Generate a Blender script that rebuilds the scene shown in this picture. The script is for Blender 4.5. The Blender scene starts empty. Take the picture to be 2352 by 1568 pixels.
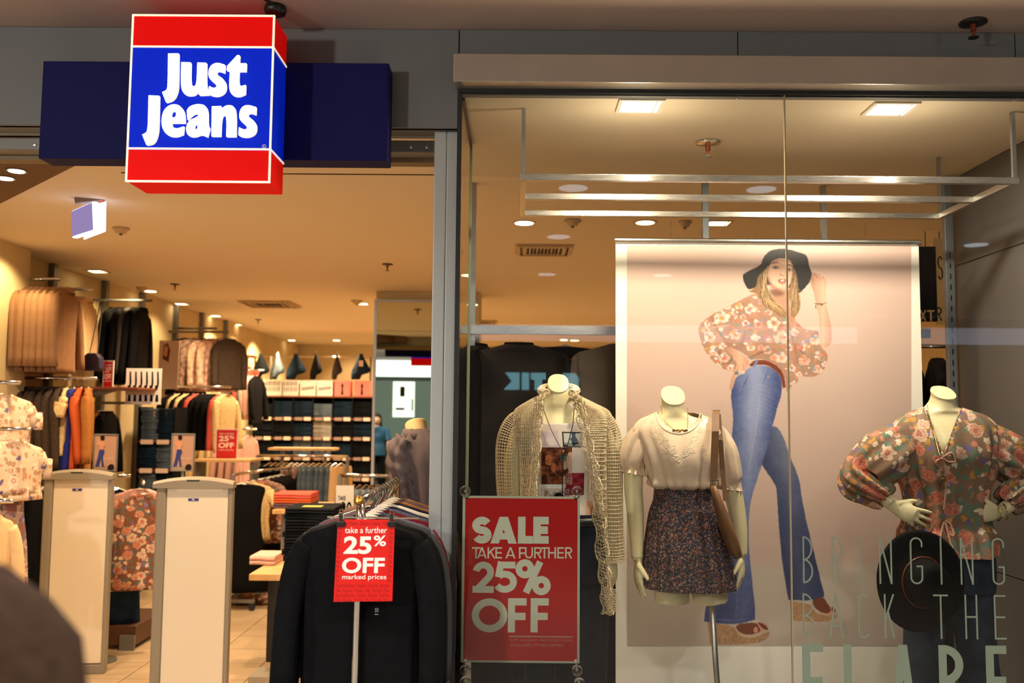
import bpy, math, random
import numpy as np
from mathutils import Vector, Matrix
from mathutils.bvhtree import BVHTree
R = math.radians
random.seed(7); RNG = np.random.RandomState(7)
scene = bpy.context.scene
COL = scene.collection

# ------------------------------------------------------------------ camera, exposure, world
F_PX = 2135.0; CX, CY = 1176.0, 784.0
CAM = Vector((0, 0, 1.6))
_pitch = math.atan(171 / F_PX); _yaw = math.atan(12 / F_PX); _roll = R(0.5)
_fwd = Vector((-math.sin(_yaw) * math.cos(_pitch), math.cos(_yaw) * math.cos(_pitch), math.sin(_pitch)))
_r0 = _fwd.cross(Vector((0, 0, 1))).normalized(); _u0 = _r0.cross(_fwd)
_rt = (_r0 * math.cos(_roll) + _u0 * math.sin(_roll)).normalized(); _up = _rt.cross(_fwd)
cam_d = bpy.data.cameras.new('camera'); cam = bpy.data.objects.new('camera', cam_d); COL.objects.link(cam)
cam.matrix_world = Matrix(((_rt.x, _up.x, -_fwd.x, CAM.x), (_rt.y, _up.y, -_fwd.y, CAM.y), (_rt.z, _up.z, -_fwd.z, CAM.z), (0, 0, 0, 1)))
cam_d.sensor_width = 22.3; cam_d.lens = 22.3 * F_PX / 2352
cam_d.clip_start = 0.05; cam_d.clip_end = 100
cam_d.dof.use_dof = True; cam_d.dof.focus_distance = 3.5; cam_d.dof.aperture_fstop = 1.8
scene.camera = cam
scene.view_settings.view_transform = 'Standard'; scene.view_settings.look = 'None'
scene.view_settings.gamma = 1.0; scene.view_settings.use_curve_mapping = False
scene.view_settings.exposure = 0.0
world = bpy.data.worlds.new('world'); scene.world = world; world.use_nodes = True
world.node_tree.nodes['Background'].inputs[0].default_value = (0.5, 0.5, 0.5, 1)
world.node_tree.nodes['Background'].inputs[1].default_value = 0.04
scene.cycles.max_bounces = 8; scene.cycles.diffuse_bounces = 3; scene.cycles.glossy_bounces = 4
scene.cycles.transparent_max_bounces = 16; scene.cycles.sample_clamp_indirect = 4.0
scene.cycles.caustics_reflective = False; scene.cycles.caustics_refractive = False

def lin(c):
    return tuple(((x / 255) / 12.92 if x / 255 <= 0.04045 else ((x / 255 + 0.055) / 1.055) ** 2.4) for x in c)
def light(kind, loc, energy, color, size=0.1, aim=None, spot=None, blend=0.5, size_y=None):
    d = bpy.data.lights.new('lamp', kind); d.energy = energy; d.color = color
    if kind == 'AREA':
        d.size = size
        if size_y: d.shape = 'RECTANGLE'; d.size_y = size_y
    else: d.shadow_soft_size = size
    if kind == 'SPOT': d.spot_size = R(spot or 90); d.spot_blend = blend
    o = bpy.data.objects.new('lamp', d); COL.objects.link(o); o.location = loc
    if aim is not None:
        o.rotation_euler = (Vector(aim) - Vector(loc)).to_track_quat('-Z', 'Y').to_euler()
    return o
WARM = (1.0, 0.69, 0.40); CREAM = (1.0, 0.82, 0.58); COOLW = (1.0, 0.94, 0.86)

def ray(px, py): return (_fwd * F_PX + _rt * (px - CX) - _up * (py - CY))
def P(px, py, Y):
    d = ray(px, py); return CAM + d * (Y / d.y)
def Pz(px, py, z):
    d = ray(px, py); return CAM + d * ((z - CAM.z) / d.z)
def Px(px, py, X):
    d = ray(px, py); return CAM + d * (X / d.x)
def proj(p):
    d = Vector(p) - CAM; w = d.dot(_fwd); return (CX + d.dot(_rt) / w * F_PX, CY - d.dot(_up) / w * F_PX)
def mpp(Y): return Y / F_PX           # metres per pixel at a depth

# ceiling heights
ZC = 2.745; ZMALL = 2.975; YG = 3.22; YP = 3.98
# downlights in the display window (the two square lamps) and the shop
WIN_L = [(Pz(1470, 236, ZC), 0.16), (Pz(2045, 243, ZC), 0.16)]
light('AREA', WIN_L[0][0] + Vector((0, 0, -0.03)), 27, CREAM, 0.13, aim=WIN_L[0][0] + Vector((0, 0, -1)))
light('AREA', WIN_L[1][0] + Vector((0, 0, -0.03)), 25, (1, 0.88, 0.70), 0.13, aim=WIN_L[1][0] + Vector((0, 0, -1)))
for wl_ in WIN_L: light('POINT', wl_[0] + Vector((0, 0, -0.28)), 5, CREAM, 0.05)  # unseen point lights added below the two lamps to brighten the window ceiling
SHOP_SPOTS = [(-2.55, 5.2, 42), (-2.5, 7.0, 42), (-2.5, 8.9, 42), (-2.5, 11.0, 42), (-2.5, 13.0, 42), (-1.2, 4.6, 60), (-1.3, 6.5, 50),
              (-1.3, 9.8, 55), (-1.2, 12.2, 50), (0.6, 6.2, 22), (0.6, 8.6, 18), (0.7, 12.4, 26), (1.6, 10.6, 14), (-3.0, 14.0, 30), (-2.6, 11.6, 40)]
for sx, sy, se in SHOP_SPOTS:
    light('SPOT', (sx, sy, ZC - 0.05), se * 3.3, WARM, 0.06, aim=(sx, sy, 0), spot=140, blend=0.8)
for wy, we in ((6.0, 30), (7.6, 26), (9.0, 30), (10.7, 130), (11.6, 130), (12.5, 130)):          # wall washers along the left wall
    light('SPOT', (-3.15, wy, ZC - 0.06), we, (1, 0.74, 0.38), 0.03, aim=(-3.6, wy + 0.25, 2.0), spot=85, blend=0.7)
for wx in (-2.6, -1.6, -0.4, 0.8):
    light('SPOT', (wx, 14.4, ZC - 0.06), 40, WARM, 0.04, aim=(wx, 15.2, 1.7), spot=90, blend=0.7)
MALL_L = [(Pz(0, 0, 0), 0)]
MALL_XY = [(0.33, 0.93), (1.46, 0.93), (0.31, -0.6), (3.6, -0.8), (0.28, -2.5), (1.4, -2.5), (-1.4, -0.8), (-3.2, -2.5), (3.4, 1.0), (-3.4, 0.6), (-1.3, 1.6)]
for mx, my in MALL_XY:
    light('SPOT', (mx, my, ZMALL - 0.04), 170, COOLW, 0.07, aim=(mx, my, 0), spot=150, blend=0.9)

ADDED_GLOBES = [(-3.0, -1.2, 330), (-5.2, -1.0, 120), (5.6, -1.4, 110)]      # fill lights added behind the camera to brighten the shopfront
for mx, my, e_ in ADDED_GLOBES: light('POINT', (mx, my, 2.45), e_, (1.0, 0.94, 0.86), 0.13)
# ------------------------------------------------------------------ object helpers
OFF = {}
def setp(o, label=None, cat=None, group=None, kind=None):
    if label: o['label'] = label
    if cat: o['category'] = cat
    if group: o['group'] = group
    if kind: o['kind'] = kind
    return o
def thing(name, label, cat, loc=(0, 0, 0), group=None, rz=0):
    o = bpy.data.objects.new(name, None); o.empty_display_size = 0.05; COL.objects.link(o)
    o.location = loc; o.rotation_euler = (0, 0, rz); OFF[o] = Vector(loc)
    return setp(o, label, cat, group)
def structure(name, loc=(0, 0, 0)):
    o = bpy.data.objects.new(name, None); o.empty_display_size = 0.05; COL.objects.link(o); o.location = loc; OFF[o] = Vector(loc)
    o['kind'] = 'structure'; return o

class MB:
    def __init__(s): s.v = []; s.f = []; s.m = []
    def add(s, vs, fs, mi=0):
        b = len(s.v); s.v += [tuple(p) for p in vs]; s.f += [tuple(b + i for i in f) for f in fs]; s.m += [mi] * len(fs); return s
    def box(s, x0, x1, y0, y1, z0, z1, mi=0):
        if x0 > x1: x0, x1 = x1, x0
        if y0 > y1: y0, y1 = y1, y0
        if z0 > z1: z0, z1 = z1, z0
        vs = [(x, y, z) for z in (z0, z1) for y in (y0, y1) for x in (x0, x1)]
        return s.add(vs, [(0, 2, 3, 1), (4, 5, 7, 6), (0, 1, 5, 4), (2, 6, 7, 3), (0, 4, 6, 2), (1, 3, 7, 5)], mi)
    def obox(s, c, size, M=None, mi=0):
        hx, hy, hz = [q / 2 for q in size]; M = M or Matrix.Identity(3); c = Vector(c)
        vs = [c + M @ Vector((x, y, z)) for z in (-hz, hz) for y in (-hy, hy) for x in (-hx, hx)]
        return s.add(vs, [(0, 2, 3, 1), (4, 5, 7, 6), (0, 1, 5, 4), (2, 6, 7, 3), (0, 4, 6, 2), (1, 3, 7, 5)], mi)
    def bar(s, a, b, w, h=None, mi=0):
        a = Vector(a); b = Vector(b); h = h or w; d = b - a; L = d.length
        q = d.to_track_quat('X', 'Z').to_matrix(); return s.obox((a + b) / 2, (L, w, h), q, mi)
    def tube(s, pts, r, n=8, mi=0, cap=True, flat=1.0, up=None):
        pts = [Vector(p) for p in pts]; k = len(pts); rr = r if isinstance(r, (list, tuple)) else [r] * k
        vs = []; prev = None
        for i, p in enumerate(pts):
            t = (pts[min(i + 1, k - 1)] - pts[max(i - 1, 0)]).normalized()
            if prev is None:
                ref = up or (Vector((0, 0, 1)) if abs(t.z) < 0.9 else Vector((0, 1, 0)))
                a = t.cross(ref).normalized()
            else:
                a = (prev - t * prev.dot(t)).normalized()
            prev = a; b = t.cross(a)
            for j in range(n):
                th = 2 * math.pi * j / n
                vs.append(p + a * (math.cos(th) * rr[i]) + b * (math.sin(th) * rr[i] * flat))
        fs = [(i * n + j, i * n + (j + 1) % n, (i + 1) * n + (j + 1) % n, (i + 1) * n + j) for i in range(k - 1) for j in range(n)]
        if cap: fs += [tuple(reversed(range(n))), tuple((k - 1) * n + j for j in range(n))]
        return s.add(vs, fs, mi)
    def loft(s, rings, closed=True, cap0=True, cap1=True, mi=0):
        n = len(rings[0]); vs = [p for r_ in rings for p in r_]; k = len(rings)
        fs = [(i * n + j, i * n + (j + 1) % n, (i + 1) * n + (j + 1) % n, (i + 1) * n + j) for i in range(k - 1) for j in range(n if closed else n - 1)]
        if closed and cap0: fs.append(tuple(reversed(range(n))))
        if closed and cap1: fs.append(tuple((k - 1) * n + j for j in range(n)))
        return s.add(vs, fs, mi)
    def lathe(s, prof, c, n=20, mi=0, M=None):
        c = Vector(c); M = M or Matrix.Identity(3)
        rings = [[c + M @ Vector((r * math.cos(2 * math.pi * j / n), r * math.sin(2 * math.pi * j / n), z)) for j in range(n)] for r, z in prof]
        return s.loft(rings, mi=mi)
    def prism(s, poly, y0, y1, mi=0):
        """poly in (x,z), extruded from y0 to y1"""
        n = len(poly); vs = [(x, y0, z) for x, z in poly] + [(x, y1, z) for x, z in poly]
        fs = [tuple(range(n)), tuple(reversed(range(n, 2 * n)))] + [(i, i + n, (i + 1) % n + n, (i + 1) % n) for i in range(n)]
        return s.add(vs, fs, mi)
    def mesh(s, name, mats, off=None, smooth=False, M=None):
        me = bpy.data.meshes.new(name)
        v = s.v
        if off is not None: ox, oy, oz = off; v = [(a - ox, b - oy, c - oz) for a, b, c in v]
        me.from_pydata(v, [], s.f)
        if not isinstance(mats, (list, tuple)): mats = [mats]
        for m in mats: me.materials.append(m)
        if len(mats) > 1: me.polygons.foreach_set('material_index', s.m)
        if smooth: me.polygons.foreach_set('use_smooth', [True] * len(me.polygons))
        me.update(); return me
    def build(s, name, mats, parent=None, smooth=False, label=None, cat=None, group=None, kind=None, bevel=0, loc=None):
        off = None
        if parent is not None: off = OFF.get(parent)
        elif loc is not None: off = Vector(loc)
        me = s.mesh(name, mats, off, smooth)
        o = bpy.data.objects.new(name, me); COL.objects.link(o)
        if parent is not None: o.parent = parent; OFF[o] = off if off is not None else Vector((0, 0, 0))
        else:
            if loc is not None: o.location = loc
            OFF[o] = Vector(loc) if loc is not None else Vector((0, 0, 0))
        if bevel:
            b = o.modifiers.new('bevel', 'BEVEL'); b.width = bevel; b.segments = 2; b.limit_method = 'ANGLE'; b.angle_limit = R(40)
        return setp(o, label, cat, group, kind)

def dup(root, loc, rz=0, label=None, group=None, scale=None):
    r = root.copy(); COL.objects.link(r); r.location = loc; r.rotation_euler = (0, 0, rz)
    if scale: r.scale = scale
    if label: r['label'] = label
    if group: r['group'] = group
    for ch in list(root.children):
        c = ch.copy(); COL.objects.link(c); c.parent = r
        for g in list(ch.children):
            d = g.copy(); COL.objects.link(d); d.parent = c
    return r

# ------------------------------------------------------------------ materials
MATS = {}
def mat(name, rgb=(200, 200, 200), rough=0.6, metal=0.0, noise=0.0, nscale=40, bump=0.0, bscale=None, emit=None, estr=0.0, spec=0.5, alpha=1.0, sheen=0.0, linear=None):
    if name in MATS: return MATS[name]
    m = bpy.data.materials.new(name); m.use_nodes = True; nt = m.node_tree; b = nt.nodes['Principled BSDF']
    c = linear or lin(rgb)
    if rough >= 0.7 and spec == 0.5: spec = 0.12
    b.inputs['Base Color'].default_value = (*c, 1); b.inputs['Roughness'].default_value = rough; b.inputs['Metallic'].default_value = metal
    b.inputs['Specular IOR Level'].default_value = spec; b.inputs['Alpha'].default_value = alpha
    if sheen: b.inputs['Sheen Weight'].default_value = sheen
    if emit: b.inputs['Emission Color'].default_value = (*lin(emit), 1); b.inputs['Emission Strength'].default_value = estr
    if noise or bump:
        tc = nt.nodes.new('ShaderNodeTexCoord'); n = nt.nodes.new('ShaderNodeTexNoise'); n.inputs['Scale'].default_value = nscale; n.inputs['Detail'].default_value = 4
        nt.links.new(tc.outputs['Object'], n.inputs['Vector'])
        if noise:
            r = nt.nodes.new('ShaderNodeValToRGB'); r.color_ramp.elements[0].position = 0.3; r.color_ramp.elements[1].position = 0.7
            r.color_ramp.elements[0].color = (*[x * (1 - noise) for x in c], 1); r.color_ramp.elements[1].color = (*[min(1, x * (1 + noise)) for x in c], 1)
            nt.links.new(n.outputs['Fac'], r.inputs[0]); nt.links.new(r.outputs[0], b.inputs['Base Color'])
        if bump:
            n2 = nt.nodes.new('ShaderNodeTexNoise'); n2.inputs['Scale'].default_value = bscale or nscale; n2.inputs['Detail'].default_value = 5
            nt.links.new(tc.outputs['Object'], n2.inputs['Vector'])
            bp = nt.nodes.new('ShaderNodeBump'); bp.inputs['Strength'].default_value = bump; bp.inputs['Distance'].default_value = 0.01
            nt.links.new(n2.outputs['Fac'], bp.inputs['Height']); nt.links.new(bp.outputs[0], b.inputs['Normal'])
    MATS[name] = m; return m

def emission(name, rgb, strength):
    if name in MATS: return MATS[name]
    m = bpy.data.materials.new(name); m.use_nodes = True; nt = m.node_tree; nt.nodes.clear()
    e = nt.nodes.new('ShaderNodeEmission'); e.inputs[0].default_value = (*lin(rgb), 1); e.inputs[1].default_value = strength
    o = nt.nodes.new('ShaderNodeOutputMaterial'); nt.links.new(e.outputs[0], o.inputs[0]); MATS[name] = m; return m

def brushed(name, rgb, rough=0.3, axis='X'):
    if name in MATS: return MATS[name]
    m = mat(name, rgb, rough, 1.0); nt = m.node_tree; b = nt.nodes['Principled BSDF']
    tc = nt.nodes.new('ShaderNodeTexCoord'); mp = nt.nodes.new('ShaderNodeMapping'); n = nt.nodes.new('ShaderNodeTexNoise')
    mp.inputs['Scale'].default_value = (2, 60, 60) if axis == 'X' else (60, 60, 2)
    n.inputs['Scale'].default_value = 8; n.inputs['Detail'].default_value = 3
    r = nt.nodes.new('ShaderNodeMapRange'); r.inputs[3].default_value = rough * 0.7; r.inputs[4].default_value = rough * 1.4
    nt.links.new(tc.outputs['Object'], mp.inputs[0]); nt.links.new(mp.outputs[0], n.inputs['Vector']); nt.links.new(n.outputs['Fac'], r.inputs[0]); nt.links.new(r.outputs[0], b.inputs['Roughness'])
    return m

def glass_mat(name, tint, refl):
    """thin architectural pane: transparent, with a mirror-like sheen that grows towards grazing"""
    m = bpy.data.materials.new(name); m.use_nodes = True; nt = m.node_tree; nt.nodes.clear()
    t = nt.nodes.new('ShaderNodeBsdfTransparent'); t.inputs[0].default_value = (*tint, 1)
    g = nt.nodes.new('ShaderNodeBsdfGlossy'); g.inputs['Roughness'].default_value = 0.0; g.inputs['Color'].default_value = (1, 1, 1, 1)
    lw = nt.nodes.new('ShaderNodeFresnel'); lw.inputs['IOR'].default_value = 1.5
    mu = nt.nodes.new('ShaderNodeMath'); mu.operation = 'MULTIPLY'; mu.inputs[1].default_value = refl
    mx = nt.nodes.new('ShaderNodeMixShader'); o = nt.nodes.new('ShaderNodeOutputMaterial')
    nt.links.new(lw.outputs[0], mu.inputs[0]); nt.links.new(mu.outputs[0], mx.inputs[0]); nt.links.new(t.outputs[0], mx.inputs[1]); nt.links.new(g.outputs[0], mx.inputs[2]); nt.links.new(mx.outputs[0], o.inputs[0])
    MATS[name] = m; return m

def floral(name, base, flower_cols, leaf, accent, scale=9, density=0.45, rough=0.7, transl=0.0):
    """printed cloth: big roses with darker hearts, leaves and small blossoms on a ground colour"""
    if name in MATS: return MATS[name]
    m = bpy.data.materials.new(name); m.use_nodes = True; nt = m.node_tree; b = nt.nodes['Principled BSDF']; b.inputs['Roughness'].default_value = rough
    L = nt.links.new
    tc = nt.nodes.new('ShaderNodeTexCoord'); nz = nt.nodes.new('ShaderNodeTexNoise'); nz.inputs['Scale'].default_value = scale * 3; nz.inputs['Detail'].default_value = 3
    L(tc.outputs['Object'], nz.inputs['Vector'])
    sub = nt.nodes.new('ShaderNodeVectorMath'); sub.operation = 'MULTIPLY_ADD'; sub.inputs[1].default_value = (0.55 / scale,) * 3
    L(nz.outputs['Color'], sub.inputs[0]); L(tc.outputs['Object'], sub.inputs[2])
    def vor(sc):
        v = nt.nodes.new('ShaderNodeTexVoronoi'); v.inputs['Scale'].default_value = sc; v.inputs['Randomness'].default_value = 0.9; L(sub.outputs[0], v.inputs['Vector']); return v
    def ramp(stops, interp='LINEAR'):
        r = nt.nodes.new('ShaderNodeValToRGB'); r.color_ramp.interpolation = interp
        while len(r.color_ramp.elements) < len(stops): r.color_ramp.elements.new(0.5)
        for e, (p, c) in zip(r.color_ramp.elements, stops): e.position = p; e.color = (*c, 1)
        return r
    def mix(fac, a, c):
        x = nt.nodes.new('ShaderNodeMix'); x.data_type = 'RGBA'
        if fac is not None: L(fac, x.inputs[0])
        if hasattr(a, 'links'): L(a, x.inputs[6])
        else: x.inputs[6].default_value = (*a, 1)
        if hasattr(c, 'links'): L(c, x.inputs[7])
        else: x.inputs[7].default_value = (*c, 1)
        return x.outputs[2]
    W1 = (1, 1, 1); W0 = (0, 0, 0)
    # small blossoms / leaves
    v2 = vor(scale * 2.3); mleaf = ramp([(0.44, W1), (0.56, W0)]); L(v2.outputs['Distance'], mleaf.inputs[0])
    rc = ramp([(0.0, lin(leaf)), (0.3, lin(accent)), (0.42, lin(leaf)), (0.62, lin(flower_cols[2])), (0.8, lin(flower_cols[1])), (0.9, lin((112, 100, 150)))], 'CONSTANT'); sep = nt.nodes.new('ShaderNodeSeparateColor'); L(v2.outputs['Color'], sep.inputs[0]); L(sep.outputs[0], rc.inputs[0])
    gate = ramp([(0.14, W0), (0.20, W1)]); L(sep.outputs[1], gate.inputs[0])
    mg = nt.nodes.new('ShaderNodeMath'); mg.operation = 'MULTIPLY'; L(mleaf.outputs[0], mg.inputs[0]); L(gate.outputs[0], mg.inputs[1])
    c1 = mix(mg.outputs[0], lin(base), rc.outputs[0])
    # big roses
    v1 = vor(scale); sep1 = nt.nodes.new('ShaderNodeSeparateColor'); L(v1.outputs['Color'], sep1.inputs[0])
    nz2 = nt.nodes.new('ShaderNodeTexNoise'); nz2.inputs['Scale'].default_value = scale * 9; L(tc.outputs['Object'], nz2.inputs['Vector'])
    ad = nt.nodes.new('ShaderNodeMath'); ad.operation = 'MULTIPLY_ADD'; ad.inputs[1].default_value = 0.28; L(nz2.outputs['Fac'], ad.inputs[0]); L(v1.outputs['Distance'], ad.inputs[2])
    A = ramp([(0.18, lin(flower_cols[0])), (0.26, lin(flower_cols[1])), (0.32, lin(flower_cols[0])), (0.40, lin(flower_cols[2])), (0.48, lin(flower_cols[1])), (0.56, lin(flower_cols[2]))]); L(ad.outputs[0], A.inputs[0])
    B = ramp([(0.20, lin(flower_cols[1])), (0.30, lin(flower_cols[0])), (0.38, lin(flower_cols[1])), (0.46, lin(flower_cols[0])), (0.54, lin(flower_cols[1]))]); L(ad.outputs[0], B.inputs[0])
    pick = ramp([(0.45, W0), (0.5, W1)]); L(sep1.outputs[0], pick.inputs[0]); fc = mix(pick.outputs[0], A.outputs[0], B.outputs[0])
    mrose = ramp([(0.58, W1), (0.64, W0)]); L(ad.outputs[0], mrose.inputs[0]); g2 = ramp([(1 - density - 0.12, W0), (1 - density - 0.08, W1)]); L(sep1.outputs[1], g2.inputs[0])
    mr = nt.nodes.new('ShaderNodeMath'); mr.operation = 'MULTIPLY'; L(mrose.outputs[0], mr.inputs[0]); L(g2.outputs[0], mr.inputs[1])
    c2 = mix(mr.outputs[0], c1, fc); L(c2, b.inputs['Base Color'])
    if transl:
        b.inputs['Alpha'].default_value = 1 - transl
    MATS[name] = m; return m

def denim(name, rgb, fade=0.35):
    if name in MATS: return MATS[name]
    m = mat(name, rgb, 0.85, noise=fade, nscale=14, bump=0.25, bscale=350); return m

# ------------------------------------------------------------------ lettering
def text_mb(s, x0, x1, z0, z1, y, thick=0.001, bold=0.0, keep=False, M=None):
    """one line of lettering fitted into a box in the XZ plane, facing -Y (or mapped through M)"""
    cu = bpy.data.curves.new('t', 'FONT'); cu.body = s; cu.size = 1; cu.offset = bold; cu.extrude = 0.5; cu.resolution_u = 4
    ob = bpy.data.objects.new('t', cu); COL.objects.link(ob)
    dg = bpy.context.evaluated_depsgraph_get(); me = bpy.data.meshes.new_from_object(ob.evaluated_get(dg))
    vs = [v.co.copy() for v in me.vertices]; fs = [tuple(p.vertices) for p in me.polygons]
    bpy.data.objects.remove(ob); bpy.data.curves.remove(cu); bpy.data.meshes.remove(me)
    ax = min(v.x for v in vs); bx = max(v.x for v in vs); az = min(v.y for v in vs); bz = max(v.y for v in vs)
    out = [Vector((x0 + (v.x - ax) / (bx - ax) * (x1 - x0), y - (v.z + 0.5) * thick, z0 + (v.y - az) / (bz - az) * (z1 - z0))) for v in vs]
    if M is not None: out = [M @ v for v in out]
    mb = MB(); mb.add(out, fs); return mb

def ribbon(pts, t, closed=False):
    q_ = [tuple(pts[0])]
    for p in pts[1:]:
        if (Vector(p) - Vector(q_[-1])).length > 1e-6: q_.append(tuple(p))
    if closed and (Vector(q_[0]) - Vector(q_[-1])).length < 1e-6: q_.pop()
    pts = q_; n = len(pts); L = []; Rr = []
    for i in range(n):
        p = Vector(pts[i])
        a = Vector(pts[i - 1]) if (i > 0 or closed) else None; b = Vector(pts[(i + 1) % n]) if (i < n - 1 or closed) else None
        d1 = (p - a).normalized() if a is not None and (p - a).length > 1e-9 else None; d2 = (b - p).normalized() if b is not None and (b - p).length > 1e-9 else None
        if d1 is None: d1 = d2
        if d2 is None: d2 = d1
        n1 = Vector((-d1.y, d1.x)); n2 = Vector((-d2.y, d2.x)); m = (n1 + n2)
        m = m.normalized() if m.length > 1e-6 else n1
        k = 1 / max(0.45, m.dot(n1)); L.append(p + m * t / 2 * k); Rr.append(p - m * t / 2 * k)
    q = []
    for i in range(n if closed else n - 1):
        j = (i + 1) % n; q.append([L[i], Rr[i], Rr[j], L[j]])
    return q
def arc(cx, cy, rx, ry, a0, a1, n=18): return [(cx + rx * math.cos(R(a0 + (a1 - a0) * i / n)), cy + ry * math.sin(R(a0 + (a1 - a0) * i / n))) for i in range(n + 1)]
def glyph(ch, w, h, t):
    a = t / 2; W = w - a; H = h - a; cx = w / 2; m = h / 2
    rr = min(w / 2 - a, h / 2 - a)
    cond = h > 1.6 * w
    def bowl(y0, y1, x1=W):
        r_ = min((y1 - y0) / 2, x1 - a) ; return [(a, y1)] + [(x1 - r_, y1)] + arc(x1 - r_, (y0 + y1) / 2, r_, (y1 - y0) / 2, 90, -90) + [(x1 - r_, y0), (a, y0)]
    def rounded(open0, open1):   # condensed C/G/O outline
        k = min(W - a, 0.5 * w) / 2 if cond else rr
        return
    S = []
    if ch == 'A': S = [([(a * 0.9, 0), (cx - a * .15, h)], 0), ([(w - a * 0.9, 0), (cx + a * .15, h)], 0), ([(w * .2, h * .27), (w * .8, h * .27)], 0)]
    elif ch == 'B': S = [([(a, 0), (a, h)], 0), (bowl(m, H, W * .95), 0), (bowl(a, m, W), 0)]
    elif ch in 'COGQ0':
        r = (W - a) / 2; top = H - (r if cond else (H - a) / 2); bot = a + (r if cond else (H - a) / 2); ryy = r if cond else (H - a) / 2
        if ch in 'O0': S = [(arc(cx, top, r, ryy, 0, 180) + arc(cx, bot, r, ryy, 180, 360) , 1)]
        elif ch == 'C': S = [(arc(cx, top, r, ryy, 10 if cond else 45, 180) + arc(cx, bot, r, ryy, 180, 350 if cond else 315), 0)]
        else: S = [(([(W, top - r * .6)] if cond else []) + arc(cx, top, r, ryy, 5, 180) + arc(cx, bot, r, ryy, 180, 360) + [(W, h * .38), (cx, h * .38)], 0)]
    elif ch == 'E': S = [([(a, 0), (a, h)], 0), ([(0, H), (w, H)], 0), ([(0, m), (w * .95, m)], 0), ([(0, a), (w, a)], 0)]
    elif ch == 'F': S = [([(a, 0), (a, h)], 0), ([(0, H), (w, H)], 0), ([(0, h * .47), (w * .95, h * .47)], 0)]
    elif ch == 'H': S = [([(a, 0), (a, h)], 0), ([(W, 0), (W, h)], 0), ([(a, m), (W, m)], 0)]
    elif ch == 'I': S = [([(cx, 0), (cx, h)], 0)]
    elif ch == 'K': S = [([(a, 0), (a, h)], 0), ([(W, h), (a, h * .42)], 0), ([(w * .38, h * .6), (W, 0)], 0)]
    elif ch == 'L': S = [([(a, 0), (a, h)], 0), ([(0, a), (w, a)], 0)]
    elif ch == 'N': S = [([(a, 0), (a, h)], 0), ([(W, 0), (W, h)], 0), ([(a, h), (W, 0)], 0)]
    elif ch == 'R': S = [([(a, 0), (a, h)], 0), (bowl(m, H, W), 0), ([(w * .45, m), (W, 0)], 0)]
    elif ch == 'S': 
        r1 = (H - m) / 2; rx = (W - a) / 2
        S = [(arc(cx, m + r1, rx, r1, 25, 270, 16)[:-1] + arc(cx, m - (m - a) / 2, rx, (m - a) / 2, 90, -155, 16), 0)]
    elif ch == 'T': S = [([(cx, 0), (cx, h)], 0), ([(0, H), (w, H)], 0)]
    elif ch == 'U': S = [([(a, h), (a, a + (W - a) / 2)] + arc(cx, a + (W - a) / 2, (W - a) / 2, (W - a) / 2, 180, 360) + [(W, h)], 0)]
    elif ch == 'X': S = [([(a, 0), (W, h)], 0), ([(a, h), (W, 0)], 0)]
    elif ch == '2':
        r = (W - a) / 2; cy = H - r
        S = [(arc(cx, cy, r, r, 170, -35, 16) + [(a * 1.4, a)], 0), ([(0, a), (w, a)], 0)]
    elif ch == '5':
        r = (h * .6 - a) / 2
        S = [([(w * .93, H), (w * .28, H)], 0), ([(w * .30, h), (w * .17, h * .5)], 0), (arc(w * .46, a + r, W - w * .46, r, 130, -150, 20), 0)]
    elif ch == '%':
        r = h * .2
        S = [(arc(a * .5 + r, h - r - a * .3, r, r, 0, 360)[:-1], 1), (arc(w - r - a * .5, r + a * .3, r, r, 0, 360)[:-1], 1), ([(w * .28, 0), (w * .72, h)], 0)]
    return S
def strokes_mb(mb, ch, x0, z0, w, h, t, y, thick, mi=0):
    if ch == 'A':
        c = w / 2; tw = t * math.hypot(w / 2, h) / h; q_ = [[(0, 0), (tw, 0), (c + tw * .5, h), (c - tw * .5, h)], [(w - tw, 0), (w, 0), (c + tw * .5, h), (c - tw * .5, h)], [(w * .2, h * .27 - t * .42), (w * .8, h * .27 - t * .42), (w * .74, h * .27 + t * .42), (w * .26, h * .27 + t * .42)]]
        for i, q in enumerate(q_): mb.prism([(x0 + p[0], z0 + p[1]) for p in q], y - thick - i * 0.0003, y, mi)
        return
    for i, (pts, closed) in enumerate(glyph(ch, w, h, t)):
        for q in ribbon(pts, t, bool(closed)):
            mb.prism([(x0 + p.x, z0 + p.y) for p in q], y - thick - i * 0.0003, y, mi)
# ------------------------------------------------------------------ shell
m_fascia = mat('grey_panel', (104, 105, 104), 0.45, noise=0.04, nscale=3)
m_mallceil = mat('mall_ceiling_paint', (190, 172, 160), 0.8)
m_shopceil = mat('shop_ceiling_paint', (240, 226, 200), 0.9)
m_winceil = mat('window_ceiling_paint', (226, 214, 188), 0.85)
m_wall = mat('cream_wall_paint', (226, 206, 160), 0.8, noise=0.03, nscale=4)
m_steel = brushed('brushed_steel', (205, 204, 198), 0.28)
m_steelv = brushed('brushed_steel_upright', (170, 172, 170), 0.35, 'Z')
m_chrome = mat('chrome', (225, 222, 215), 0.12, 1.0)
m_dark = mat('black_rubber', (14, 16, 15), 0.5)
m_alu = mat('anodised_aluminium', (176, 178, 174), 0.4, 0.35)
m_black = mat('black_plastic', (20, 20, 20), 0.4)
m_grey = mat('grey_metal', (120, 118, 112), 0.45, 0.3)
m_white = mat('white_plastic', (232, 228, 218), 0.5)
m_wood = mat('pale_wood', (206, 164, 108), 0.5, noise=0.15, nscale=12)
m_woodd = mat('red_brown_wood', (120, 62, 36), 0.5, noise=0.15, nscale=12)
m_tile = mat('beige_floor_tile', (196, 172, 138), 0.28, noise=0.06, nscale=5)
m_grout = mat('grout', (96, 80, 62), 0.9)

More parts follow.
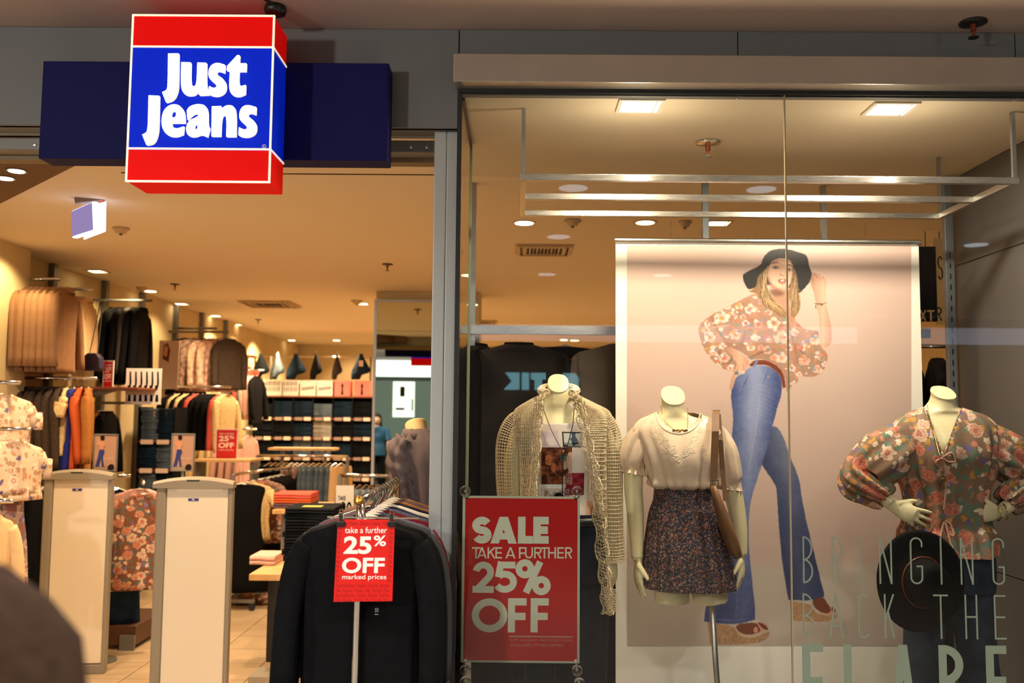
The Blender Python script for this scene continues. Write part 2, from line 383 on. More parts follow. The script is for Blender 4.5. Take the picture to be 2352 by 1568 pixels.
def shell(name, x0, x1, y0, y1, z0, z1, m):
    o = MB().box(x0, x1, y0, y1, z0, z1).build(name, m, kind='structure'); return o
YF = 3.22
zfl = P(500, 290, YF).z                       # underside of the fascia over the entrance
zhb = P(1500, 190, 3.14).z                    # underside of the window header
xpost0 = P(988, 950, 3.26).x; xpost1 = P(1046, 950, 3.26).x
shell('ceiling_mall', -7, 7, -6.2, YF + 0.05, ZMALL, ZMALL + 0.08, m_mallceil)
shell('floor_mall', -7, 7, -6.2, YF + 0.1, -0.08, 0, mat('mall_floor_stone', (120, 110, 100), 0.3, noise=0.1, nscale=6))
shell('ceiling_shop', -3.75, 4.6, 3.34, 15.4, ZC, ZC + 0.06, m_shopceil)
shell('wall_left', -3.75, -3.62, 3.3, 15.4, 0, ZC, m_wall)
shell('wall_back', -3.75, 4.6, 15.3, 15.4, 0, ZC, m_wall)
shell('wall_right', 4.5, 4.6, 4.4, 15.4, 0, ZC, m_wall)
# fascia: grey metal panels with recessed joints
fa = structure('wall_fascia', (0, YF, zfl))
MB().box(-4.2, xpost1, YF + 0.012, YF + 0.10, zfl, ZMALL).box(xpost1, 4.6, YF + 0.012, YF + 0.10, zhb + 0.005, ZMALL).build('backing', m_fascia, fa)
jx = [-4.2, P(1055, 90, YF).x, P(1695, 95, YF).x, P(2332, 100, YF).x, 4.6]
for i in range(4):
    MB().box(jx[i] + 0.002, jx[i + 1] - 0.002, YF, YF + 0.03, zfl if i == 0 else zhb - 0.02, ZMALL - 0.001).build('panel', m_fascia, fa, bevel=0.002)
shell('trim_1', -4.2, xpost1, YF + 0.0995, YF + 0.13, zfl, ZC, m_alu)
# roller door track behind the fascia
tr = structure('trim_2', (0, 3.36, zfl))
MB().box(-4.2, xpost0 - 0.001, 3.36, 3.43, zfl - 0.05, zfl - 0.003).build('track_channel', m_grey, tr, bevel=0.004)
MB().box(-4.2, xpost0 - 0.001, 3.44, 3.50, zfl - 0.065, zfl - 0.02).build('track_lip', mat('track_brown', (130, 110, 82), 0.6), tr)
for bx in (P(944, 330, 3.36).x, P(980, 330, 3.36).x, P(80, 330, 3.36).x):
    MB().lathe([(0.006, 0), (0.006, 0.004), (0.0, 0.005)], (bx, 3.36, zfl - 0.03), 8, M=Matrix.Rotation(R(90), 3, 'X')).build('bolt', m_steel, tr)
# aluminium jamb between entrance and window
jb = structure('door_1', (xpost0, 3.26, 0))
MB().box(xpost0, xpost0 + (xpost1 - xpost0) * 0.5, 3.26, 3.36, 0, zfl).build('jamb', m_alu, jb, bevel=0.004)
MB().box(xpost0 + (xpost1 - xpost0) * 0.503, xpost1, 3.262, 3.36, 0, zfl).build('jamb', m_alu, jb, bevel=0.004)
# dropped soffit left of the entrance
sx0, sy0 = P(178, 378, 3.9).x, 0
a_ = Pz(178, 378, ZC - 0.09); b_ = Pz(0, 468, ZC - 0.09); d_ = (b_ - a_).normalized(); e0 = a_ - d_ * 0.8; e1 = b_ + d_ * 1.1
so = MB(); pl = [(-4.2, 3.5), (e0.x, 3.5), (e0.x, e0.y), (e1.x, e1.y), (-4.2, e1.y)]
so.add([(x, y, ZC - 0.09) for x, y in pl] + [(x, y, ZC - 0.001) for x, y in pl], [(4, 3, 2, 1, 0), (5, 6, 7, 8, 9)] + [(i, (i + 1) % 5, (i + 1) % 5 + 5, i + 5) for i in range(5)])
so.build('ceiling_soffit', mat('soffit_paint', (120, 96, 72), 0.8), kind='structure')
# stainless window header with a black gasket below
xh = P(1041, 150, 3.14).x
hd = structure('trim_3', (xh, 3.14, zhb))
MB().box(xh, 4.6, 3.14, YF, zhb, P(1500, 125, 3.14).z).build('header_cladding', mat('header_steel', (188, 182, 172), 0.3, 0.8, noise=.05, nscale=6), hd, bevel=0.003)
MB().box(xh + 0.02, 4.6, YF - 0.012, YF + 0.02, zhb - 0.014, zhb).build('gasket', m_dark, hd)
# window glass: two front panes and the return pane by the jamb
xg0 = P(1054, 900, YG).x; xs = P(1811, 880, YG).x; xwr = 2.06
ZP = 0.25
gm = glass_mat('shop_window_glass', (0.90, 0.90, 0.86), 1.0); gm2 = glass_mat('return_glass', (0.9, 0.9, 0.86), 0.8)
g1 = MB().add([(xg0, YG, ZP), (xs - 0.002, YG, ZP), (xs - 0.002, YG, zhb), (xg0, YG, zhb)], [(0, 1, 2, 3)]).build('window_1', gm, kind='structure')
g2 = MB().add([(xs + 0.002, YG, ZP), (4.6, YG, ZP), (4.6, YG, zhb), (xs + 0.002, YG, zhb)], [(0, 1, 2, 3)]).build('window_2', gm, kind='structure')
MB().box(xs - 0.0022, xs + 0.0022, YG - 0.005, YG + 0.006, ZP, zhb - 0.014).build('trim_4', mat('silicone_joint', (150, 138, 112), 0.4), kind='structure')
MB().box(xg0 - 0.018, xg0 - 0.002, YG - 0.004, YG + 0.02, 0, zhb).build('trim_5', m_dark, kind='structure')
MB().add([(xg0, YG + 0.02, ZP), (xg0, 3.82, ZP), (xg0, 3.82, ZC - 0.02), (xg0, YG + 0.02, ZC - 0.02)], [(0, 1, 2, 3)]).build('window_3', gm2, kind='structure')
MB().box(xg0 - 0.006, xg0 + 0.006, YG + 0.03, 3.82, ZC - 0.022, ZC - 0.009).build('trim_6', mat('dark_bronze_track', (60, 50, 40), 0.5), kind='structure')
MB().box(xg0 - 0.004, xg0 + 0.006, 3.815, 3.825, ZP, ZC - 0.02).build('trim_7', mat('pane_edge', (120, 130, 105), 0.3), kind='structure')
# display window box: ceiling, platform, right side wall of grey boards
shell('ceiling_window', xg0 - 0.1, xwr, YG + 0.02, 4.36, ZC - 0.008, ZC + 0.05, m_winceil)
shell('floor_window', xg0, 4.5, YG + 0.001, 4.4, 0, ZP, mat('platform_white', (200, 196, 184), 0.5))
sw = structure('wall_window_right', (xwr, YG, ZP))
m_side = mat('grey_side_board', (84, 82, 82), 0.5)
zj1 = Px(2222, 600, xwr).z; zj1b = Px(2345, 562, xwr).z
MB().box(xwr + 0.004, xwr + 0.10, YG + 0.02, 4.37, ZP, ZC - 0.01).build('backing', m_dark, sw)
zc_ = (zj1 + zj1b) / 2
for z0, z1 in ((ZP, 0.95), (0.955, zc_ - 0.003), (zc_ + 0.003, ZC - 0.012)):
    MB().box(xwr, xwr + 0.02, YG + 0.02, 4.36, z0, z1).build('panel', m_side, sw, bevel=0.001)
# floor tiles inside
fl = structure('floor', (0, 3.3, 0))
MB().box(-3.75, 4.6, YF + 0.1, 15.4, -0.08, -0.006).build('grout_bed', m_grout, fl)
tl = 0.37; tx0 = -1.615 - tl * 6
tb = MB().box(0.003, tl - 0.003, 0.003, tl - 0.003, -0.006, 0.0).mesh('tile', m_tile)
for i in range(11):
    for j in range(22):
        if tx0 + i * tl > 0.6: continue
        o = bpy.data.objects.new('tile', tb); COL.objects.link(o); o.parent = fl; o.location = (tx0 + i * tl, 5.0 - 3.3 + j * tl, 0)
MB().box(tx0 + 11 * tl, 4.6, 5.0, 15.3, -0.006, 0).box(-3.62, tx0 + 11 * tl, 5.0 + 22 * tl, 15.3, -0.006, 0).box(-3.62, 4.6, YF + 0.1, 4.998, -0.006, 0).build('tile_field', m_tile, fl, kind='stuff')
# pilaster strips on the left wall, between which the wall glows
wl = structure('trim_8', (-3.62, 5.5, 0))
for py_, c_ in ((118, m_grey), (240, m_grey), (326, m_grey), (405, m_grey), (465, m_grey), (520, m_grey)):
    p = Px(py_, 700, -3.60)
    MB().box(-3.62, -3.575, p.y - 0.03, p.y + 0.03, 0, ZC - 0.002).build('wall_upright', c_, wl)
shell('wall_recess', -3.62, -3.45, 3.4, Px(65, 700, -3.45).y, 0, ZC - 0.001, m_wall)
# ceiling joint lines
for y_ in (Pz(950, 400, ZC).y,):
    shell('trim_9', -1.9, xpost0, y_, y_ + 0.006, ZC - 0.004, ZC + 0.001, mat('joint', (90, 70, 48), 0.9))

# ------------------------------------------------------------------ ceiling fittings
E_W = emission('lamp_warm', (255, 226, 178), 9.0); E_C = emission('lamp_white', (255, 244, 220), 14.0); E_M = emission('lamp_mall', (225, 240, 250), 6.0)
m_trim = mat('lamp_trim', (205, 180, 140), 0.5); m_trimw = mat('lamp_trim_pale', (226, 222, 210), 0.4)
def downlight(x, y, z, r=0.055, e=E_W, tr=m_trim, label='', group=None, name='downlight'):
    t = thing(name, label, 'ceiling light', (x, y, z), group)
    MB().lathe([(r, -0.003), (r * 1.28, -0.004), (r * 1.3, 0.0), (r, 0.0)], (x, y, z - 0.001), 18).build('trim_ring', tr, t, smooth=False)
    MB().lathe([(0.0, 0.0), (r * 0.98, 0.0), (r * 0.98, 0.004), (0, 0.004)], (x, y, z - 0.0065), 16).build('lens', e, t)
    return t
def square_light(x, y, z, sx, sy, e, tr, label, rz=0, group=None):
    t = thing('gimbal_light', label, 'ceiling light', (x, y, z), group)
    f = MB(); w = 0.014
    f.box(x - sx, x + sx, y - sy, y - sy + w, z - 0.008, z); f.box(x - sx, x + sx, y + sy - w, y + sy, z - 0.008, z)
    f.box(x - sx, x - sx + w, y - sy + w, y + sy - w, z - 0.008, z); f.box(x + sx - w, x + sx, y - sy + w, y + sy - w, z - 0.008, z)
    f.build('frame', tr, t)
    MB().box(x - sx + w, x + sx * 0.62, y - sy + w, y + sy - w, z - 0.005, z - 0.001).build('lamp', e, t)
    MB().box(x + sx * 0.62 + 0.006, x + sx - w, y - sy + w, y + sy - w, z - 0.005, z - 0.001).build('lamp', e, t)
    MB().box(x + sx * 0.62, x + sx * 0.62 + 0.006, y - sy + w, y + sy - w, z - 0.009, z - 0.001).build('divider', tr, t)
    t.rotation_euler = (0, 0, rz); return t
E_WIN = emission('window_lamp', (255, 246, 222), 18.0)
square_light(*WIN_L[0][0][:2], ZC - 0.008, 0.083, 0.073, E_WIN, m_trimw, 'square recessed halogen lamp in the window ceiling, left of the glass joint', group=None)
square_light(*WIN_L[1][0][:2], ZC - 0.008, 0.083, 0.073, E_WIN, m_trimw, 'square recessed halogen lamp in the window ceiling, right of the glass joint', group=None)
gl = 'shop ceiling downlights'
for px, py in ((345, 668), (495, 725), (670, 781), (773, 781), (833, 697), (1482, 510), (1204, 511), (1075, 631), (1295, 780), (904, 798), (931, 798)):
    if px in (904, 931): continue
    p = Pz(px, py, ZC); far = (p.y > 9)
    lb = {1482: 'round downlight in the shop ceiling seen left of the poster roller', 1204: 'bright round downlight seen below the left end of the hanging bars', 1075: 'small round downlight seen at the left edge of the window, upper one'}.get(px)
    downlight(p.x, p.y, ZC, 0.055, E_W if px != 1204 else E_C, m_trim, lb or 'round warm downlight in the cream shop ceiling', None if lb else gl)
gg = 'shop ceiling gimbal lights'
for px, py in ((225, 622), (418, 697), (545, 745), (637, 780), (1650, 511), (1083, 703), (1320, 781)):
    p = Pz(px, py, ZC)
    lb = {1650: 'square gimbal lamp in the shop ceiling just above the poster', 225: 'square gimbal lamp above the brown jackets by the left wall'}.get(px)
    square_light(p.x, p.y, ZC, 0.075, 0.075, E_W, m_trim, lb or 'square warm gimbal lamp in the shop ceiling', group=None if lb else gg)
for px, py, lb in ((38, 391, 'right one of two round lamps in the dark soffit at the upper left'), (12, 408, 'left one of two round lamps in the dark soffit at the upper left')):
    p = Pz(px, py, ZC - 0.09); downlight(p.x, p.y, ZC - 0.09, 0.034, E_C, m_grey, lb)
def detector(px, py, r=0.045, label='round smoke detector on the shop ceiling', z=ZC, group=None, hang=0.035):
    p = Pz(px, py, z); t = thing('smoke_detector', label, 'smoke detector', (p.x, p.y, z), group)
    MB().lathe([(r, 0), (r, -0.012), (r * 0.75, -0.016), (r * 0.6, -hang), (0, -hang)], (p.x, p.y, z), 18).build('housing', m_trim, t, smooth=True)
    MB().lathe([(0.010, -hang), (0.010, -hang - 0.012), (0, -hang - 0.012)], (p.x, p.y, z), 8).build('sensor', m_grey, t)
def sprinkler(px, py, label, z=ZC, s=1.0, group=None, m=None):
    p = Pz(px, py, z); t = thing('sprinkler', label, 'sprinkler', (p.x, p.y, z), group); m = m or mat('bronze', (96, 72, 46), 0.4, 0.7)
    MB().lathe([(0.04 * s, 0), (0.042 * s, -0.006), (0.022 * s, -0.010), (0, -0.010)], (p.x, p.y, z), 18).build('escutcheon', m, t, smooth=True)
    b = MB(); b.lathe([(0.009 * s, -0.01), (0.009 * s, -0.03 * s), (0.005 * s, -0.032 * s), (0.005 * s, -0.05 * s), (0, -0.05 * s)], (p.x, p.y, z), 8)
    b.build('nozzle', mat('brass_red', (130, 60, 34), 0.4, 0.5), t)
    MB().lathe([(0.016 * s, -0.05 * s), (0.016 * s, -0.053 * s), (0, -0.053 * s)], (p.x, p.y, z), 12).build('deflector', m, t)
detector(278, 523, 0.05, 'brown round detector on the ceiling right of the exit light')
detector(325, 660, 0.05, 'round detector near the left wall above the dark jackets')
sprinkler(402, 652, 'sprinkler head on the ceiling above the dark jackets')
sprinkler(890, 606, 'sprinkler head on the ceiling left of the aluminium jamb')
sprinkler(593, 733, 'sprinkler head on the ceiling behind the air vent')
sprinkler(1626, 326, 'sprinkler head in the window ceiling between the square lamps', ZC - 0.008, 1.2, m=m_chrome)
sprinkler(2235, 50, 'dark sprinkler head on the mall ceiling at the top right', ZMALL, 1.1, m=mat('dark_metal', (40, 38, 36), 0.5, 0.5))
detector(820, 690, 0.06, 'round detector left of the far pair of downlights')
detector(1315, 505, 0.05, 'round grille in the shop ceiling between two downlights')
detector(1573, 508, 0.04, 'small detector in the ceiling left of the square gimbal lamp')
def vent(px, py, s, label, turn=0.0):
    p = Pz(px, py, ZC); t = thing('air_vent', label, 'air vent', (p.x, p.y, ZC))
    MB().box(p.x - s, p.x + s, p.y - s, p.y + s, ZC - 0.004, ZC).build('plate', m_trim, t)
    for k in range(4):
        r0 = s * (0.92 - 0.2 * k); r1 = r0 - 0.02; f = MB(); z0 = ZC - 0.02 + 0.003 * k
        for (x0, x1, y0, y1) in ((-r0, r0, -r0, -r1), (-r0, r0, r1, r0), (-r0, -r1, -r1, r1), (r1, r0, -r1, r1)):
            f.box(p.x + x0, p.x + x1, p.y + y0, p.y + y1, z0, ZC - 0.004)
        f.build('vane', m_trim, t)
    n = MB()
    for k in range(14):
        x = p.x - s * 0.8 + 1.6 * s * k / 13; n.box(x - 0.006, x + 0.006, p.y - s * .8, p.y + s * .8, ZC - 0.014, ZC - 0.004)
    n.build('fin_row', mat('vent_shadow', (70, 52, 34), 0.8), t)
vent(620, 697, 0.28, 'square air vent in the shop ceiling seen through the entrance')
vent(1250, 572, 0.2, 'square air vent in the shop ceiling seen through the window glass')
vent(1105, 738, 0.2, 'far square air vent seen just above the window garment bar')

# ------------------------------------------------------------------ mall side (seen in the reflections)
for i, (mx, my) in enumerate(MALL_XY):
    downlight(mx, my, ZMALL, 0.09, E_M, m_trimw, 'round white downlight in the mall ceiling', 'mall ceiling downlights')
shell('wall_opposite', -7, 7, -6.3, -6.2, 0, ZMALL, mat('opposite_wall', (30, 32, 34), 0.5))
E_S = emission('opposite_light_panel', (205, 215, 240), 2.6)
op = thing('light_fascia', 'long white lit fascia of the shop opposite, seen reflected in the glass', 'light panel', (2, -6.1, 2.6))
MB().box(-0.62, 4.6, -6.19, -6.12, 2.62, 2.84).build('panel', E_S, op)
op2 = thing('light_fascia', 'lit white fascia reflected in the tall mirror', 'light panel', (-4, -6.1, 2.6))
MB().box(-2.9, -1.0, -6.14, -6.10, 2.55, 2.95).build('panel', emission('opposite_white', (235, 240, 240), 3.2), op2)
op3 = thing('light_fascia', 'short lit fascia at the far right of the shop opposite, reflected in the glass', 'light panel', (6, -6.1, 2.6))
MB().box(5.5, 6.9, -6.19, -6.12, 2.62, 2.84).build('panel', E_S, op3)
sg = thing('lit_letters', 'pale blue lit letters reflected mirror-wise in the window glass', 'sign', (0.3, -6.1, 2.0))
E_T = emission('sign_cyan', (150, 225, 240), 6.5)
# unmirrored sign reads A T I K; it faces +Y, so +X runs right to left for its reader
k_ = 12.64 / F_PX
def refl(px, py): return ((px - 1188) * k_, 1.6 + (955 - py) * k_)
for ch, px0, px1 in (('K', 1158, 1194), ('I', 1199, 1216), ('T', 1220, 1254), ('A', 1290, 1330), ('T', 1257, 1285)):
    if ch == 'T' and px0 == 1257: continue
    x0, z1 = refl(px0, 856); x1, z0 = refl(px1, 895)
    mb = MB(); w = x1 - x0
    if ch == 'I': mb.box(x0, x1, -6.2, -6.15, z0, z1)
    elif ch == 'T': mb.box(x0, x1, -6.2, -6.15, z1 - 0.09, z1); mb.box(x0 + w * .25, x1 - w * .25, -6.2, -6.15, z0, z1 - 0.09)
    elif ch == 'K': mb.add([(x, y, z) for y in (-6.2, -6.15) for x, z in ((x1, z0), (x1, z1), (x0 + .02, z1), (x0 + w * .5, (z0 + z1) / 2), (x0, z0))], [(0, 1, 2, 3, 4), (9, 8, 7, 6, 5)] + [(i, (i + 1) % 5, (i + 1) % 5 + 5, i + 5) for i in range(5)])
    else:
        mb.add([(x, y, z) for y in (-6.2, -6.15) for x, z in ((x0, z0), (x1, z0), (x1, z1 - .07), (x1 - .05, z1), (x0 + .02, z1))], [(0, 1, 2, 3, 4), (9, 8, 7, 6, 5)] + [(i, (i + 1) % 5, (i + 1) % 5 + 5, i + 5) for i in range(5)])
    mb.build('letter', E_T, sg)
for mx, my, e_ in ADDED_GLOBES:  # globe bodies for the added fill lights, placed outside the reflections
    t = thing('added_globe_lamp', 'white globe pendant lamp in the mall behind the camera', 'lamp', (mx, my, 2.45), 'mall globe pendants')
    MB().lathe([(.13 * math.sin(a), .13 * math.cos(a)) for a in np.linspace(math.pi, .3, 9)], (mx, my, 2.45), 20).build('globe', mat('opal_globe', (240, 240, 240), .3, alpha=.25), t, smooth=True)
    MB().tube([(mx, my, 2.56), (mx, my, ZMALL)], .006, 6).build('stem', m_grey, t)
# display of the opposite shop in the mirror
dp = thing('lit_poster', 'bright white hanging posters of the opposite shop seen in the mirror', 'poster', (-1.9, -6.0, 1.9))
MB().box(-2.19, -1.66, -6.0, -5.97, 1.55, 2.42).build('sheet', emission('lit_sheet', (245, 250, 235), 2.4), dp)
MB().box(-2.02, -1.9, -5.965, -5.96, 2.05, 2.3).box(-2.12, -1.9, -5.965, -5.96, 1.72, 1.78).box(-1.73, -1.69, -5.965, -5.96, 1.7, 2.0).build('print', mat('poster_ink', (60, 30, 30), 0.8), dp)
MB().box(-7, -1.1, -6.2, -6.15, 1.0, 2.45).build('wall_showroom', emission('dim_showroom', (150, 165, 150), 0.6), kind='structure')
# the tall mirror on its pillar
YM = 8.5
mx0 = P(856, 900, YM).x; mx1 = -0.35; mzt = P(920, 688, YM).z
pil = MB().box(mx0 + 0.005, mx1, YM + 0.06, YM + 0.5, 0, ZC - 0.001).build('wall_pillar', m_wall, kind='structure')
mi = thing('mirror', 'tall steel-framed mirror on the pillar right of the jeans wall', 'mirror', (mx0, YM, 0))
MB().box(mx0 + 0.02, mx1, YM + 0.004, YM + 0.015, 0.05, mzt - 0.02).build('mirror_glass', mat('mirror_glass', (215, 222, 205), 0.0, 1.0), mi)
MB().box(mx0, mx0 + 0.025, YM - 0.008, YM + 0.02, 0, mzt).box(mx0 + 0.025, mx1, YM - 0.008, YM + 0.02, mzt - 0.02, mzt).build('frame', m_alu, mi)

mi.rotation_euler = (0, 0, R(1.7))
# ------------------------------------------------------------------ shop sign
ys0, ys1 = 2.95, 3.12; 
yb0, yb1 = 3.12, YF
def zy(py, Y, px=450): return P(px, py, Y).z
bb = thing('sign_band', 'long dark blue fascia box behind the lit shop sign', 'sign', (-1.0, yb0, 2.4))
bx0 = P(93, 260, yb0).x; bx1 = P(891, 260, yb0).x
MB().box(bx0, bx1, yb0, yb1 - 0.001, zy(366, yb0), zy(142, yb0)).build('box', mat('navy_enamel', (14, 17, 74), 0.6, spec=0.12), bb, bevel=0.003)
sx0 = P(298, 230, ys0).x; sx1 = P(624, 230, ys0).x; zt = zy(36, ys0); z3 = zy(108, ys0); z2 = zy(342, ys0); z1_ = zy(417, ys0)
s_ = thing('shop_sign', 'lit red and blue box sign with raised white letters reading Just Jeans', 'sign', (sx0, ys0, z1_))
def lit(name, rgb, st):
    m = mat(name, rgb, 0.6, emit=rgb, estr=st, spec=0.1); return m
E_R = lit('lit_red', (222, 8, 5), 0.42); E_B = lit('lit_blue', (2, 38, 210), 0.36)
bw = 0.004
MB().box(sx0, sx1, ys0, ys1 - 0.001, z1_, z2 - bw).build('lower_band', E_R, s_)
MB().box(sx0, sx1, ys0, ys1 - 0.001, z3 + bw, zt).build('upper_band', E_R, s_)
MB().box(sx0, sx1, ys0, ys1 - 0.001, z2 - bw, z3 + bw).build('centre_panel', E_B, s_)
rim = MB(); e = 0.003; y_ = ys0 - e
for z in (z1_, zt): rim.box(sx0 - e, sx1 + e, y_, ys0 + e, z - e * 1, z + e)
for z in (z2, z3): rim.box(sx0 - e, sx1 + e, y_, ys0 + e, z - e, z + e); rim.box(sx1, sx1 + e, ys0, ys1, z - e, z + e); rim.box(sx0 - e, sx0, ys0, ys1, z - e, z + e)
for x in (sx0, sx1): rim.box(x - e, x + e, y_, ys0 + e, z1_, zt)
rim.build('edge_strip', mat('ivory_edge', (250, 240, 215), 0.4, emit=(250, 236, 205), estr=0.7), s_)
E_L = mat('lit_letter', (255, 250, 235), 0.4, emit=(255, 248, 228), estr=4.0); E_LS = mat('letter_side', (245, 232, 190), 0.5, emit=(245, 225, 170), estr=1.1)
def sgn(px, py): q = P(px, py, ys0 - 0.02); return (q.x, q.z)
def region_poly(pts, x=1, sc=2352 / 1060): return [sgn(a / sc, b / sc) for a, b in pts]
def letter(outline, holes=None):
    """raised letter: outline in photo-crop pixels, straight prism with sides"""
    mb = MB(); poly = region_poly(outline); area = sum(poly[i - 1][0] * poly[i][1] - poly[i][0] * poly[i - 1][1] for i in range(len(poly)))
    if area < 0: poly = poly[::-1]
    return poly
def build_letter(outline, holes=()):
    import bmesh
    from mathutils.geometry import tessellate_polygon
    loops = [region_poly(outline)] + [region_poly(h) for h in holes]
    flat = [q for l in loops for q in l]
    tris = tessellate_polygon([[Vector((x, z, 0)) for x, z in l] for l in loops])
    yf, ybk = ys0 - 0.013, ys0 - 0.0005; n = len(flat)
    mb = MB(); mb.add([(x, yf, z) for x, z in flat], tris, 0)
    k = 0
    for l in loops:
        m = len(l); vs = [(x, yf, z) for x, z in l] + [(x, ybk, z) for x, z in l]
        mb.add(vs, [(i, (i + 1) % m, (i + 1) % m + m, i + m) for i in range(m)], 1)
    mb.build('letter', [E_L, E_LS], s_)
def sm(pts, it=2):
    """Chaikin rounding of an outline; points given as (x,y,1) stay sharp"""
    p = [(a[0], a[1], len(a) > 2) for a in pts]
    for _ in range(it):
        q = []
        n = len(p)
        for i in range(n):
            a = p[i - 1]; b = p[i]; c = p[(i + 1) % n]
            if b[2]: q.append(b)
            else:
                q.append((b[0] * .75 + a[0] * .25, b[1] * .75 + a[1] * .25, False)); q.append((b[0] * .75 + c[0] * .25, b[1] * .75 + c[1] * .25, False))
        p = q
    return [(a, b) for a, b, _ in p]
build_letter(sm([(853, 268, 1), (906, 268, 1), (904, 400), (902, 460), (880, 505), (842, 517, 1), (822, 465, 1), (846, 455), (850, 430), (851, 380)]))
build_letter(sm([(753, 482, 1), (806, 484, 1), (803, 620), (800, 680), (780, 728), (742, 735, 1), (720, 682, 1), (742, 672), (748, 650), (750, 600)]))
build_letter(sm([(920, 312, 1), (968, 314, 1), (966, 400), (970, 430), (985, 438), (998, 425), (1002, 314, 1), (1048, 316, 1), (1046, 430), (1060, 478, 1), (1012, 480, 1), (1004, 462), (985, 482), (940, 482), (920, 450), (918, 400)]))
build_letter(sm([(1142, 326, 1), (1140, 366, 1), (1110, 355), (1098, 362), (1102, 376), (1135, 398), (1150, 425), (1145, 465), (1110, 487), (1070, 482), (1060, 472, 1), (1062, 434, 1), (1085, 446), (1102, 438), (1096, 424), (1066, 400), (1056, 372), (1066, 332), (1100, 312)]))
build_letter(sm([(1206, 276, 1), (1218, 278, 1), (1215, 318, 1), (1252, 318, 1), (1250, 358, 1), (1214, 358, 1), (1212, 425), (1226, 436), (1248, 428, 1), (1246, 474, 1), (1215, 488), (1180, 482), (1164, 450), (1166, 400), (1168, 356, 1), (1152, 354, 1), (1154, 332, 1)]))
def hole(cx, cy, rx, ry, n=10): return [(cx + rx * math.cos(2 * math.pi * i / n), cy + ry * math.sin(2 * math.pi * i / n)) for i in range(n)]
build_letter(sm([(938, 622, 1), (868, 622, 1), (874, 645), (900, 652), (932, 640, 1), (928, 680, 1), (895, 694), (850, 688), (822, 650), (818, 600), (832, 552), (868, 526), (910, 530), (936, 565)]), [hole(880, 578, 14, 18)])
build_letter(sm([(948, 560, 1), (960, 538), (1000, 525), (1040, 530), (1056, 560), (1054, 630), (1064, 650, 1), (1052, 694, 1), (1022, 680), (990, 694), (955, 690), (942, 655), (955, 612), (1005, 590), (1008, 578), (996, 572), (975, 580), (952, 606, 1)]), [hole(994, 642, 9, 15)])
build_letter(sm([(1076, 538, 1), (1122, 536, 1), (1124, 552), (1148, 532), (1180, 532), (1200, 556), (1198, 692, 1), (1150, 692, 1), (1152, 600), (1142, 578), (1124, 590), (1120, 690, 1), (1074, 690, 1)]))
build_letter(sm([(1302, 542, 1), (1300, 580, 1), (1272, 570), (1258, 578), (1262, 590), (1292, 612), (1306, 638), (1300, 676), (1268, 695), (1228, 694), (1212, 684, 1), (1214, 644, 1), (1240, 658), (1258, 652), (1252, 636), (1222, 612), (1214, 585), (1224, 545), (1256, 528)]))
rg = MB(); q0 = sgn(603, 332); rg.add([], [])
ringp = [(q0[0] + 0.006 * math.cos(2 * math.pi * i / 16), q0[1] + 0.006 * math.sin(2 * math.pi * i / 16)) for i in range(16)]
for q in ribbon([Vector(p) for p in ringp], 0.0015, True): rg.prism([(p.x, p.y) for p in q], ys0 - 0.002, ys0 - 0.0005)
rg.v += []; rb = text_mb('R', q0[0] - 0.0025, q0[0] + 0.0025, q0[1] - 0.0035, q0[1] + 0.0035, ys0 - 0.0005, 0.0015); rg.add(rb.v, rb.f)
rg.build('registered_mark', mat('white_print', (235, 235, 240), 0.5), s_)
# round puck and cable above the sign
pk = thing('cable_puck', 'black round puck with a thin cable on the mall ceiling above the sign', 'fitting', P(632, 40, 3.0))
c_ = P(628, 36, 2.9); c_ = Vector((c_.x, 2.98, ZMALL - 0.05))
pp = Pz(632, 34, ZMALL - 0.03)
MB().lathe([(0.034, 0.03), (0.038, 0.016), (0.034, 0.002), (0.02, -0.002), (0, -0.002)], (pp.x, pp.y, ZMALL - 0.03), 20).build('puck', m_black, pk, smooth=True)
q = Pz(602, -5, ZMALL - 0.004)
MB().tube([(pp.x, pp.y, ZMALL - 0.02), ((pp.x + q.x) / 2 + 0.01, (pp.y + q.y) / 2, ZMALL - 0.006), (q.x, q.y, ZMALL - 0.004)], 0.005, 8).build('cable', m_black, pk)
# exit light with two leaves
ex = thing('exit_light', 'double-sided lit emergency light hanging from the shop ceiling', 'emergency light', Pz(215, 462, ZC))
pe = Pz(215, 455, ZC); YE = pe.y
def ee(px, py, dy=0): return P(px, py, YE + dy)
MB().bar(ee(172, 462) , ee(240, 455, 0.05), 0.05, 0.03).build('mount', mat('exit_grey', (150, 130, 120), 0.5), ex, bevel=0.004)
o1 = [ee(163, 484, -0.05), ee(215, 461, 0.02), ee(218, 530, 0.02), ee(165, 547, -0.05)]
def slab(q, d, inset=0):
    c = sum(q, Vector()) / 4; q = [c + (a - c) * (1 - inset) for a in q]; return q
mb = MB(); o1b = [p + Vector((0.018, 0.022, 0)) for p in o1]
mb.add(o1 + o1b, [(0, 1, 2, 3), (7, 6, 5, 4), (0, 4, 5, 1), (1, 5, 6, 2), (2, 6, 7, 3), (3, 7, 4, 0)]).build('leaf', emission('exit_rim', (228, 232, 255), 2.0), ex, bevel=0.006)
i1 = [p + Vector((-0.002, -0.003, 0)) for p in slab(o1, 0, 0.09)]
MB().add(i1, [(0, 1, 2, 3)]).build('face_panel', emission('exit_face', (172, 150, 205), 0.75), ex)
o2 = [ee(190, 478, 0.06), ee(244, 462, 0.0), ee(243, 530, 0.0), ee(193, 549, 0.06)]
o2b = [p + Vector((-0.012, 0.022, 0)) for p in o2]
MB().add(o2 + o2b, [(0, 1, 2, 3), (7, 6, 5, 4), (0, 4, 5, 1), (1, 5, 6, 2), (2, 6, 7, 3), (3, 7, 4, 0)]).build('leaf', MATS['exit_rim'], ex)
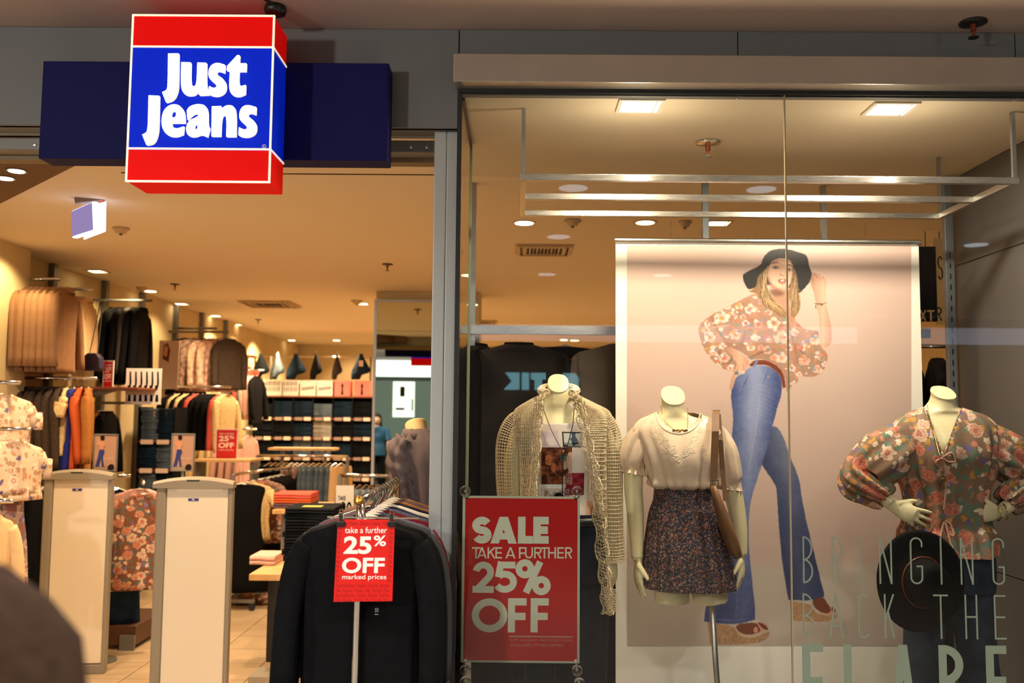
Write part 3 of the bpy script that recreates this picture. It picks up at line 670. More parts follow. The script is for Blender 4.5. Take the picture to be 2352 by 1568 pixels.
MB().lathe([(0, -0.006), (0.006, -0.004), (0.006, 0.004), (0, 0.006)], ee(232, 463, -0.03), 10).build('indicator', emission('indicator_red', (255, 30, 20), 6), ex)
# ------------------------------------------------------------------ hanging bars in the window
ZB = P(1500, 410, 3.37).z
hb = thing('hanging_bar_frame', 'brushed steel frame of three long square bars hung below the window ceiling', 'display frame', (0.02, 3.37, ZB))
bx_l = P(1194, 410, 3.37).x; bx_r = P(2338, 424, 3.37).x; b = 0.024
Yb = [3.37, 3.67, 3.975]
for i, y in enumerate(Yb):
    MB().box(bx_l + (0 if i == 0 else b), bx_r - (0 if i == 0 else b), y - b / 2, y + b / 2, ZB - b / 2, ZB + b / 2).build('long_bar', m_steel, hb, bevel=0.0015)
for x in (bx_l + b / 2, bx_r - b / 2):
    MB().box(x - b / 2, x + b / 2, Yb[0] + b / 2, Yb[2] + b / 2, ZB - b / 2, ZB + b / 2).build('end_bar', m_steel, hb, bevel=0.0015)
    for y in (Yb[0], Yb[2]):
        if x < 1 and y > 3.5: continue
        MB().box(x - 0.007, x + 0.007, y - 0.007, y + 0.007, ZB + b / 2, ZC - 0.009).build('hanger_rod', m_steelv, hb)
# uprights and the garment rail behind the window display
for px_, Yq, w, lb in ((1620, 4.37, 0.015, 'left grey steel upright behind the poster roller'), (2176, 4.30, 0.02, 'right grey steel upright behind the poster, near the side boards')):
    x = P(px_, 500, Yq).x
    u = thing('steel_upright', lb, 'upright', (x, Yq, ZP))
    MB().box(x - w, x + w, Yq - 0.015, Yq + 0.015, 0 if Yq > 4.4 else ZP, ZC - 0.009).build('post', mat('upright_blue_grey', (120, 126, 130), 0.4, 0.4), u, bevel=0.002)
    sl = MB()
    for k in range(40): sl.box(x - 0.003, x + 0.003, Yq - 0.0165, Yq - 0.0145, 0.4 + k * 0.05, 0.425 + k * 0.05)
    sl.build('slot_row', m_dark, u, kind='stuff')
YJ = 4.5
gr = thing('garment_rail', 'flat steel garment rail with black jackets behind the cardigan mannequin', 'rail', P(1250, 752, YJ))
ra = P(1083, 757, YJ); rb_ = P(1440, 757, YJ)
MB().box(P(1062, 757, YJ).x, 2.0, YJ - 0.012, YJ + 0.012, ra.z - 0.022, ra.z + 0.022).build('rail', m_steel, gr, bevel=0.002)
for px_ in (1085, 1900): 
    x = P(px_, 757, YJ).x; MB().box(x - 0.012, x + 0.012, YJ + 0.013, YJ + 0.04, 0, ZC - 0.001).build('upright', m_steelv, gr)

# ------------------------------------------------------------------ the big poster: painted print
PXA, PYA, PXB, PYB = 1440, 563, 2094, 1483
SC = 1.0
W_, H_ = int((PXB - PXA) * SC), int((PYB - PYA) * SC)
yy, xx = np.mgrid[0:H_, 0:W_]; GX = PXA + (xx + .5) / SC; GY = PYA + (yy + .5) / SC
img = np.zeros((H_, W_, 3)); 
t_ = np.clip((GY - PYA) / 920, 0, 1)[..., None]
img[:] = np.array([224, 198, 182]) * (1 - t_) + np.array([206, 184, 170]) * t_
fl_ = np.clip((GY - 1285) / 25, 0, 1)[..., None]; img = img * (1 - fl_) + np.array([208, 196, 180]) * fl_
def blur(m, s):
    if s <= 0: return m
    r = int(3 * s + 1); k = np.exp(-np.arange(-r, r + 1) ** 2 / (2 * s * s)); k /= k.sum()
    m = np.apply_along_axis(lambda a: np.convolve(a, k, 'same'), 0, m); return np.apply_along_axis(lambda a: np.convolve(a, k, 'same'), 1, m)
def mask(poly, s=0.7, x0=None):
    p = np.array(poly, float); X0 = max(0, int(p[:, 0].min() - PXA) - 8); X1 = min(W_, int(p[:, 0].max() - PXA) + 9); Y0 = max(0, int(p[:, 1].min() - PYA) - 8); Y1 = min(H_, int(p[:, 1].max() - PYA) + 9)
    if X1 <= X0 or Y1 <= Y0: return None
    gx = GX[Y0:Y1, X0:X1]; gy = GY[Y0:Y1, X0:X1]; ins = np.zeros(gx.shape, bool)
    j = len(p) - 1
    for i in range(len(p)):
        xi, yi = p[i]; xj, yj = p[j]
        if yi != yj:
            c = ((yi > gy) != (yj > gy)) & (gx < (xj - xi) * (gy - yi) / (yj - yi) + xi); ins ^= c
        j = i
    return (blur(ins.astype(float), s), (slice(Y0, Y1), slice(X0, X1)))
def smooth(pts, it=2):
    return sm(pts, it)
def fill(poly, col, s=0.7, a=1.0, it=2, clip=None):
    m = mask(smooth(poly, it) if it else poly, s)
    if m is None: return None
    m, sl = m; 
    if clip is not None: m = m * clip[sl]
    c = col(GX[sl], GY[sl]) if callable(col) else np.array(col, float)
    al = (m * a)[..., None]; img[sl] = img[sl] * (1 - al) + c * al
    full = np.zeros((H_, W_)); full[sl] = m; return full
def stroke(p0, p1, p2, w, col, a=1.0, clip=None, s=0.4, n=8, wav=0, ph=0):
    P0, P1, P2 = map(np.array, (p0, p1, p2)); L = []; Rr = []
    for i in range(n + 1):
        t = i / n; q = (1 - t) ** 2 * P0 + 2 * t * (1 - t) * P1 + t * t * P2; d = 2 * (1 - t) * (P1 - P0) + 2 * t * (P2 - P1); d = d / (np.linalg.norm(d) + 1e-6)
        nn = np.array([-d[1], d[0]]); q = q + nn * wav * math.sin(t * 9 + ph) * t; ww = w * (0.35 + 0.65 * math.sin(math.pi * min(1, t + 0.15))) / 2; L.append(q + nn * ww); Rr.append(q - nn * ww)
    fill([tuple(x) for x in L + Rr[::-1]], col, s, a, 0, clip)
def H(pts): return [(1650 + .2169 * a[0], 560 + .2169 * a[1]) + tuple(a[2:]) for a in pts]
def G5(pts): return [(1560 + .2933 * a[0], 540 + .2933 * a[1]) + tuple(a[2:]) for a in pts]
def G6(pts): return [(1560 + .3751 * a[0], 980 + .3751 * a[1]) + tuple(a[2:]) for a in pts]
def noise2(shape, cell):
    h, w = shape; g = RNG.rand(int(h / cell) + 3, int(w / cell) + 3); y = np.arange(h) / cell; x = np.arange(w) / cell; yi = y.astype(int); xi = x.astype(int); fy = (y - yi)[:, None]; fx = (x - xi)[None]
    return (g[yi][:, xi] * (1 - fy) * (1 - fx) + g[yi + 1][:, xi] * fy * (1 - fx) + g[yi][:, xi + 1] * (1 - fy) * fx + g[yi + 1][:, xi + 1] * fy * fx)
NZ = noise2((H_, W_), 26) * .6 + noise2((H_, W_), 9) * .4; NS = noise2((H_, W_), 2.2)
def at(a, gx, gy): return a[np.clip((gy - PYA).astype(int), 0, H_ - 1), np.clip((gx - PXA).astype(int), 0, W_ - 1)]
# soft contact shade of the photographed studio floor
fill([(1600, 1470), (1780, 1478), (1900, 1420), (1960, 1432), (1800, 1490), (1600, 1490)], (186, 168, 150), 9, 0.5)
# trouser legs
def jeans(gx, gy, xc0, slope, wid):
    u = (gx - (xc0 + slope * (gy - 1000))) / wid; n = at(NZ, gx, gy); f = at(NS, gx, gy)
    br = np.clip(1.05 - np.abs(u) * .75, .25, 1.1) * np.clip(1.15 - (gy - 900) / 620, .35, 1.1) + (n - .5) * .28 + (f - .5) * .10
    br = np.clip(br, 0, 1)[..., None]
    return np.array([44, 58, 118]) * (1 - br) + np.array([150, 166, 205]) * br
leg2 = G6([(560, -20), (625, 20), (680, 190), (735, 310), (760, 500), (820, 750), (886, 1020, 1), (884, 1040, 1), (840, 1058), (780, 1064), (670, 1060, 1), (640, 900), (612, 650), (600, 400), (588, 350), (510, 240), (470, 150)])
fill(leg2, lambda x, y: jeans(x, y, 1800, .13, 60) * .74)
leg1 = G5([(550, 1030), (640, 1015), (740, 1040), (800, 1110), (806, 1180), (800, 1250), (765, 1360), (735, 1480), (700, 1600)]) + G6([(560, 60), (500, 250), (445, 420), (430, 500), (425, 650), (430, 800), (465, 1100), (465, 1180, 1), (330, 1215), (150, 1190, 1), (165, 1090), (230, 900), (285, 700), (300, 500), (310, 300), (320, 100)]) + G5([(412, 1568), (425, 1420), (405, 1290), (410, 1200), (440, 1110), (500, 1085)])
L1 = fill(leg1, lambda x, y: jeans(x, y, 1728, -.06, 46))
for q in (((1745, 905), (1738, 1000), (1710, 1120)), ((1710, 1120), (1700, 1250), (1690, 1420))): stroke(*q, 1.6, (186, 196, 222), .55, L1)
for q in (((1634, 1418), (1680, 1432), (1732, 1416)),): stroke(*q, 1.4, (170, 180, 210), .6, L1)
for k in range(9): stroke((1735 - k * 3, 880 + k * 9), (1760, 888 + k * 9), (1790, 900 + k * 11), 3, (182, 194, 224), .16, L1)
stroke(*[tuple(p) for p in G5([(540, 1095), (510, 1170), (480, 1250)])], 1.6, (60, 74, 130), .9, L1); stroke(*[tuple(p) for p in G5([(420, 1230), (450, 1260), (480, 1250)])], 1.6, (60, 74, 130), .8, L1)
stroke(*[tuple(p) for p in G5([(680, 1110), (740, 1150), (800, 1180)])], 2.4, (96, 112, 165), .9, L1); stroke(*[tuple(p) for p in G5([(690, 1060), (680, 1110), (650, 1180)])], 3, (70, 90, 160), .6, L1)
# shoes
cork = (186, 146, 104)
def corkf(gx, gy): return np.array([190, 148, 106]) + (at(NS, gx, gy)[..., None] - .5) * 50
fill(G6([(170, 1195, 1), (330, 1215), (385, 1268), (460, 1285), (550, 1238), (553, 1290), (480, 1327), (340, 1334), (190, 1332, 1)]), corkf)
fill(G6([(380, 1262), (460, 1278), (552, 1232), (552, 1250), (460, 1294), (370, 1284), (330, 1222)]), (214, 192, 158), .6, .9)
fill(G6([(470, 1195), (520, 1195), (545, 1215), (548, 1235), (500, 1255), (450, 1262)]), (224, 160, 140))
fill(G6([(330, 1212), (470, 1192), (490, 1225), (500, 1255), (440, 1275), (380, 1268)]), (122, 62, 34)); fill(G6([(480, 1195), (500, 1198), (548, 1232), (540, 1248), (500, 1225)]), (112, 54, 30))
fill(G6([(458, 1225), (478, 1222), (485, 1258), (455, 1262)]), (226, 160, 140))
fill(G6([(678, 1068, 1), (800, 1080), (840, 1135), (905, 1150), (970, 1132), (968, 1172), (900, 1194), (790, 1192), (692, 1186, 1)]), corkf)
fill(G6([(800, 1082), (842, 1128), (905, 1142), (972, 1126), (970, 1144), (905, 1158), (835, 1142)]), (214, 192, 158), .6, .9)
fill(G6([(900, 1085), (945, 1108), (970, 1130), (930, 1148), (900, 1140)]), (226, 160, 140)); fill(G6([(800, 1062), (884, 1036), (905, 1080), (935, 1120), (910, 1145), (850, 1130)]), (122, 62, 34)); fill(G6([(930, 1098), (960, 1112), (955, 1138), (938, 1140)]), (110, 52, 30))
# forearms
skin = np.array([226, 176, 148])
def skinf(xc, w): return lambda gx, gy: skin * np.clip(1.08 - np.abs((gx - xc) / w)[..., None] * .22, .7, 1.1)
fill(G5([(1040, 292, 1), (1060, 290), (1130, 318), (1156, 360), (1148, 460), (1146, 540), (1170, 620), (1192, 720), (1196, 840), (1160, 882), (1110, 880), (1098, 760), (1096, 640), (1074, 540), (1060, 470), (1030, 380), (1024, 310)]), skinf(1890, 22))
for q in ([(1060, 300), (1085, 330), (1095, 365)], [(1090, 305), (1112, 335), (1118, 365)], [(1120, 320), (1138, 345), (1140, 375)], [(1034, 330), (1050, 360), (1062, 385)]): stroke(*G5(q), 1.6, (170, 112, 92), .8)
stroke(*G5([(1060, 535), (1110, 548), (1160, 528)]), 2.2, (70, 52, 40)); stroke(*G5([(1068, 545), (1072, 560), (1072, 580)]), 1.5, (70, 52, 40)); fill(G5([(1108, 538), (1124, 536), (1124, 552), (1110, 554)]), (120, 96, 70))
# blouse
bl = G5([(590, 455), (540, 478), (470, 515), (400, 550), (320, 590), (250, 625), (190, 672), (160, 700), (145, 755), (165, 810), (190, 880), (230, 950), (290, 1010), (360, 1055), (430, 1066), (452, 1040), (450, 1000), (420, 940), (400, 885), (470, 905), (530, 940), (552, 975), (610, 965), (680, 975), (760, 1012), (810, 1070), (830, 1120), (836, 1180), (846, 1236), (870, 1200), (900, 1150), (920, 1160), (935, 1130), (918, 1090), (1000, 1112), (1080, 1104), (1140, 1050), (1162, 980), (1160, 920), (1110, 880), (1090, 800), (1094, 750), (1040, 745), (980, 735), (930, 690), (880, 640), (840, 590), (800, 540), (740, 480)])
def blf(gx, gy):
    n = at(NZ, gx, gy)[..., None]; return np.array([176, 136, 112]) * (.92 + .26 * n)
BL = fill(bl, blf)
for px_, py_, rr_ in [(410, 640, 60), (330, 640, 75), (560, 580, 62), (740, 690, 70), (440, 780, 60), (590, 800, 40), (800, 800, 80), (560, 880, 46), (240, 800, 60), (350, 960, 60), (800, 960, 64), (980, 980, 60), (1080, 1050, 50), (1060, 820, 60), (690, 900, 46), (520, 690, 40), (880, 1040, 42), (210, 740, 44), (300, 1030, 44), (960, 880, 42), (1110, 960, 40), (470, 560, 40), (640, 520, 36), (700, 600, 40), (380, 560, 34), (620, 700, 44), (340, 870, 40), (450, 960, 40), (900, 760, 46), (1000, 860, 38), (860, 880, 42), (640, 880, 36), (740, 960, 40), (220, 690, 34), (260, 920, 40), (400, 1040, 34), (1140, 1010, 34), (940, 1090, 34), (500, 640, 34), (700, 820, 36)]:
    cx_, cy_ = G5([(px_, py_)])[0]; r_ = rr_ * .2933 * .8; hue = random.random()
    outer = random.choice([(244, 226, 206), (240, 204, 180), (232, 176, 156), (246, 232, 222)]); inner = random.choice([(226, 138, 106), (214, 110, 90), (232, 160, 130)])
    for k in range(9):
        a_ = k * 2.4; d = r_ * (.75 if k < 5 else .42); col = outer if k < 5 else tuple(.5 * a + .5 * c for a, c in zip(outer, inner))
        qx, qy = cx_ + math.cos(a_) * d * .7, cy_ + math.sin(a_) * d * .7; s_r = r_ * (.5 if k < 5 else .34)
        fill([(qx + s_r * math.cos(t), qy + s_r * .8 * math.sin(t)) for t in np.linspace(0, 6.28, 9)[:-1]], col, .6, .85, 1, BL)
    fill([(cx_ + r_ * .28 * math.cos(t), cy_ + r_ * .28 * math.sin(t)) for t in np.linspace(0, 6.28, 8)[:-1]], inner, .5, 1, 1, BL)
for k in range(620):
    px_ = random.uniform(150, 1160); py_ = random.uniform(470, 1240); cx_, cy_ = G5([(px_, py_)])[0]; c = random.choice([(236, 226, 214), (150, 150, 120), (160, 140, 168), (222, 130, 100), (206, 160, 90), (246, 238, 228), (140, 156, 150), (190, 120, 96)])
    r_ = random.uniform(1.6, 6.5); fill([(cx_ + r_ * math.cos(t) * random.uniform(.7, 1.3), cy_ + r_ * .7 * math.sin(t)) for t in np.linspace(0, 6.28, 7)[:-1]], c, .4, .8, 0, BL)
for q, c, w in (([(250, 640), (300, 760), (400, 870)], (110, 78, 62), 3), ([(560, 960), (640, 900), (760, 900)], (100, 72, 56), 4), ([(520, 760), (490, 850), (480, 900)], (140, 100, 82), 3), ([(860, 700), (900, 850), (930, 1000)], (110, 84, 72), 3), ([(940, 900), (1000, 930), (1020, 1000)], (96, 76, 66), 3), ([(1090, 760), (1010, 790), (1010, 880)], (110, 90, 96), 3), ([(330, 890), (300, 920), (330, 960)], (96, 72, 60), 5), ([(430, 950), (400, 1000), (330, 1020)], (110, 84, 70), 4), ([(400, 700), (330, 720), (260, 720)], (250, 238, 224), 3), ([(900, 640), (920, 760), (890, 900)], (236, 226, 216), 2), ([(880, 1000), (910, 1080), (925, 1150)], (240, 228, 214), 3)):
    stroke(*G5(q), w, c, .55, BL, 1.2)
# left forearm, hand on the hip
fill(G5([(330, 880), (400, 872), (480, 915), (530, 960), (552, 1000), (525, 1040), (515, 1085), (492, 1084), (478, 1050), (450, 1080), (428, 1180), (405, 1215), (394, 1205), (402, 1140), (430, 1060), (462, 1000), (410, 935)]), skinf(1700, 26))
for q in ([(500, 1000), (505, 1040), (500, 1080)], [(470, 1010), (455, 1060), (430, 1110)]): stroke(*G5(q), 1.5, (170, 112, 92), .8)
fill(G5([(440, 1062), (470, 1072), (462, 1096), (428, 1090)]), (120, 128, 120)); fill(G5([(490, 1060), (514, 1062), (512, 1084), (492, 1084)]), (240, 214, 200))
# belt
fill(G5([(548, 1012), (580, 985), (640, 974), (710, 988), (780, 1030), (822, 1095), (832, 1190, 1), (812, 1196, 1), (800, 1112), (758, 1058), (690, 1018), (620, 1008), (560, 1032)]), (124, 56, 32))
stroke(*G5([(560, 1005), (640, 978), (720, 1000)]), 1.6, (170, 92, 60), .7); fill(G5([(608, 970), (628, 972), (592, 1034), (572, 1030)]), (120, 136, 190)); fill(G5([(690, 1104), (700, 1100), (704, 1112), (694, 1116)]), (196, 180, 150))
# chest, neck
fill(H([(560, 470), (720, 470), (745, 560), (765, 700), (830, 830), (770, 790), (690, 720), (600, 640)]), (204, 150, 122)); fill(H([(540, 470), (700, 500), (700, 545), (600, 560), (540, 520)]), (110, 74, 54), 2.5, .75)
# hat
fill(H([(258, 322), (330, 285), (450, 226), (458, 190), (500, 105), (580, 58), (680, 48), (760, 62), (840, 88), (910, 105), (944, 140), (952, 190), (960, 250), (992, 300), (975, 390), (930, 450), (846, 540), (700, 420), (400, 440), (400, 455), (318, 490), (285, 435), (262, 370)]), (24, 22, 24))
for q in ([(460, 215), (520, 130), (640, 100)], [(480, 180), (540, 95), (680, 70)], [(280, 330), (360, 300), (450, 250)], [(800, 110), (900, 150), (930, 280)]): stroke(*H(q), 5, (58, 54, 54), .35, None, 2)
# face
fcm = H([(548, 205), (600, 160), (680, 146), (760, 168), (792, 230), (788, 330), (764, 420), (722, 482), (672, 494), (612, 470), (552, 428), (516, 365), (520, 290)])
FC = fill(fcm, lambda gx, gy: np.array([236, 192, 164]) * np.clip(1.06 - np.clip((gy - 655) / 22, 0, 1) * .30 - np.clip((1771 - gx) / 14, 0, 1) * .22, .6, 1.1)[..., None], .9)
fill(H([(520, 330), (560, 420), (620, 470), (690, 490), (640, 500), (540, 450), (510, 380)]), (150, 100, 74), 2.2, .7, 2); fill(H([(560, 160), (760, 160), (780, 200), (660, 178), (560, 215)]), (90, 60, 46), 2.2, .6)
for e in ([(570, 252), (600, 232), (635, 240), (648, 256), (615, 268), (580, 264)], [(716, 268), (745, 256), (772, 266), (778, 282), (750, 290), (722, 284)]):
    fill(H(e), (120, 76, 58), 1.6, .75); 
fill(H([(578, 254), (605, 242), (632, 250), (640, 258), (612, 264), (588, 262)]), (214, 196, 186), .4); fill(H([(598, 244), (618, 244), (620, 262), (600, 264)]), (60, 60, 66), .4); stroke(*H([(574, 254), (604, 232), (644, 256)]), 1.5, (40, 24, 20))
fill(H([(724, 272), (746, 262), (768, 272), (772, 280), (748, 284), (728, 280)]), (206, 186, 176), .4); fill(H([(740, 264), (757, 264), (757, 282), (741, 283)]), (60, 60, 66), .4); stroke(*H([(720, 272), (746, 254), (776, 278)]), 1.5, (40, 24, 20))
stroke(*H([(562, 214), (600, 184), (658, 206)]), 2.2, (106, 72, 52), .9); stroke(*H([(728, 228), (760, 214), (784, 240)]), 2.2, (106, 72, 52), .9)
stroke(*H([(676, 250), (664, 290), (652, 322)]), 1.4, (200, 146, 118), .7); stroke(*H([(650, 326), (680, 342), (706, 328)]), 1.7, (150, 92, 72), .9); fill(H([(670, 290), (690, 290), (696, 318), (676, 322)]), (250, 216, 192), 1, .8); fill(H([(600, 290), (640, 300), (640, 330), (600, 330)]), (244, 196, 168), 2.5, .6)
fill(H([(624, 388), (655, 372), (680, 378), (712, 374), (722, 390), (700, 402), (650, 404)]), (150, 82, 74), .6); fill(H([(636, 396), (680, 398), (716, 392), (706, 420), (672, 428), (640, 414)]), (196, 122, 108), .6); fill(H([(652, 382), (690, 380), (706, 388), (680, 398), (652, 394)]), (236, 226, 216), .4); fill(H([(655, 428), (700, 428), (690, 440), (664, 440)]), (170, 118, 94), 1.2, .6)
# hair: strands
hl = H([(545, 215), (500, 265), (430, 330), (408, 380), (405, 440), (360, 485), (318, 505), (400, 520), (430, 560), (470, 640), (520, 690), (590, 720), (640, 760), (720, 790), (745, 770), (700, 700), (630, 640), (560, 560), (520, 480), (505, 400), (520, 300)])
HL = fill(hl, (150, 112, 70)); hr = H([(768, 180), (800, 250), (835, 340), (842, 420), (850, 520), (872, 620), (852, 720), (820, 770), (785, 790), (760, 740), (775, 650), (740, 560), (735, 500), (765, 430), (790, 330), (782, 240)]); HRm = fill(hr, (158, 120, 76))
for k in range(300):
    left = k % 5 != 0 and k < 170 or k < 120
    sh = random.random(); col = tuple(np.array([84, 56, 32]) * (1 - sh) + np.array([236, 208, 156]) * sh)
    if left:
        u = random.random(); a0 = (535 - 70 * u + random.uniform(-12, 12), 225 + 110 * u); a1 = (440 + 90 * random.random() - 40 * u, 430 + 60 * random.random()); a2 = (430 + 250 * random.random(), 560 + 200 * random.random()); stroke(*H([a0, a1, a2]), random.uniform(1.0, 2.6), col, .75, HL, .4, 14, random.uniform(.4, 2.4), random.uniform(0, 6))
    else:
        u = random.random(); a0 = (778 + 30 * u, 200 + 120 * u); a1 = (800 + 50 * random.random(), 430 + 60 * random.random()); a2 = (765 + 80 * random.random(), 620 + 150 * random.random()); stroke(*H([a0, a1, a2]), random.uniform(1.0, 2.6), col, .75, HRm, .4, 14, random.uniform(.4, 2.4), random.uniform(0, 6))
for k in range(14): a0 = (random.uniform(460, 560), random.uniform(560, 640)); stroke(*H([a0, (a0[0] + 90, a0[1] + 60), (a0[0] + random.uniform(120, 220), a0[1] + random.uniform(80, 170))]), 1.5, (214, 180, 128), .7)
for q in ([(345, 480), (300, 515), (350, 500)], [(850, 480), (890, 520), (905, 545)], [(860, 560), (840, 600), (870, 620)]): stroke(*H(q), 1.2, (190, 160, 110), .9)
img = np.clip(img * np.array([.90, .885, .90]), 0, 255)

def color_mat(name, rough=0.45):
    if name in MATS: return MATS[name]
    m = mat(name, (200, 200, 200), rough); nt = m.node_tree; a = nt.nodes.new('ShaderNodeVertexColor'); a.layer_name = 'ink'
    nt.links.new(a.outputs[0], nt.nodes['Principled BSDF'].inputs['Base Color']); return m
def srgb2lin(a): a = a / 255.0; return np.where(a <= 0.04045, a / 12.92, ((a + 0.055) / 1.055) ** 2.4)
def print_grid(name, image, xs_, ys_, fpos, m, parent):
    """sheet of fine quads carrying the printed picture as ink colours; xs_,ys_ sample pixel coords"""
    nx, ny = len(xs_), len(ys_); gx, gy = np.meshgrid(xs_, ys_); co = fpos(gx.ravel(), gy.ravel()).astype(np.float32)
    me = bpy.data.meshes.new(name); me.vertices.add(nx * ny); me.vertices.foreach_set('co', co.ravel())
    i = np.arange((ny - 1) * nx).reshape(ny - 1, nx)[:, :-1].ravel(); quads = np.stack([i, i + nx, i + nx + 1, i + 1], 1).astype(np.int32)
    me.loops.add(quads.size); me.loops.foreach_set('vertex_index', quads.ravel()); me.polygons.add(len(quads)); me.polygons.foreach_set('loop_start', np.arange(len(quads), dtype=np.int32) * 4)
    me.update(calc_edges=True); me.materials.append(m)
    ca = me.color_attributes.new('ink', 'FLOAT_COLOR', 'POINT'); h, w = image.shape[:2]
    fx = np.clip((gx - PXA) if image is img else gx, 0, w - 1).astype(int).ravel(); fy = np.clip((gy - PYA) if image is img else gy, 0, h - 1).astype(int).ravel()
    c = np.ones((nx * ny, 4), np.float32); c[:, :3] = srgb2lin(image[fy, fx]); ca.data.foreach_set('color', c.ravel())
    o = bpy.data.objects.new(name, me); COL.objects.link(o); o.parent = parent; return o
_f = np.array(_fwd); _rr = np.array(_rt); _uu = np.array(_up)
def px_plane(gx, gy, Y, off):
    d = _f[None] * F_PX + _rr[None] * (gx[:, None] - CX) - _uu[None] * (gy[:, None] - CY); p = np.array(CAM)[None] + d * (Y / d[:, 1])[:, None]
    p[:, 1] = Y; return p - np.array(off)[None]
po = thing('hanging_poster', 'large hanging poster of a woman in flared blue jeans and a black floppy hat', 'poster', (1.1, YP, 0.3))
ptl = P(1414, 552, YP); ptr = P(2110, 556, YP); pbl = P(1421, 1568, YP); pbr = P(2147, 1568, YP)
zb_ = 0.36
def sheet_y(x, z): return 0
pxl = ptl.x; pxr = ptr.x
MB().box(pxl, pxr, YP + 0.001, YP + 0.003, zb_, ptl.z).build('sheet', mat('poster_paper', (236, 232, 222), 0.5), po)
xsA = list(np.linspace(PXA, 1594, 16)) + list(np.arange(1596, 1932, 1.1)) + list(np.linspace(1934, PXB - 1, 16)); ysA = np.arange(PYA, PYB, 1.1)
print_grid('printed_picture', img, np.array(xsA), ysA, lambda gx, gy: px_plane(gx, gy, YP, OFF[po]), color_mat('poster_ink_colours'), po)
for px_ in (1540, 1988):
    q = P(px_, 541, YP - 0.002); x = q.x; hz = q.z
    pts = [(x, YP, hz), (x + .004, YP, hz + .02), (x - .004, YP, hz + .035), (x, YP, hz + .05), (x, YP + .0, ZB - .025)] + [(x, YP - .016 * math.cos(a) , ZB + .017 * math.sin(a)) for a in (math.pi * 1.6, math.pi * 1.9, math.pi * 2.2, math.pi * 2.5, math.pi * 2.8)]
    MB().tube(pts, 0.0016, 6).build('wire_hook', m_chrome, po)
MB().tube([(pxl - 0.004, YP, ptl.z), (pxr + 0.006, YP, ptl.z)], 0.013, 14).build('top_roller', m_steel, po, smooth=False)

# ------------------------------------------------------------------ window lettering
m_vinyl = mat('grey_green_vinyl', (116, 128, 110), 0.6)
def dec(px, py): q = P(px, py, YG - 0.001); return q.x, q.z
dc = thing('window_lettering', 'tall grey-green vinyl words BRINGING BACK THE FLARE on the right-hand glass pane', 'lettering', (dec(1845, 1480)[0], YG, dec(1845, 1480)[1]))
for chs, y0, y1, t in (([('B', 1843, 1868), ('R', 1910, 1935), ('I', 1972, 1979), ('N', 2018, 2050), ('G', 2089, 2121), ('I', 2158, 2165), ('N', 2204, 2237), ('G', 2277, 2309)], 1231, 1339, 3.6),
                       ([('B', 1843, 1870), ('A', 1903, 1938), ('C', 1970, 1997), ('K', 2030, 2056), ('T', 2143, 2180), ('H', 2215, 2247), ('E', 2282, 2312)], 1362, 1464, 3.6),
                       ([('F', 1842, 1893), ('L', 1937, 1990), ('A', 2045, 2106), ('R', 2155, 2216), ('E', 2263, 2316)], 1478, 1640, 18)):
    for ch, a, c in chs:
        dy = (a - 1843) * 0.0095; x0, z1 = dec(a, y0 + dy); x1, z0 = dec(c, y1 + dy); mb = MB(); k = (YG) / F_PX
        strokes_mb(mb, ch, x0, z0, x1 - x0, z1 - z0, t * k, YG - 0.0006, 0.0006); mb.build('letter', m_vinyl, dc)

# ------------------------------------------------------------------ SALE sign hung inside the glass
YS = YG + 0.012
def ss(px, py): q = P(px, py, YS); return q.x, q.z
x0, z1 = ss(1063, 1138); x1, z0 = ss(1331, 1523)
sl_ = thing('sale_sign', 'large red SALE TAKE A FURTHER 25% OFF sign on the window glass', 'sign', (x0, YS, z0))
m_signw = mat('sign_cream', (206, 214, 190), 0.6); m_sred = mat('sale_red', (204, 5, 4), 0.35)
MB().box(x0, x1, YS, YS + 0.002, z0, z1).build('board', m_signw, sl_)
xi0, zi1 = ss(1069, 1143); xi1, zi0 = ss(1325.5, 1518)
MB().box(xi0, xi1, YS - 0.0008, YS, zi0, zi1).build('red_field', m_sred, sl_)
k = YS / F_PX; wm = mat('sign_letter', (232, 238, 214), 0.6)
def sline(chs, y0, y1, t, nm='lettering'):
    mb = MB()
    for ch, a, c in chs:
        xa, za = ss(a, y0); xc, zc2 = ss(c, y1); strokes_mb(mb, ch, xa, zc2, xc - xa, za - zc2, t * k, YS - 0.0008, 0.0006)
    mb.build(nm, wm, sl_)
sline([('S', 1085, 1129), ('A', 1127, 1187), ('L', 1190, 1224), ('E', 1225, 1260)], 1186, 1248, 17)
sline([('T', 1084, 1103), ('A', 1096, 1118), ('K', 1120, 1138), ('E', 1138, 1153), ('A', 1161, 1184), ('F', 1192, 1206), ('U', 1206, 1224), ('R', 1227, 1244), ('T', 1243, 1258), ('H', 1259, 1277), ('E', 1280, 1295), ('R', 1298, 1314)], 1256, 1282, 3.4)
sline([('2', 1086, 1134), ('5', 1136, 1187), ('%', 1188, 1261)], 1289, 1361, 15)
sline([('O', 1084, 1165), ('F', 1167, 1209), ('F', 1219, 1260)], 1373, 1452, 16)
mb = MB(); xa, za = ss(1169, 1459); xb, zb2 = ss(1316, 1464); mb.box(xa, xb, YS - .0014, YS - .0008, zb2, za)
for s, a, c, y0, y1 in (('*OFF ALREADY REDUCED ITEMS,', 1169, 1316, 1466, 1474), ('EXCLUDES OTHER OFFERS', 1173, 1293, 1477, 1485)):
    xa, za = ss(a, y0); xb, zb2 = ss(c, y1); t = text_mb(s, xa, xb, zb2, za, YS - .0008, .0004); mb.add(t.v, t.f)
mb.build('small_print', mat('small_print', (206, 150, 130), 0.6), sl_)
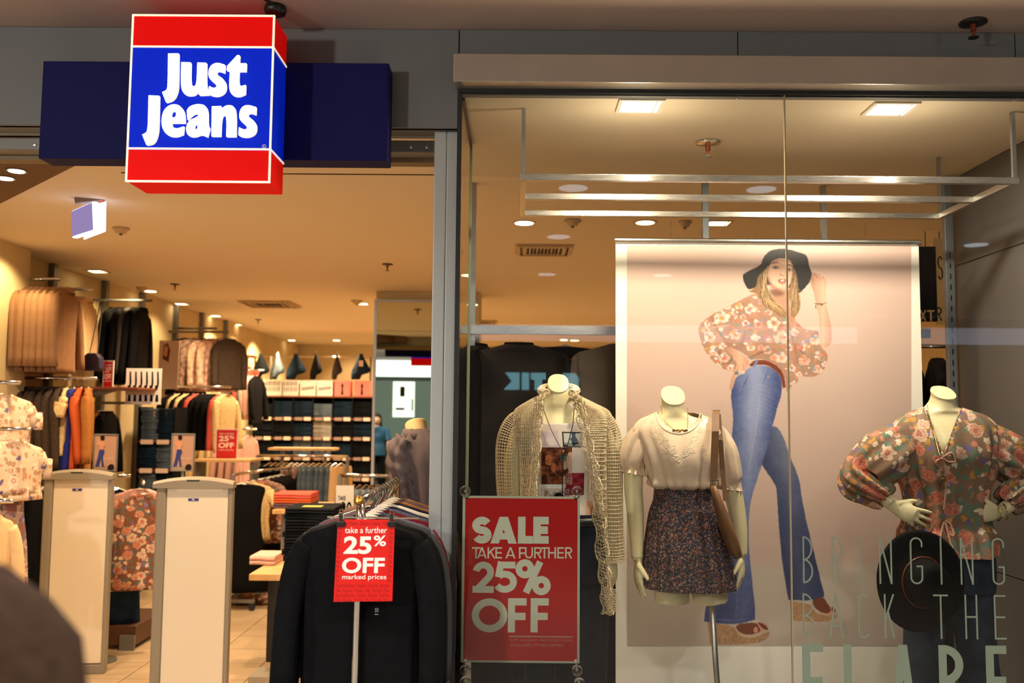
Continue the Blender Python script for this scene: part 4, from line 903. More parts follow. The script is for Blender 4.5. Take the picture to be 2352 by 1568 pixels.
for px_, py_, cx_, cy_ in ((1072, 1144, 1069, 1127), (1322, 1146, 1325, 1128), (1069, 1515, 1069, 1536), (1322, 1516, 1325, 1537)):
    x, z = ss(px_, py_); cxx, czz = ss(cx_, cy_)
    MB().lathe([(0.0025, 0), (0.0045, 0), (0.0045, 0.002), (0.0025, 0.002)], (x, YS - 0.001, z), 14, M=Matrix.Rotation(R(90), 3, 'X')).build('eyelet', m_chrome, sl_)
    MB().lathe([(0.019, 0), (0.018, 0.003), (0.010, 0.006), (0.006, 0.009), (0.0, 0.010)], (cxx, YG + 0.001, czz), 20, M=Matrix.Rotation(R(-90), 3, 'X')).build('suction_cup', glass_mat('clear_rubber', (.8, .8, .8), 1.5) if 'clear_rubber' not in MATS else MATS['clear_rubber'], sl_, smooth=True)
    MB().tube([(x, YS, z), ((x + cxx) / 2, YS - .003, (z + czz) / 2), (cxx, YG + .009, czz)], 0.0012, 6).lathe([(0.004, 0), (0.004, 0.004), (0, 0.005)], (cxx, YG + .006, czz), 10, M=Matrix.Rotation(R(-90), 3, 'X')).build('cup_knob', m_white, sl_)
for cx_, cy_ in ((1069, 1563), (1330, 1566)):
    cxx, czz = ss(cx_, cy_)
    u = thing('suction_cup', 'spare clear suction cup on the glass below the %s corner of the red sale sign' % ('left' if cx_ < 1200 else 'right'), 'suction cup', (cxx, YG, czz))
    MB().lathe([(0.019, 0), (0.018, 0.003), (0.010, 0.006), (0.006, 0.009), (0.0, 0.010)], (cxx, YG + 0.001, czz), 20, M=Matrix.Rotation(R(-90), 3, 'X')).build('cup', MATS['clear_rubber'], u, smooth=True)
    MB().lathe([(0.004, 0), (0.004, 0.004), (0, 0.005)], (cxx, YG + .009, czz), 10, M=Matrix.Rotation(R(-90), 3, 'X')).build('knob', m_white, u)
# ------------------------------------------------------------------ figures and clothes
def catmull(rows, k=5):
    rows = [np.array(r, float) for r in rows]; out = []
    for i in range(len(rows) - 1):
        p0 = rows[max(i - 1, 0)]; p1 = rows[i]; p2 = rows[i + 1]; p3 = rows[min(i + 2, len(rows) - 1)]
        for j in range(k):
            t = j / k; out.append(.5 * ((2 * p1) + (-p0 + p2) * t + (2 * p0 - 5 * p1 + 4 * p2 - p3) * t * t + (-p0 + 3 * p1 - 3 * p2 + p3) * t ** 3))
    out.append(rows[-1]); return out
def prow(Yc, rows):
    """rows (py, pxl, pxr, half depth m, y offset m, tilt) measured on the photo -> world rows (z, cx, cy, rx, ry, tilt)"""
    o = []
    for r in rows:
        py, a, c, ry = r[:4]; yo = r[4] if len(r) > 4 else 0; tl_ = r[5] if len(r) > 5 else 0
        A = P(a, py, Yc); C = P(c, py, Yc); o.append((A.z / 2 + C.z / 2, (A.x + C.x) / 2, Yc + yo, (C.x - A.x) / 2, ry, tl_))
    return o
def ringpts(r, n, fold=None, v=0, sq=2.3):
    z, cx, cy, rx, ry, tl_ = r; o = []
    for j in range(n):
        th = 2 * math.pi * j / n; c, s = math.cos(th), math.sin(th)
        u = abs(c) ** (2 / sq) * (1 if c > 0 else -1); w = abs(s) ** (2 / sq) * (1 if s > 0 else -1)
        d = 1 + (fold(th, v) / max(rx, ry) if fold else 0); y = ry * w * d
        o.append(Vector((cx + rx * u * d, cy + y, z + tl_ * y)))
    return o
def body_loft(mb, rows, n=32, k=5, fold=None, cap0=True, cap1=True, sq=2.3, mi=0):
    rr = catmull(rows, k); N = len(rr); mb.loft([ringpts(r, n, fold, i / (N - 1), sq) for i, r in enumerate(rr)], cap0=cap0, cap1=cap1, mi=mi); return mb
def cloth(rows, n=64, k=6, fold=None, cut=None, sq=2.3, cap=False):
    mb = MB(); body_loft(mb, rows, n, k, fold, cap, cap, sq)
    if cut:
        f2 = []
        for f in mb.f:
            c = sum((Vector(mb.v[i]) for i in f), Vector()) / len(f)
            if not cut(*proj(c), c): f2.append(f)
        mb.f = f2; mb.m = [0] * len(f2)
    return mb
def folds(seed, amp, freqs=(5, 9, 14), top=0.15):
    rg_ = random.Random(seed); ph = [rg_.uniform(0, 6.28) for _ in freqs]; aa = [rg_.uniform(.5, 1) for _ in freqs]; tw = [rg_.uniform(-1.5, 1.5) for _ in freqs]
    return lambda th, v: amp * (top + (1 - top) * v) * sum(a * math.sin(f * th + p + t * v * 2) for a, f, p, t in zip(aa, freqs, ph, tw)) / len(freqs)
def chain(mb, pts, n=14, k=4, fold=None, flat=1.0, cap=True, mi=0):
    """pts (world Vector, radius): smooth tapered tube"""
    rr = catmull([(*p, r) for p, r in pts], k); P_ = [Vector(r[:3]) for r in rr]; R_ = [float(r[3]) for r in rr]; K = len(P_); prev = None; rings = []
    for i, p in enumerate(P_):
        t = (P_[min(i + 1, K - 1)] - P_[max(i - 1, 0)]).normalized()
        a = t.cross(Vector((0, 1, 0))).normalized() if prev is None else (prev - t * prev.dot(t)).normalized()
        prev = a; b_ = t.cross(a); ring_ = []
        for j in range(n):
            th = 2 * math.pi * j / n; d = R_[i] + (fold(th, i / (K - 1)) if fold else 0); ring_.append(p + a * math.cos(th) * d + b_ * math.sin(th) * d * flat)
        rings.append(ring_)
    mb.loft(rings, cap0=cap, cap1=cap, mi=mi); return mb
def pc(Y, *pts): return [(P(a, c, Y + (d[1] if len(d) > 1 else 0)), d[0]) for a, c, *d in pts]
def hand(mb, w, d, n_, s, curl=0.35, sc=1.0, spread=0.0):
    w = Vector(w); d = Vector(d).normalized(); s = (Vector(s) - d * Vector(s).dot(d)).normalized(); n_ = Vector(n_); n_ = (n_ - d * n_.dot(d) - s * n_.dot(s)).normalized(); up = s.cross(d)
    mb.tube([w - d * .03 * sc, w, w + d * .03 * sc, w + d * .06 * sc, w + d * .088 * sc], [.024 * sc, .024 * sc, .033 * sc, .038 * sc, .034 * sc], 12, up=up, flat=.42)
    for i, (L, r) in enumerate(((.070, .0085), (.078, .0088), (.072, .0085), (.056, .0075))):
        off = (.0275 - .0185 * i) * sc; b0 = w + d * (.080 - abs(i - 1.2) * .004) * sc + s * off; dd = (d + s * spread * (1.5 - i) * .25).normalized(); pts = [b0 - d * .02 * sc, b0]; p = b0
        for q in range(3):
            ang = curl * (.7 + .45 * q); dd = (dd * math.cos(ang) + n_ * math.sin(ang)).normalized(); p = p + dd * L * sc * (.44, .32, .24)[q]; pts.append(p)
        mb.tube(pts, [r * sc, r * sc, r * .95 * sc, r * .88 * sc, r * .7 * sc], 8)
    b0 = w + d * .022 * sc + s * .022 * sc; dd = (d * .75 + s * .6 + n_ * .25).normalized(); p1 = b0 + dd * .04 * sc; dd2 = (dd + d * .4 + n_ * .2).normalized(); mb.tube([b0 - dd * .01, b0, p1, p1 + dd2 * .026 * sc], [.013 * sc, .013 * sc, .0105 * sc, .008 * sc], 8)
def remesh(o, vox=0.005, sm_=3):
    r = o.modifiers.new('remesh', 'REMESH'); r.mode = 'VOXEL'; r.voxel_size = vox; r.use_smooth_shade = True
    s = o.modifiers.new('smooth', 'SMOOTH'); s.iterations = sm_; s.factor = .5
def solid(o, t=0.002, sub=0):
    s = o.modifiers.new('solid', 'SOLIDIFY'); s.thickness = t; s.offset = 0
    for p in o.data.polygons: p.use_smooth = True
    return o
def bvh(mbs):
    v = []; f = []
    for m in mbs:
        b0 = len(v); v += m.v; f += [tuple(b0 + i for i in q) for q in m.f]
    return BVHTree.FromPolygons(v, f)
def hit(tree, px, py, off=0.002, fallback=3.6):
    d = ray(px, py).normalized(); r = tree.ray_cast(CAM, d)
    return (r[0] - d * off) if r[0] is not None else P(px, py, fallback)
m_skin = mat('mannequin_ivory', (234, 222, 178), 0.38)
m_seam = mat('joint_line', (120, 112, 84), 0.6)

# ---- mannequin in blouse and skirt (middle)
YB = 3.60
B = thing('mannequin', 'headless ivory torso mannequin in a cream blouse and dark floral skirt', 'mannequin', P(1640, 1560, YB))
OFF[B] = Vector((P(1600, 1400, YB).x, YB, ZP)); B.location = OFF[B]
bodyB = MB()
body_loft(bodyB, prow(YB, [(909, 1519, 1571, .044, -.005, .85), (918, 1519, 1570, .046, -.003, .5), (934, 1520, 1573, .05, 0, .35), (952, 1510, 1582, .055, .005, 0), (962, 1482, 1612, .06, .01), (976, 1460, 1645, .07, .01), (1010, 1468, 1648, .09, .0), (1050, 1478, 1646, .105, -.01), (1090, 1494, 1640, .095, 0), (1130, 1510, 1632, .085, .0), (1180, 1498, 1645, .10, .005), (1240, 1488, 1660, .11, .01), (1290, 1490, 1668, .105, .01)]))
for a, c in (((1545, .075), (1543, .074)), ((1620, .075), (1632, .074))):
    x0 = a[0]; x1 = c[0]; chain(bodyB, [(P(x0 if x0 < 1600 else 1622, 1270, YB), .07), (P((x0 + x1) / 2, 1330, YB), .069), (P(x1, 1383, YB), .066)], 20)
chain(bodyB, pc(YB, (1478, 990, .04), (1458, 1050, .040), (1455, 1120, .036), (1458, 1160, .034), (1462, 1220, .029), (1464, 1285, .0215, -.01)))
chain(bodyB, pc(YB, (1640, 990, .04), (1668, 1050, .040), (1680, 1120, .036), (1690, 1160, .034), (1699, 1220, .029, -.01), (1703, 1275, .0215, -.02)))
hand(bodyB, P(1464, 1288, YB - .01), (.06, -.05, -1), (1, .2, 0), (.3, -1, 0), .14, .92)
hand(bodyB, P(1703, 1278, YB - .02), (-.06, -.05, -1), (-1, .2, 0), (-.5, -1, 0), .20, .88)
ob = bodyB.build('body', m_skin, B); remesh(ob, .0045)
MB().lathe([(0.0, 0), (.008, 0), (.008, .004), (0, .004)], P(1540, 1384, YB) + Vector((0, 0, -.004)), 10).build('plug', m_seam, B)
for px_, py_ in ((1464, 1279),): MB().lathe([(.0225, 0), (.0228, .001), (.0225, .002)], P(px_, py_, YB - .008), 20).build('joint_seam', m_seam, B)
pt = P(1632, 1384, YB); pb = P(1647, 1568, YB); pbase = Vector((pt.x + (pt.x * 0 + .02), YB, ZP))
MB().tube([(pt.x, YB, pt.z + .05), (pb.x, YB, pb.z), (pb.x + .012, YB, ZP + .01)], .0115, 14).build('stand_pole', m_steelv, B, smooth=True)
MB().lathe([(.16, 0), (.16, .006), (.02, .012), (0, .012)], (pb.x + .012, YB, ZP), 30).build('stand_base', m_steelv, B)
m_blouse = mat('cream_satin', (234, 208, 180), 0.36, noise=.04, nscale=10, bump=.7, bscale=8, sheen=.3)
fb = folds(3, .030, (6, 11, 17), .12)
def fblouse(th, v): return fb(th, v) + .010 * max(0, v - .35) * math.sin(9 * th + 6 * v) + (.010 * math.exp(-((v - .86) / .09) ** 2)) * (1 + .5 * math.sin(17 * th))
def cutB(px, py, c): return c.y < YB and py < 994 and abs(px - 1559) < 50 * (1 - max(0, (py - 938) / 56) ** 2.5)
bl_ = cloth(prow(YB, [(946, 1508, 1592, .066, .008), (954, 1494, 1616, .078, .008), (966, 1470, 1642, .09, .005), (990, 1456, 1664, .105, -.005), (1030, 1470, 1660, .122, -.015), (1065, 1482, 1656, .125, -.015), (1095, 1492, 1648, .12, -.005), (1112, 1500, 1640, .11, -.002), (1120, 1506, 1634, .098)]), 140, 12, fblouse, cutB)
bB = bl_.build('blouse', m_blouse, B); solid(bB, .0025)
def sleeve(name, parent, Y, pts, mt, seed, amp=.008, fr=(3, 5, 8), n=40, k=8, frill=0):
    mb = MB(); f = folds(seed, amp, fr, .3); chain(mb, pc(Y, *pts), n, k, (lambda th, v: f(th, v) + (frill * math.sin(13 * th) * max(0, v - .85) / .15 if frill else 0)), cap=False)
    o = mb.build(name, mt, parent); solid(o, .002); return mb
sl1 = sleeve('sleeve', bB, YB, [(1498, 985, .040), (1480, 1000, .052), (1463, 1028, .057), (1454, 1055, .053), (1456, 1072, .042), (1457, 1077, .036), (1455, 1088, .044)], m_blouse, 5, .022, (4, 7, 12), frill=.012)
sl2 = sleeve('sleeve', bB, YB, [(1614, 985, .040), (1636, 1000, .052), (1656, 1035, .058), (1667, 1080, .056), (1672, 1103, .050), (1677, 1116, .038), (1677, 1124, .044)], m_blouse, 6, .022, (4, 7, 12), frill=.010)
tb_ = bvh([bl_, sl1, sl2]); em = MB(); rg2 = random.Random(4)
def curl_(x, y, r, a0, turns, k=1):
    pts = []
    for i in range(22):
        t = i / 21; a = a0 + k * turns * 2 * math.pi * t; rr_ = r * (1 - .75 * t); pts.append(hit(tb_, x + rr_ * math.cos(a), y + rr_ * math.sin(a), .0012, YB - .12))
    em.tube(pts, .0013, 5)
for x, y, r in ((1497, 968, 8), (1508, 985, 9), (1522, 1003, 10), (1536, 1018, 11), (1548, 1036, 12), (1556, 1055, 12), (1562, 1075, 9), (1545, 1058, 8), (1572, 1040, 10), (1583, 1022, 11), (1596, 1005, 10), (1606, 990, 9), (1528, 1032, 8), (1590, 1035, 8), (1514, 1012, 8), (1618, 1030, 7), (1620, 1050, 7), (1500, 1000, 6)):
    for k in range(3): curl_(x + rg2.uniform(-4, 4), y + rg2.uniform(-4, 4), r * rg2.uniform(.6, 1), rg2.uniform(0, 6.28), rg2.uniform(.8, 1.4), rg2.choice((-1, 1)))
em.build('embroidery', mat('cream_thread', (248, 228, 200), 0.4), bB, label='raised scrolling cream embroidery')
nb = MB(); L_ = [(1508 + 1.25 * k, 955 + 1.1 * k) for k in range(0, 34, 3)]; 
nb.tube([hit(tb_, 1559 + 52 * math.cos(a_), 940 + 56 * math.sin(a_) ** .8, .001, YB - .1) for a_ in np.linspace(.12, 3.02, 26)], .0035, 6)
nb.build('neck_trim', m_blouse, bB)
m_skirt = floral('dark_ditsy_print', (14, 16, 22), [(104, 44, 38), (150, 84, 54), (168, 146, 128)], (30, 40, 66), (130, 82, 44), 115, .22)
fs_ = folds(11, .016, (9, 14, 21), .05)
def fsk(th, v): return (fs_(th, v) if v > .12 else .002 * math.sin(40 * v * 6.28))
sk = cloth(prow(YB, [(1118, 1505, 1636, .094), (1128, 1504, 1638, .096), (1142, 1503, 1640, .098), (1156, 1499, 1645, .102), (1180, 1492, 1653, .115, .002), (1230, 1485, 1664, .13, .005), (1280, 1480, 1678, .14, .005), (1324, 1480, 1686, .146, .005), (1347, 1480, 1688, .148, .005)]), 160, 8, fsk)
skB = sk.build('skirt', m_skirt, B); solid(skB, .002)
wb_ = MB()
for i in range(6):
    r = prow(YB, [(1122 + i * 6, 1503 - i * .4, 1638 + i * .4, .0975)])[0]; wb_.tube(ringpts(r, 40) + [ringpts(r, 40)[0]], .0022, 5, cap=False)
wb_.build('smocked_waistband', m_skirt, skB)
def neck_cap(Y, pxl, pxr, py, ry, yo, tilt, parent):
    r = prow(Y, [(py, pxl, pxr, ry, yo, tilt)])[0]; pts = ringpts(r, 40); nn = Vector((0, -tilt, 1)).normalized(); mb = MB()
    c = sum(pts, Vector()) / 40; mb.loft([[p - nn * .004 for p in pts], [p + nn * .0035 for p in pts], [c + (p - c) * .96 + nn * .0048 for p in pts]]); mb.build('neck_cap', m_skin, parent, smooth=False)
neck_cap(YB, 1518, 1572, 909, .044, -.005, .85, B)
def collar_chain(name, parent, pts, r, m, label, cat, group=None, extra=None):
    t = thing(name, label, cat, pts[0]); MB().tube(pts, r, 6).build('chain', m, t)
    if extra: extra(t)
    return t
m_gold = mat('gold', (212, 170, 90), 0.25, 1.0); m_brass = mat('antique_brass', (130, 110, 70), 0.4, 0.9); m_leather = mat('brown_leather', (122, 86, 54), 0.45, noise=.15, nscale=20, bump=.1, bscale=60)
tBB = bvh([bodyB, bl_])
def exB(t):
    m = MB(); 
    for i in range(7): p = hit(tBB, 1547 + i * 5, 988 + (1.5 if i % 2 else 0), .006, YB - .1); m.bar(p + Vector((-.004, 0, 0)), p + Vector((.004, 0, 0.001)), .003, .007)
    m.build('bar_pendant', m_gold, t)
collar_chain('necklace', B, [P(1517, 932, YB - .03), hit(tBB, 1522, 950, .004), hit(tBB, 1532, 972, .005), hit(tBB, 1547, 987, .006), hit(tBB, 1577, 989, .006), hit(tBB, 1580, 965, .005), P(1579, 935, YB - .03)], .0011, m_gold, 'thin gold necklace with a bar pendant on the cream blouse', 'necklace', extra=exB)
bag = thing('shoulder_bag', 'brown leather shoulder bag hanging edge-on from the skirt mannequin', 'bag', P(1670, 1200, YB - .13))
YK = YB - .14
def strap(pts, w, name, t=.004):
    mb = MB(); rings = []
    for px, py, Y in pts: c = P(px, py, Y); rings.append([c + Vector((-w / 2, -t / 2, 0)), c + Vector((w / 2, -t / 2, 0)), c + Vector((w / 2, t / 2, 0)), c + Vector((-w / 2, t / 2, 0))])
    mb.loft(rings); return mb.build(name, m_leather, bag, bevel=.0008)
strap([(1646, 946, YB + .03), (1645, 943, YB - .02), (1644, 950, YB - .09), (1643, 990, YK), (1641, 1050, YK), (1639, 1100, YK)], .027, 'strap')
strap([(1650, 950, YB + .02), (1655, 1010, YK + .02), (1660, 1080, YK + .02), (1667, 1150, YK + .01)], .018, 'strap')
bu = MB()
for q in ribbon([Vector(a) for a in [(P(1631, 1103, YK).x, P(1631, 1103, YK).z), (P(1649, 1103, YK).x, P(1649, 1103, YK).z), (P(1649, 1117, YK).x, P(1649, 1117, YK).z), (P(1631, 1117, YK).x, P(1631, 1117, YK).z)]], .003, True): bu.prism([(p.x, p.y) for p in q], YK - .007, YK - .003)
bu.build('buckle', m_gold, bag); MB().bar(P(1637, 943, YB - .012), P(1653, 943, YB - .012), .008, .004).build('strap_slider', m_gold, bag)
MB().tube([P(1638, 1116, YK), P(1645, 1140, YK), P(1655, 1170, YK), P(1668, 1210, YK + .01), P(1682, 1250, YK + .02), P(1693, 1275, YK + .03), P(1697, 1281, YK + .03)], [.011, .015, .019, .024, .025, .018, .006], 16, flat=2.0).build('pouch', m_leather, bag, smooth=True)

neck_cap_A = None
# ---- mannequin in crochet cardigan (left)
YA = 3.62
A = thing('mannequin', 'headless ivory mannequin in an open crochet cardigan and photo-print tee', 'mannequin', (P(1283, 900, YA).x, YA, ZP))
bodyA = MB()
body_loft(bodyA, prow(YA, [(881, 1259, 1304, .043, -.005, .85), (892, 1257, 1306, .045, -.003, .45), (910, 1250, 1313, .05, 0, .3), (928, 1241, 1322, .055, .004), (940, 1222, 1345, .06, .01), (954, 1195, 1382, .066, .01), (985, 1198, 1388, .085), (1030, 1210, 1382, .105, -.01), (1080, 1222, 1372, .095), (1130, 1228, 1366, .085), (1190, 1224, 1373, .09), (1250, 1214, 1381, .098), (1300, 1216, 1382, .095)]))
for x0, x1, x2 in ((1250, 1240, 1236), (1345, 1356, 1362)):
    chain(bodyA, [(P(x0, 1290, YA), .068), (P(x1, 1400, YA), .062), (P(x2, 1500, YA), .052), (P(x2, 1600, YA + .02), .045), (Vector((P(x2, 1600, YA).x, YA + .02, ZP + .10)), .032), (Vector((P(x2, 1600, YA).x, YA - .01, ZP + .045)), .034), (Vector((P(x2, 1600, YA).x, YA - .12, ZP + .025)), .026)], 18)
chain(bodyA, pc(YA, (1205, 975, .04), (1183, 1040, .038), (1178, 1130, .035), (1184, 1200, .030), (1192, 1275, .022)))
chain(bodyA, pc(YA, (1375, 975, .04), (1396, 1040, .038), (1402, 1130, .035), (1404, 1200, .030), (1408, 1282, .022)))
hand(bodyA, P(1192, 1278, YA), (0, 0, -1), (1, 0, 0), (0, -1, 0), .2, .9); hand(bodyA, P(1409, 1284, YA), (-.02, 0, -1), (-1, .2, 0), (-.6, -1, 0), .22, .88)
neck_cap(YA, 1258, 1306, 881, .043, -.005, .85, A)
oa = bodyA.build('body', m_skin, A); remesh(oa, .0045)
m_tee = mat('white_jersey', (226, 214, 206), 0.7, noise=.03, nscale=8, bump=.08, bscale=16)
tee = cloth(prow(YA, [(958, 1228, 1342, .088, .0), (975, 1210, 1368, .098, -.003), (1000, 1208, 1376, .108, -.006), (1040, 1212, 1376, .118, -.012), (1090, 1218, 1370, .112, -.006), (1140, 1220, 1368, .104), (1180, 1212, 1378, .110), (1200, 1208, 1384, .114)]), 80, 6, folds(21, .006, (3, 6, 10), .1), lambda px, py, c: py < 972 - ((px - 1287) / 56.0) ** 4 * 14 and c.y < YA and 1232 < px < 1342)
tA = tee.build('tee', m_tee, A); solid(tA, .0018)
tT = bvh([tee]); 
def tnoise(h, w, cell, seed):
    global RNG
    sv = RNG; RNG = np.random.RandomState(seed); o = noise2((h, w), cell); RNG = sv; return o
def patch(x0, y0, x1, y1, image, name='photo_print', skew=0, parent=None):
    h, w = image.shape[:2]; nx, ny = int((x1 - x0) / 1.2), int((y1 - y0) / 1.2); vs = []; cs = []
    for j in range(ny + 1):
        for i in range(nx + 1):
            px = x0 + (x1 - x0) * i / nx + skew * j / ny; py = y0 + (y1 - y0) * j / ny + skew * .5 * i / nx; vs.append(hit(tT, px, py, .0016, YA - .11)); cs.append(image[min(h - 1, int(h * j / (ny + 1))), min(w - 1, int(w * i / (nx + 1)))])
    mb = MB(); mb.add(vs, [(j * (nx + 1) + i, (j + 1) * (nx + 1) + i, (j + 1) * (nx + 1) + i + 1, j * (nx + 1) + i + 1) for j in range(ny) for i in range(nx)])
    o = mb.build(name, color_mat('shirt_ink_colours', .7), parent or tA, smooth=True); ca = o.data.color_attributes.new('ink', 'FLOAT_COLOR', 'POINT'); c = np.ones((len(vs), 4), np.float32); c[:, :3] = srgb2lin(np.clip(np.array(cs, float), 0, 255)); ca.data.foreach_set('color', c.ravel())
h, w = 90, 80; n1 = tnoise(h, w, 12, 1); n2 = tnoise(h, w, 4, 2); Yg, Xg = np.mgrid[0:h, 0:w]
im = np.zeros((h, w, 3)); hair = np.clip(1.3 - np.abs((Xg - 30 - 6 * np.sin(Yg / 9)) / 22), 0, 1); 
im[:] = np.array([206, 176, 158]); tt = (n1 * .6 + n2 * .4)[..., None]; dark = np.array([44, 22, 18]); org = np.array([186, 104, 60])
hm = (((Xg > 4) & (Xg < 62 + 8 * np.sin(Yg / 7))) | (Yg < 12)) & ~((Xg > 55) & (Yg > 30) & (n1 > .5)); hc = dark * (1 - np.clip(tt * 1.5 - .25, 0, 1)) + org * np.clip(tt * 1.5 - .25, 0, 1); im = np.where(hm[..., None], hc, im)
face = (((Xg - 22) / 9.0) ** 2 + ((Yg - 30) / 13.0) ** 2) < 1; im = np.where(face[..., None], np.array([206, 128, 84]) * (.7 + .4 * n2[..., None]), im); hd_ = (((Xg - 34) / 6.0) ** 2 + ((Yg - 48) / 12.0) ** 2) < 1; im = np.where(hd_[..., None], np.array([190, 110, 70]), im)
patch(1239, 1027, 1314, 1112, im)
h, w = 40, 52; n1 = tnoise(h, w, 9, 5); Yg, Xg = np.mgrid[0:h, 0:w]; im = np.array([200, 205, 205]) - (n1[..., None] > .55) * np.array([110, 100, 80]) - (Yg[..., None] > 26) * 60; fr_ = (Xg < 3) | (Xg > 48) | (Yg < 3) | (Yg > 36); im = np.where(fr_[..., None], np.array([40, 38, 44]), im); patch(1291, 991, 1337, 1026, im, skew=2)
h, w = 50, 46; n1 = tnoise(h, w, 8, 7); im = np.array([86, 14, 26]) + (n1[..., None]) * np.array([90, 50, 50]); patch(1297, 1086, 1342, 1137, im, skew=-1)
h, w = 24, 64; n1 = tnoise(h, w, 8, 9); Yg, Xg = np.mgrid[0:h, 0:w]; im = np.array([200, 188, 180]) - (((Xg - 36) / 14.0) ** 2 + ((Yg - 24) / 16.0) ** 2 < 1)[..., None] * np.array([165, 165, 160]) - (n1[..., None] > .6) * 50; patch(1250, 1122, 1308, 1144, im)
patch(1240, 1112, 1300, 1121, np.full((8, 8, 3), 232.))
h, w = 30, 60; n1 = tnoise(h, w, 9, 12); im = np.array([226, 214, 206]) + n1[..., None] * np.array([-16, -22, 10]); patch(1232, 990, 1282, 1024, im)
patch(1346, 1150, 1372, 1185, np.array([206, 150, 110]) + tnoise(20, 20, 5, 3)[..., None] * np.array([40, 60, 80]))
m_navyden = denim('dark_indigo_denim', (24, 30, 44), .3)
def jeans_obj(parent, Y, hip, legs, mt, seed, name='jeans', hem=0.0):
    mb = MB(); body_loft(mb, prow(Y, hip), 40, 5, folds(seed, .004, (4, 7), .3), sq=2.3)
    for L in legs: chain(mb, L, 24, 6, folds(seed + 1, .004, (3, 5, 7), .4))
    o = mb.build(name, mt, parent); remesh(o, .007, 2); return mb
legA = []
for x0, x1, x2 in ((1252, 1242, 1240), (1344, 1352, 1358)):
    legA.append([(P(x0, 1270, YA), .088), (P(x1, 1400, YA), .079), (P(x2, 1500, YA), .064), (P(x2, 1600, YA + .02), .058), (Vector((P(x2, 1600, YA).x, YA + .02, ZP + .06)), .052)])
jeans_obj(A, YA, [(1176, 1213, 1383, .118), (1200, 1207, 1390, .122), (1240, 1199, 1396, .126), (1290, 1199, 1398, .124), (1335, 1202, 1397, .118)], legA, m_navyden, 31)
bt = MB(); r = prow(YA, [(1192, 1209, 1387, .124)])[0]; pts = ringpts(r, 48); bt.loft([[p + Vector((0, 0, -.015)) for p in pts], [p * 1 + Vector((0, 0, .015)) for p in pts]], cap0=False, cap1=False); solid(bt.build('belt', m_black, A), .003)
# crochet: open-work net of yarn
m_yarn = mat('cream_yarn', (236, 218, 184), 0.85, noise=.08, nscale=60)
def net(name, mb, parent, th=.0042):
    o = mb.build(name, m_yarn, parent); w = o.modifiers.new('yarn', 'WIREFRAME'); w.thickness = th; w.use_even_offset = False; w.use_boundary = True; return o
def cards(rows, lft, rgt, Y, k, n):
    rr = catmull([(*a, *b) for a, b in zip(prow(Y, rows), [(l, r_) for l, r_ in zip(lft, rgt)])], k); vs = []; N = len(rr)
    for i, r in enumerate(rr):
        z, cx, cy, rx, ry, tl_, l, r_ = r; pyc = rows[0][0] + (rows[-1][0] - rows[0][0]) * i / (N - 1)
        ul = max(-.995, min(.99, (P(l, pyc, Y).x - cx) / rx)); ur = max(-.99, min(.995, (P(r_, pyc, Y).x - cx) / rx)); a0 = math.acos(ul); a1 = 2 * math.pi + math.acos(ur)
        for j in range(n):
            t = (j + (.32 if i % 2 else 0) * (0 < j < n - 1)) / (n - 1); th = a0 + (a1 - a0) * t; f = .006 * math.sin(9 * th + i * .05) * min(1, i / 20); vs.append(Vector((cx + (rx + f) * math.cos(th), cy - (ry + f) * math.sin(th), z)))
    mb = MB(); mb.add(vs, [(i * n + j, (i + 1) * n + j, (i + 1) * n + j + 1, i * n + j + 1) for i in range(N - 1) for j in range(n - 1)]); return mb
card = cards([(908, 1238, 1330, .07, .02), (926, 1206, 1366, .08, .02), (944, 1182, 1396, .095, .01), (970, 1178, 1402, .12), (1030, 1188, 1398, .14), (1140, 1190, 1398, .145), (1260, 1190, 1400, .15), (1395, 1190, 1404, .155)],
             [1242, 1236, 1234, 1232, 1230, 1222, 1216, 1214], [1326, 1332, 1338, 1344, 1352, 1368, 1384, 1390], YA, 11, 92)
cardo = net('cardigan', card, A)
for side, pts in ((0, [(1207, 958, .030), (1187, 972, .046), (1170, 1012, .050), (1166, 1080, .046), (1170, 1150, .044), (1180, 1230, .044), (1186, 1275, .046)]), (1, [(1368, 958, .030), (1386, 972, .044), (1400, 1012, .048), (1403, 1080, .045), (1404, 1150, .043), (1405, 1230, .044), (1407, 1288, .048)])):
    mb = MB(); rows_ = pc(YA, *pts); fo = folds(41 + side, .006, (3, 5), .4); chain(mb, rows_, 30, 9, fo, cap=False); net('cardigan_sleeve', mb, cardo, .0042)
cT = bvh([card, tee])
def ruffle(pts, w, name, seed):
    mb = MB(); rr = catmull(pts, 12); rg_ = random.Random(seed); rows_ = []
    for i, (px, py, Y) in enumerate(rr):
        c = P(px, py, Y); a = .012 * math.sin(i * .9) * min(1, .2 + i / 22) ; ww = w * (1 + .25 * math.sin(i * .7 + seed)) * min(1, .45 + i / 22); ring_ = []
        for j in range(9):
            u = j / 8 - .5; ring_.append(c + Vector((u * ww, -.006 + a * (1 if j % 2 else -1) * .7 - .010 * math.cos(u * 3.1), .004 * math.sin(i * 1.3 + j))))
        rows_.append(ring_)
    mb.loft(rows_, closed=False); return net(name, mb, cardo, .0055)
ruffle([(1256, 902, YA - .06), (1240, 918, YA - .10), (1236, 960, YA - .125), (1232, 1030, YA - .14), (1226, 1100, YA - .145), (1222, 1180, YA - .14), (1220, 1280, YA - .13)], .026, 'front_border', 2)
ruffle([(1312, 902, YA - .06), (1328, 918, YA - .10), (1338, 960, YA - .125), (1350, 1030, YA - .145), (1366, 1100, YA - .15), (1376, 1180, YA - .15), (1384, 1280, YA - .15), (1392, 1350, YA - .15), (1396, 1408, YA - .15)], .040, 'front_border', 3)
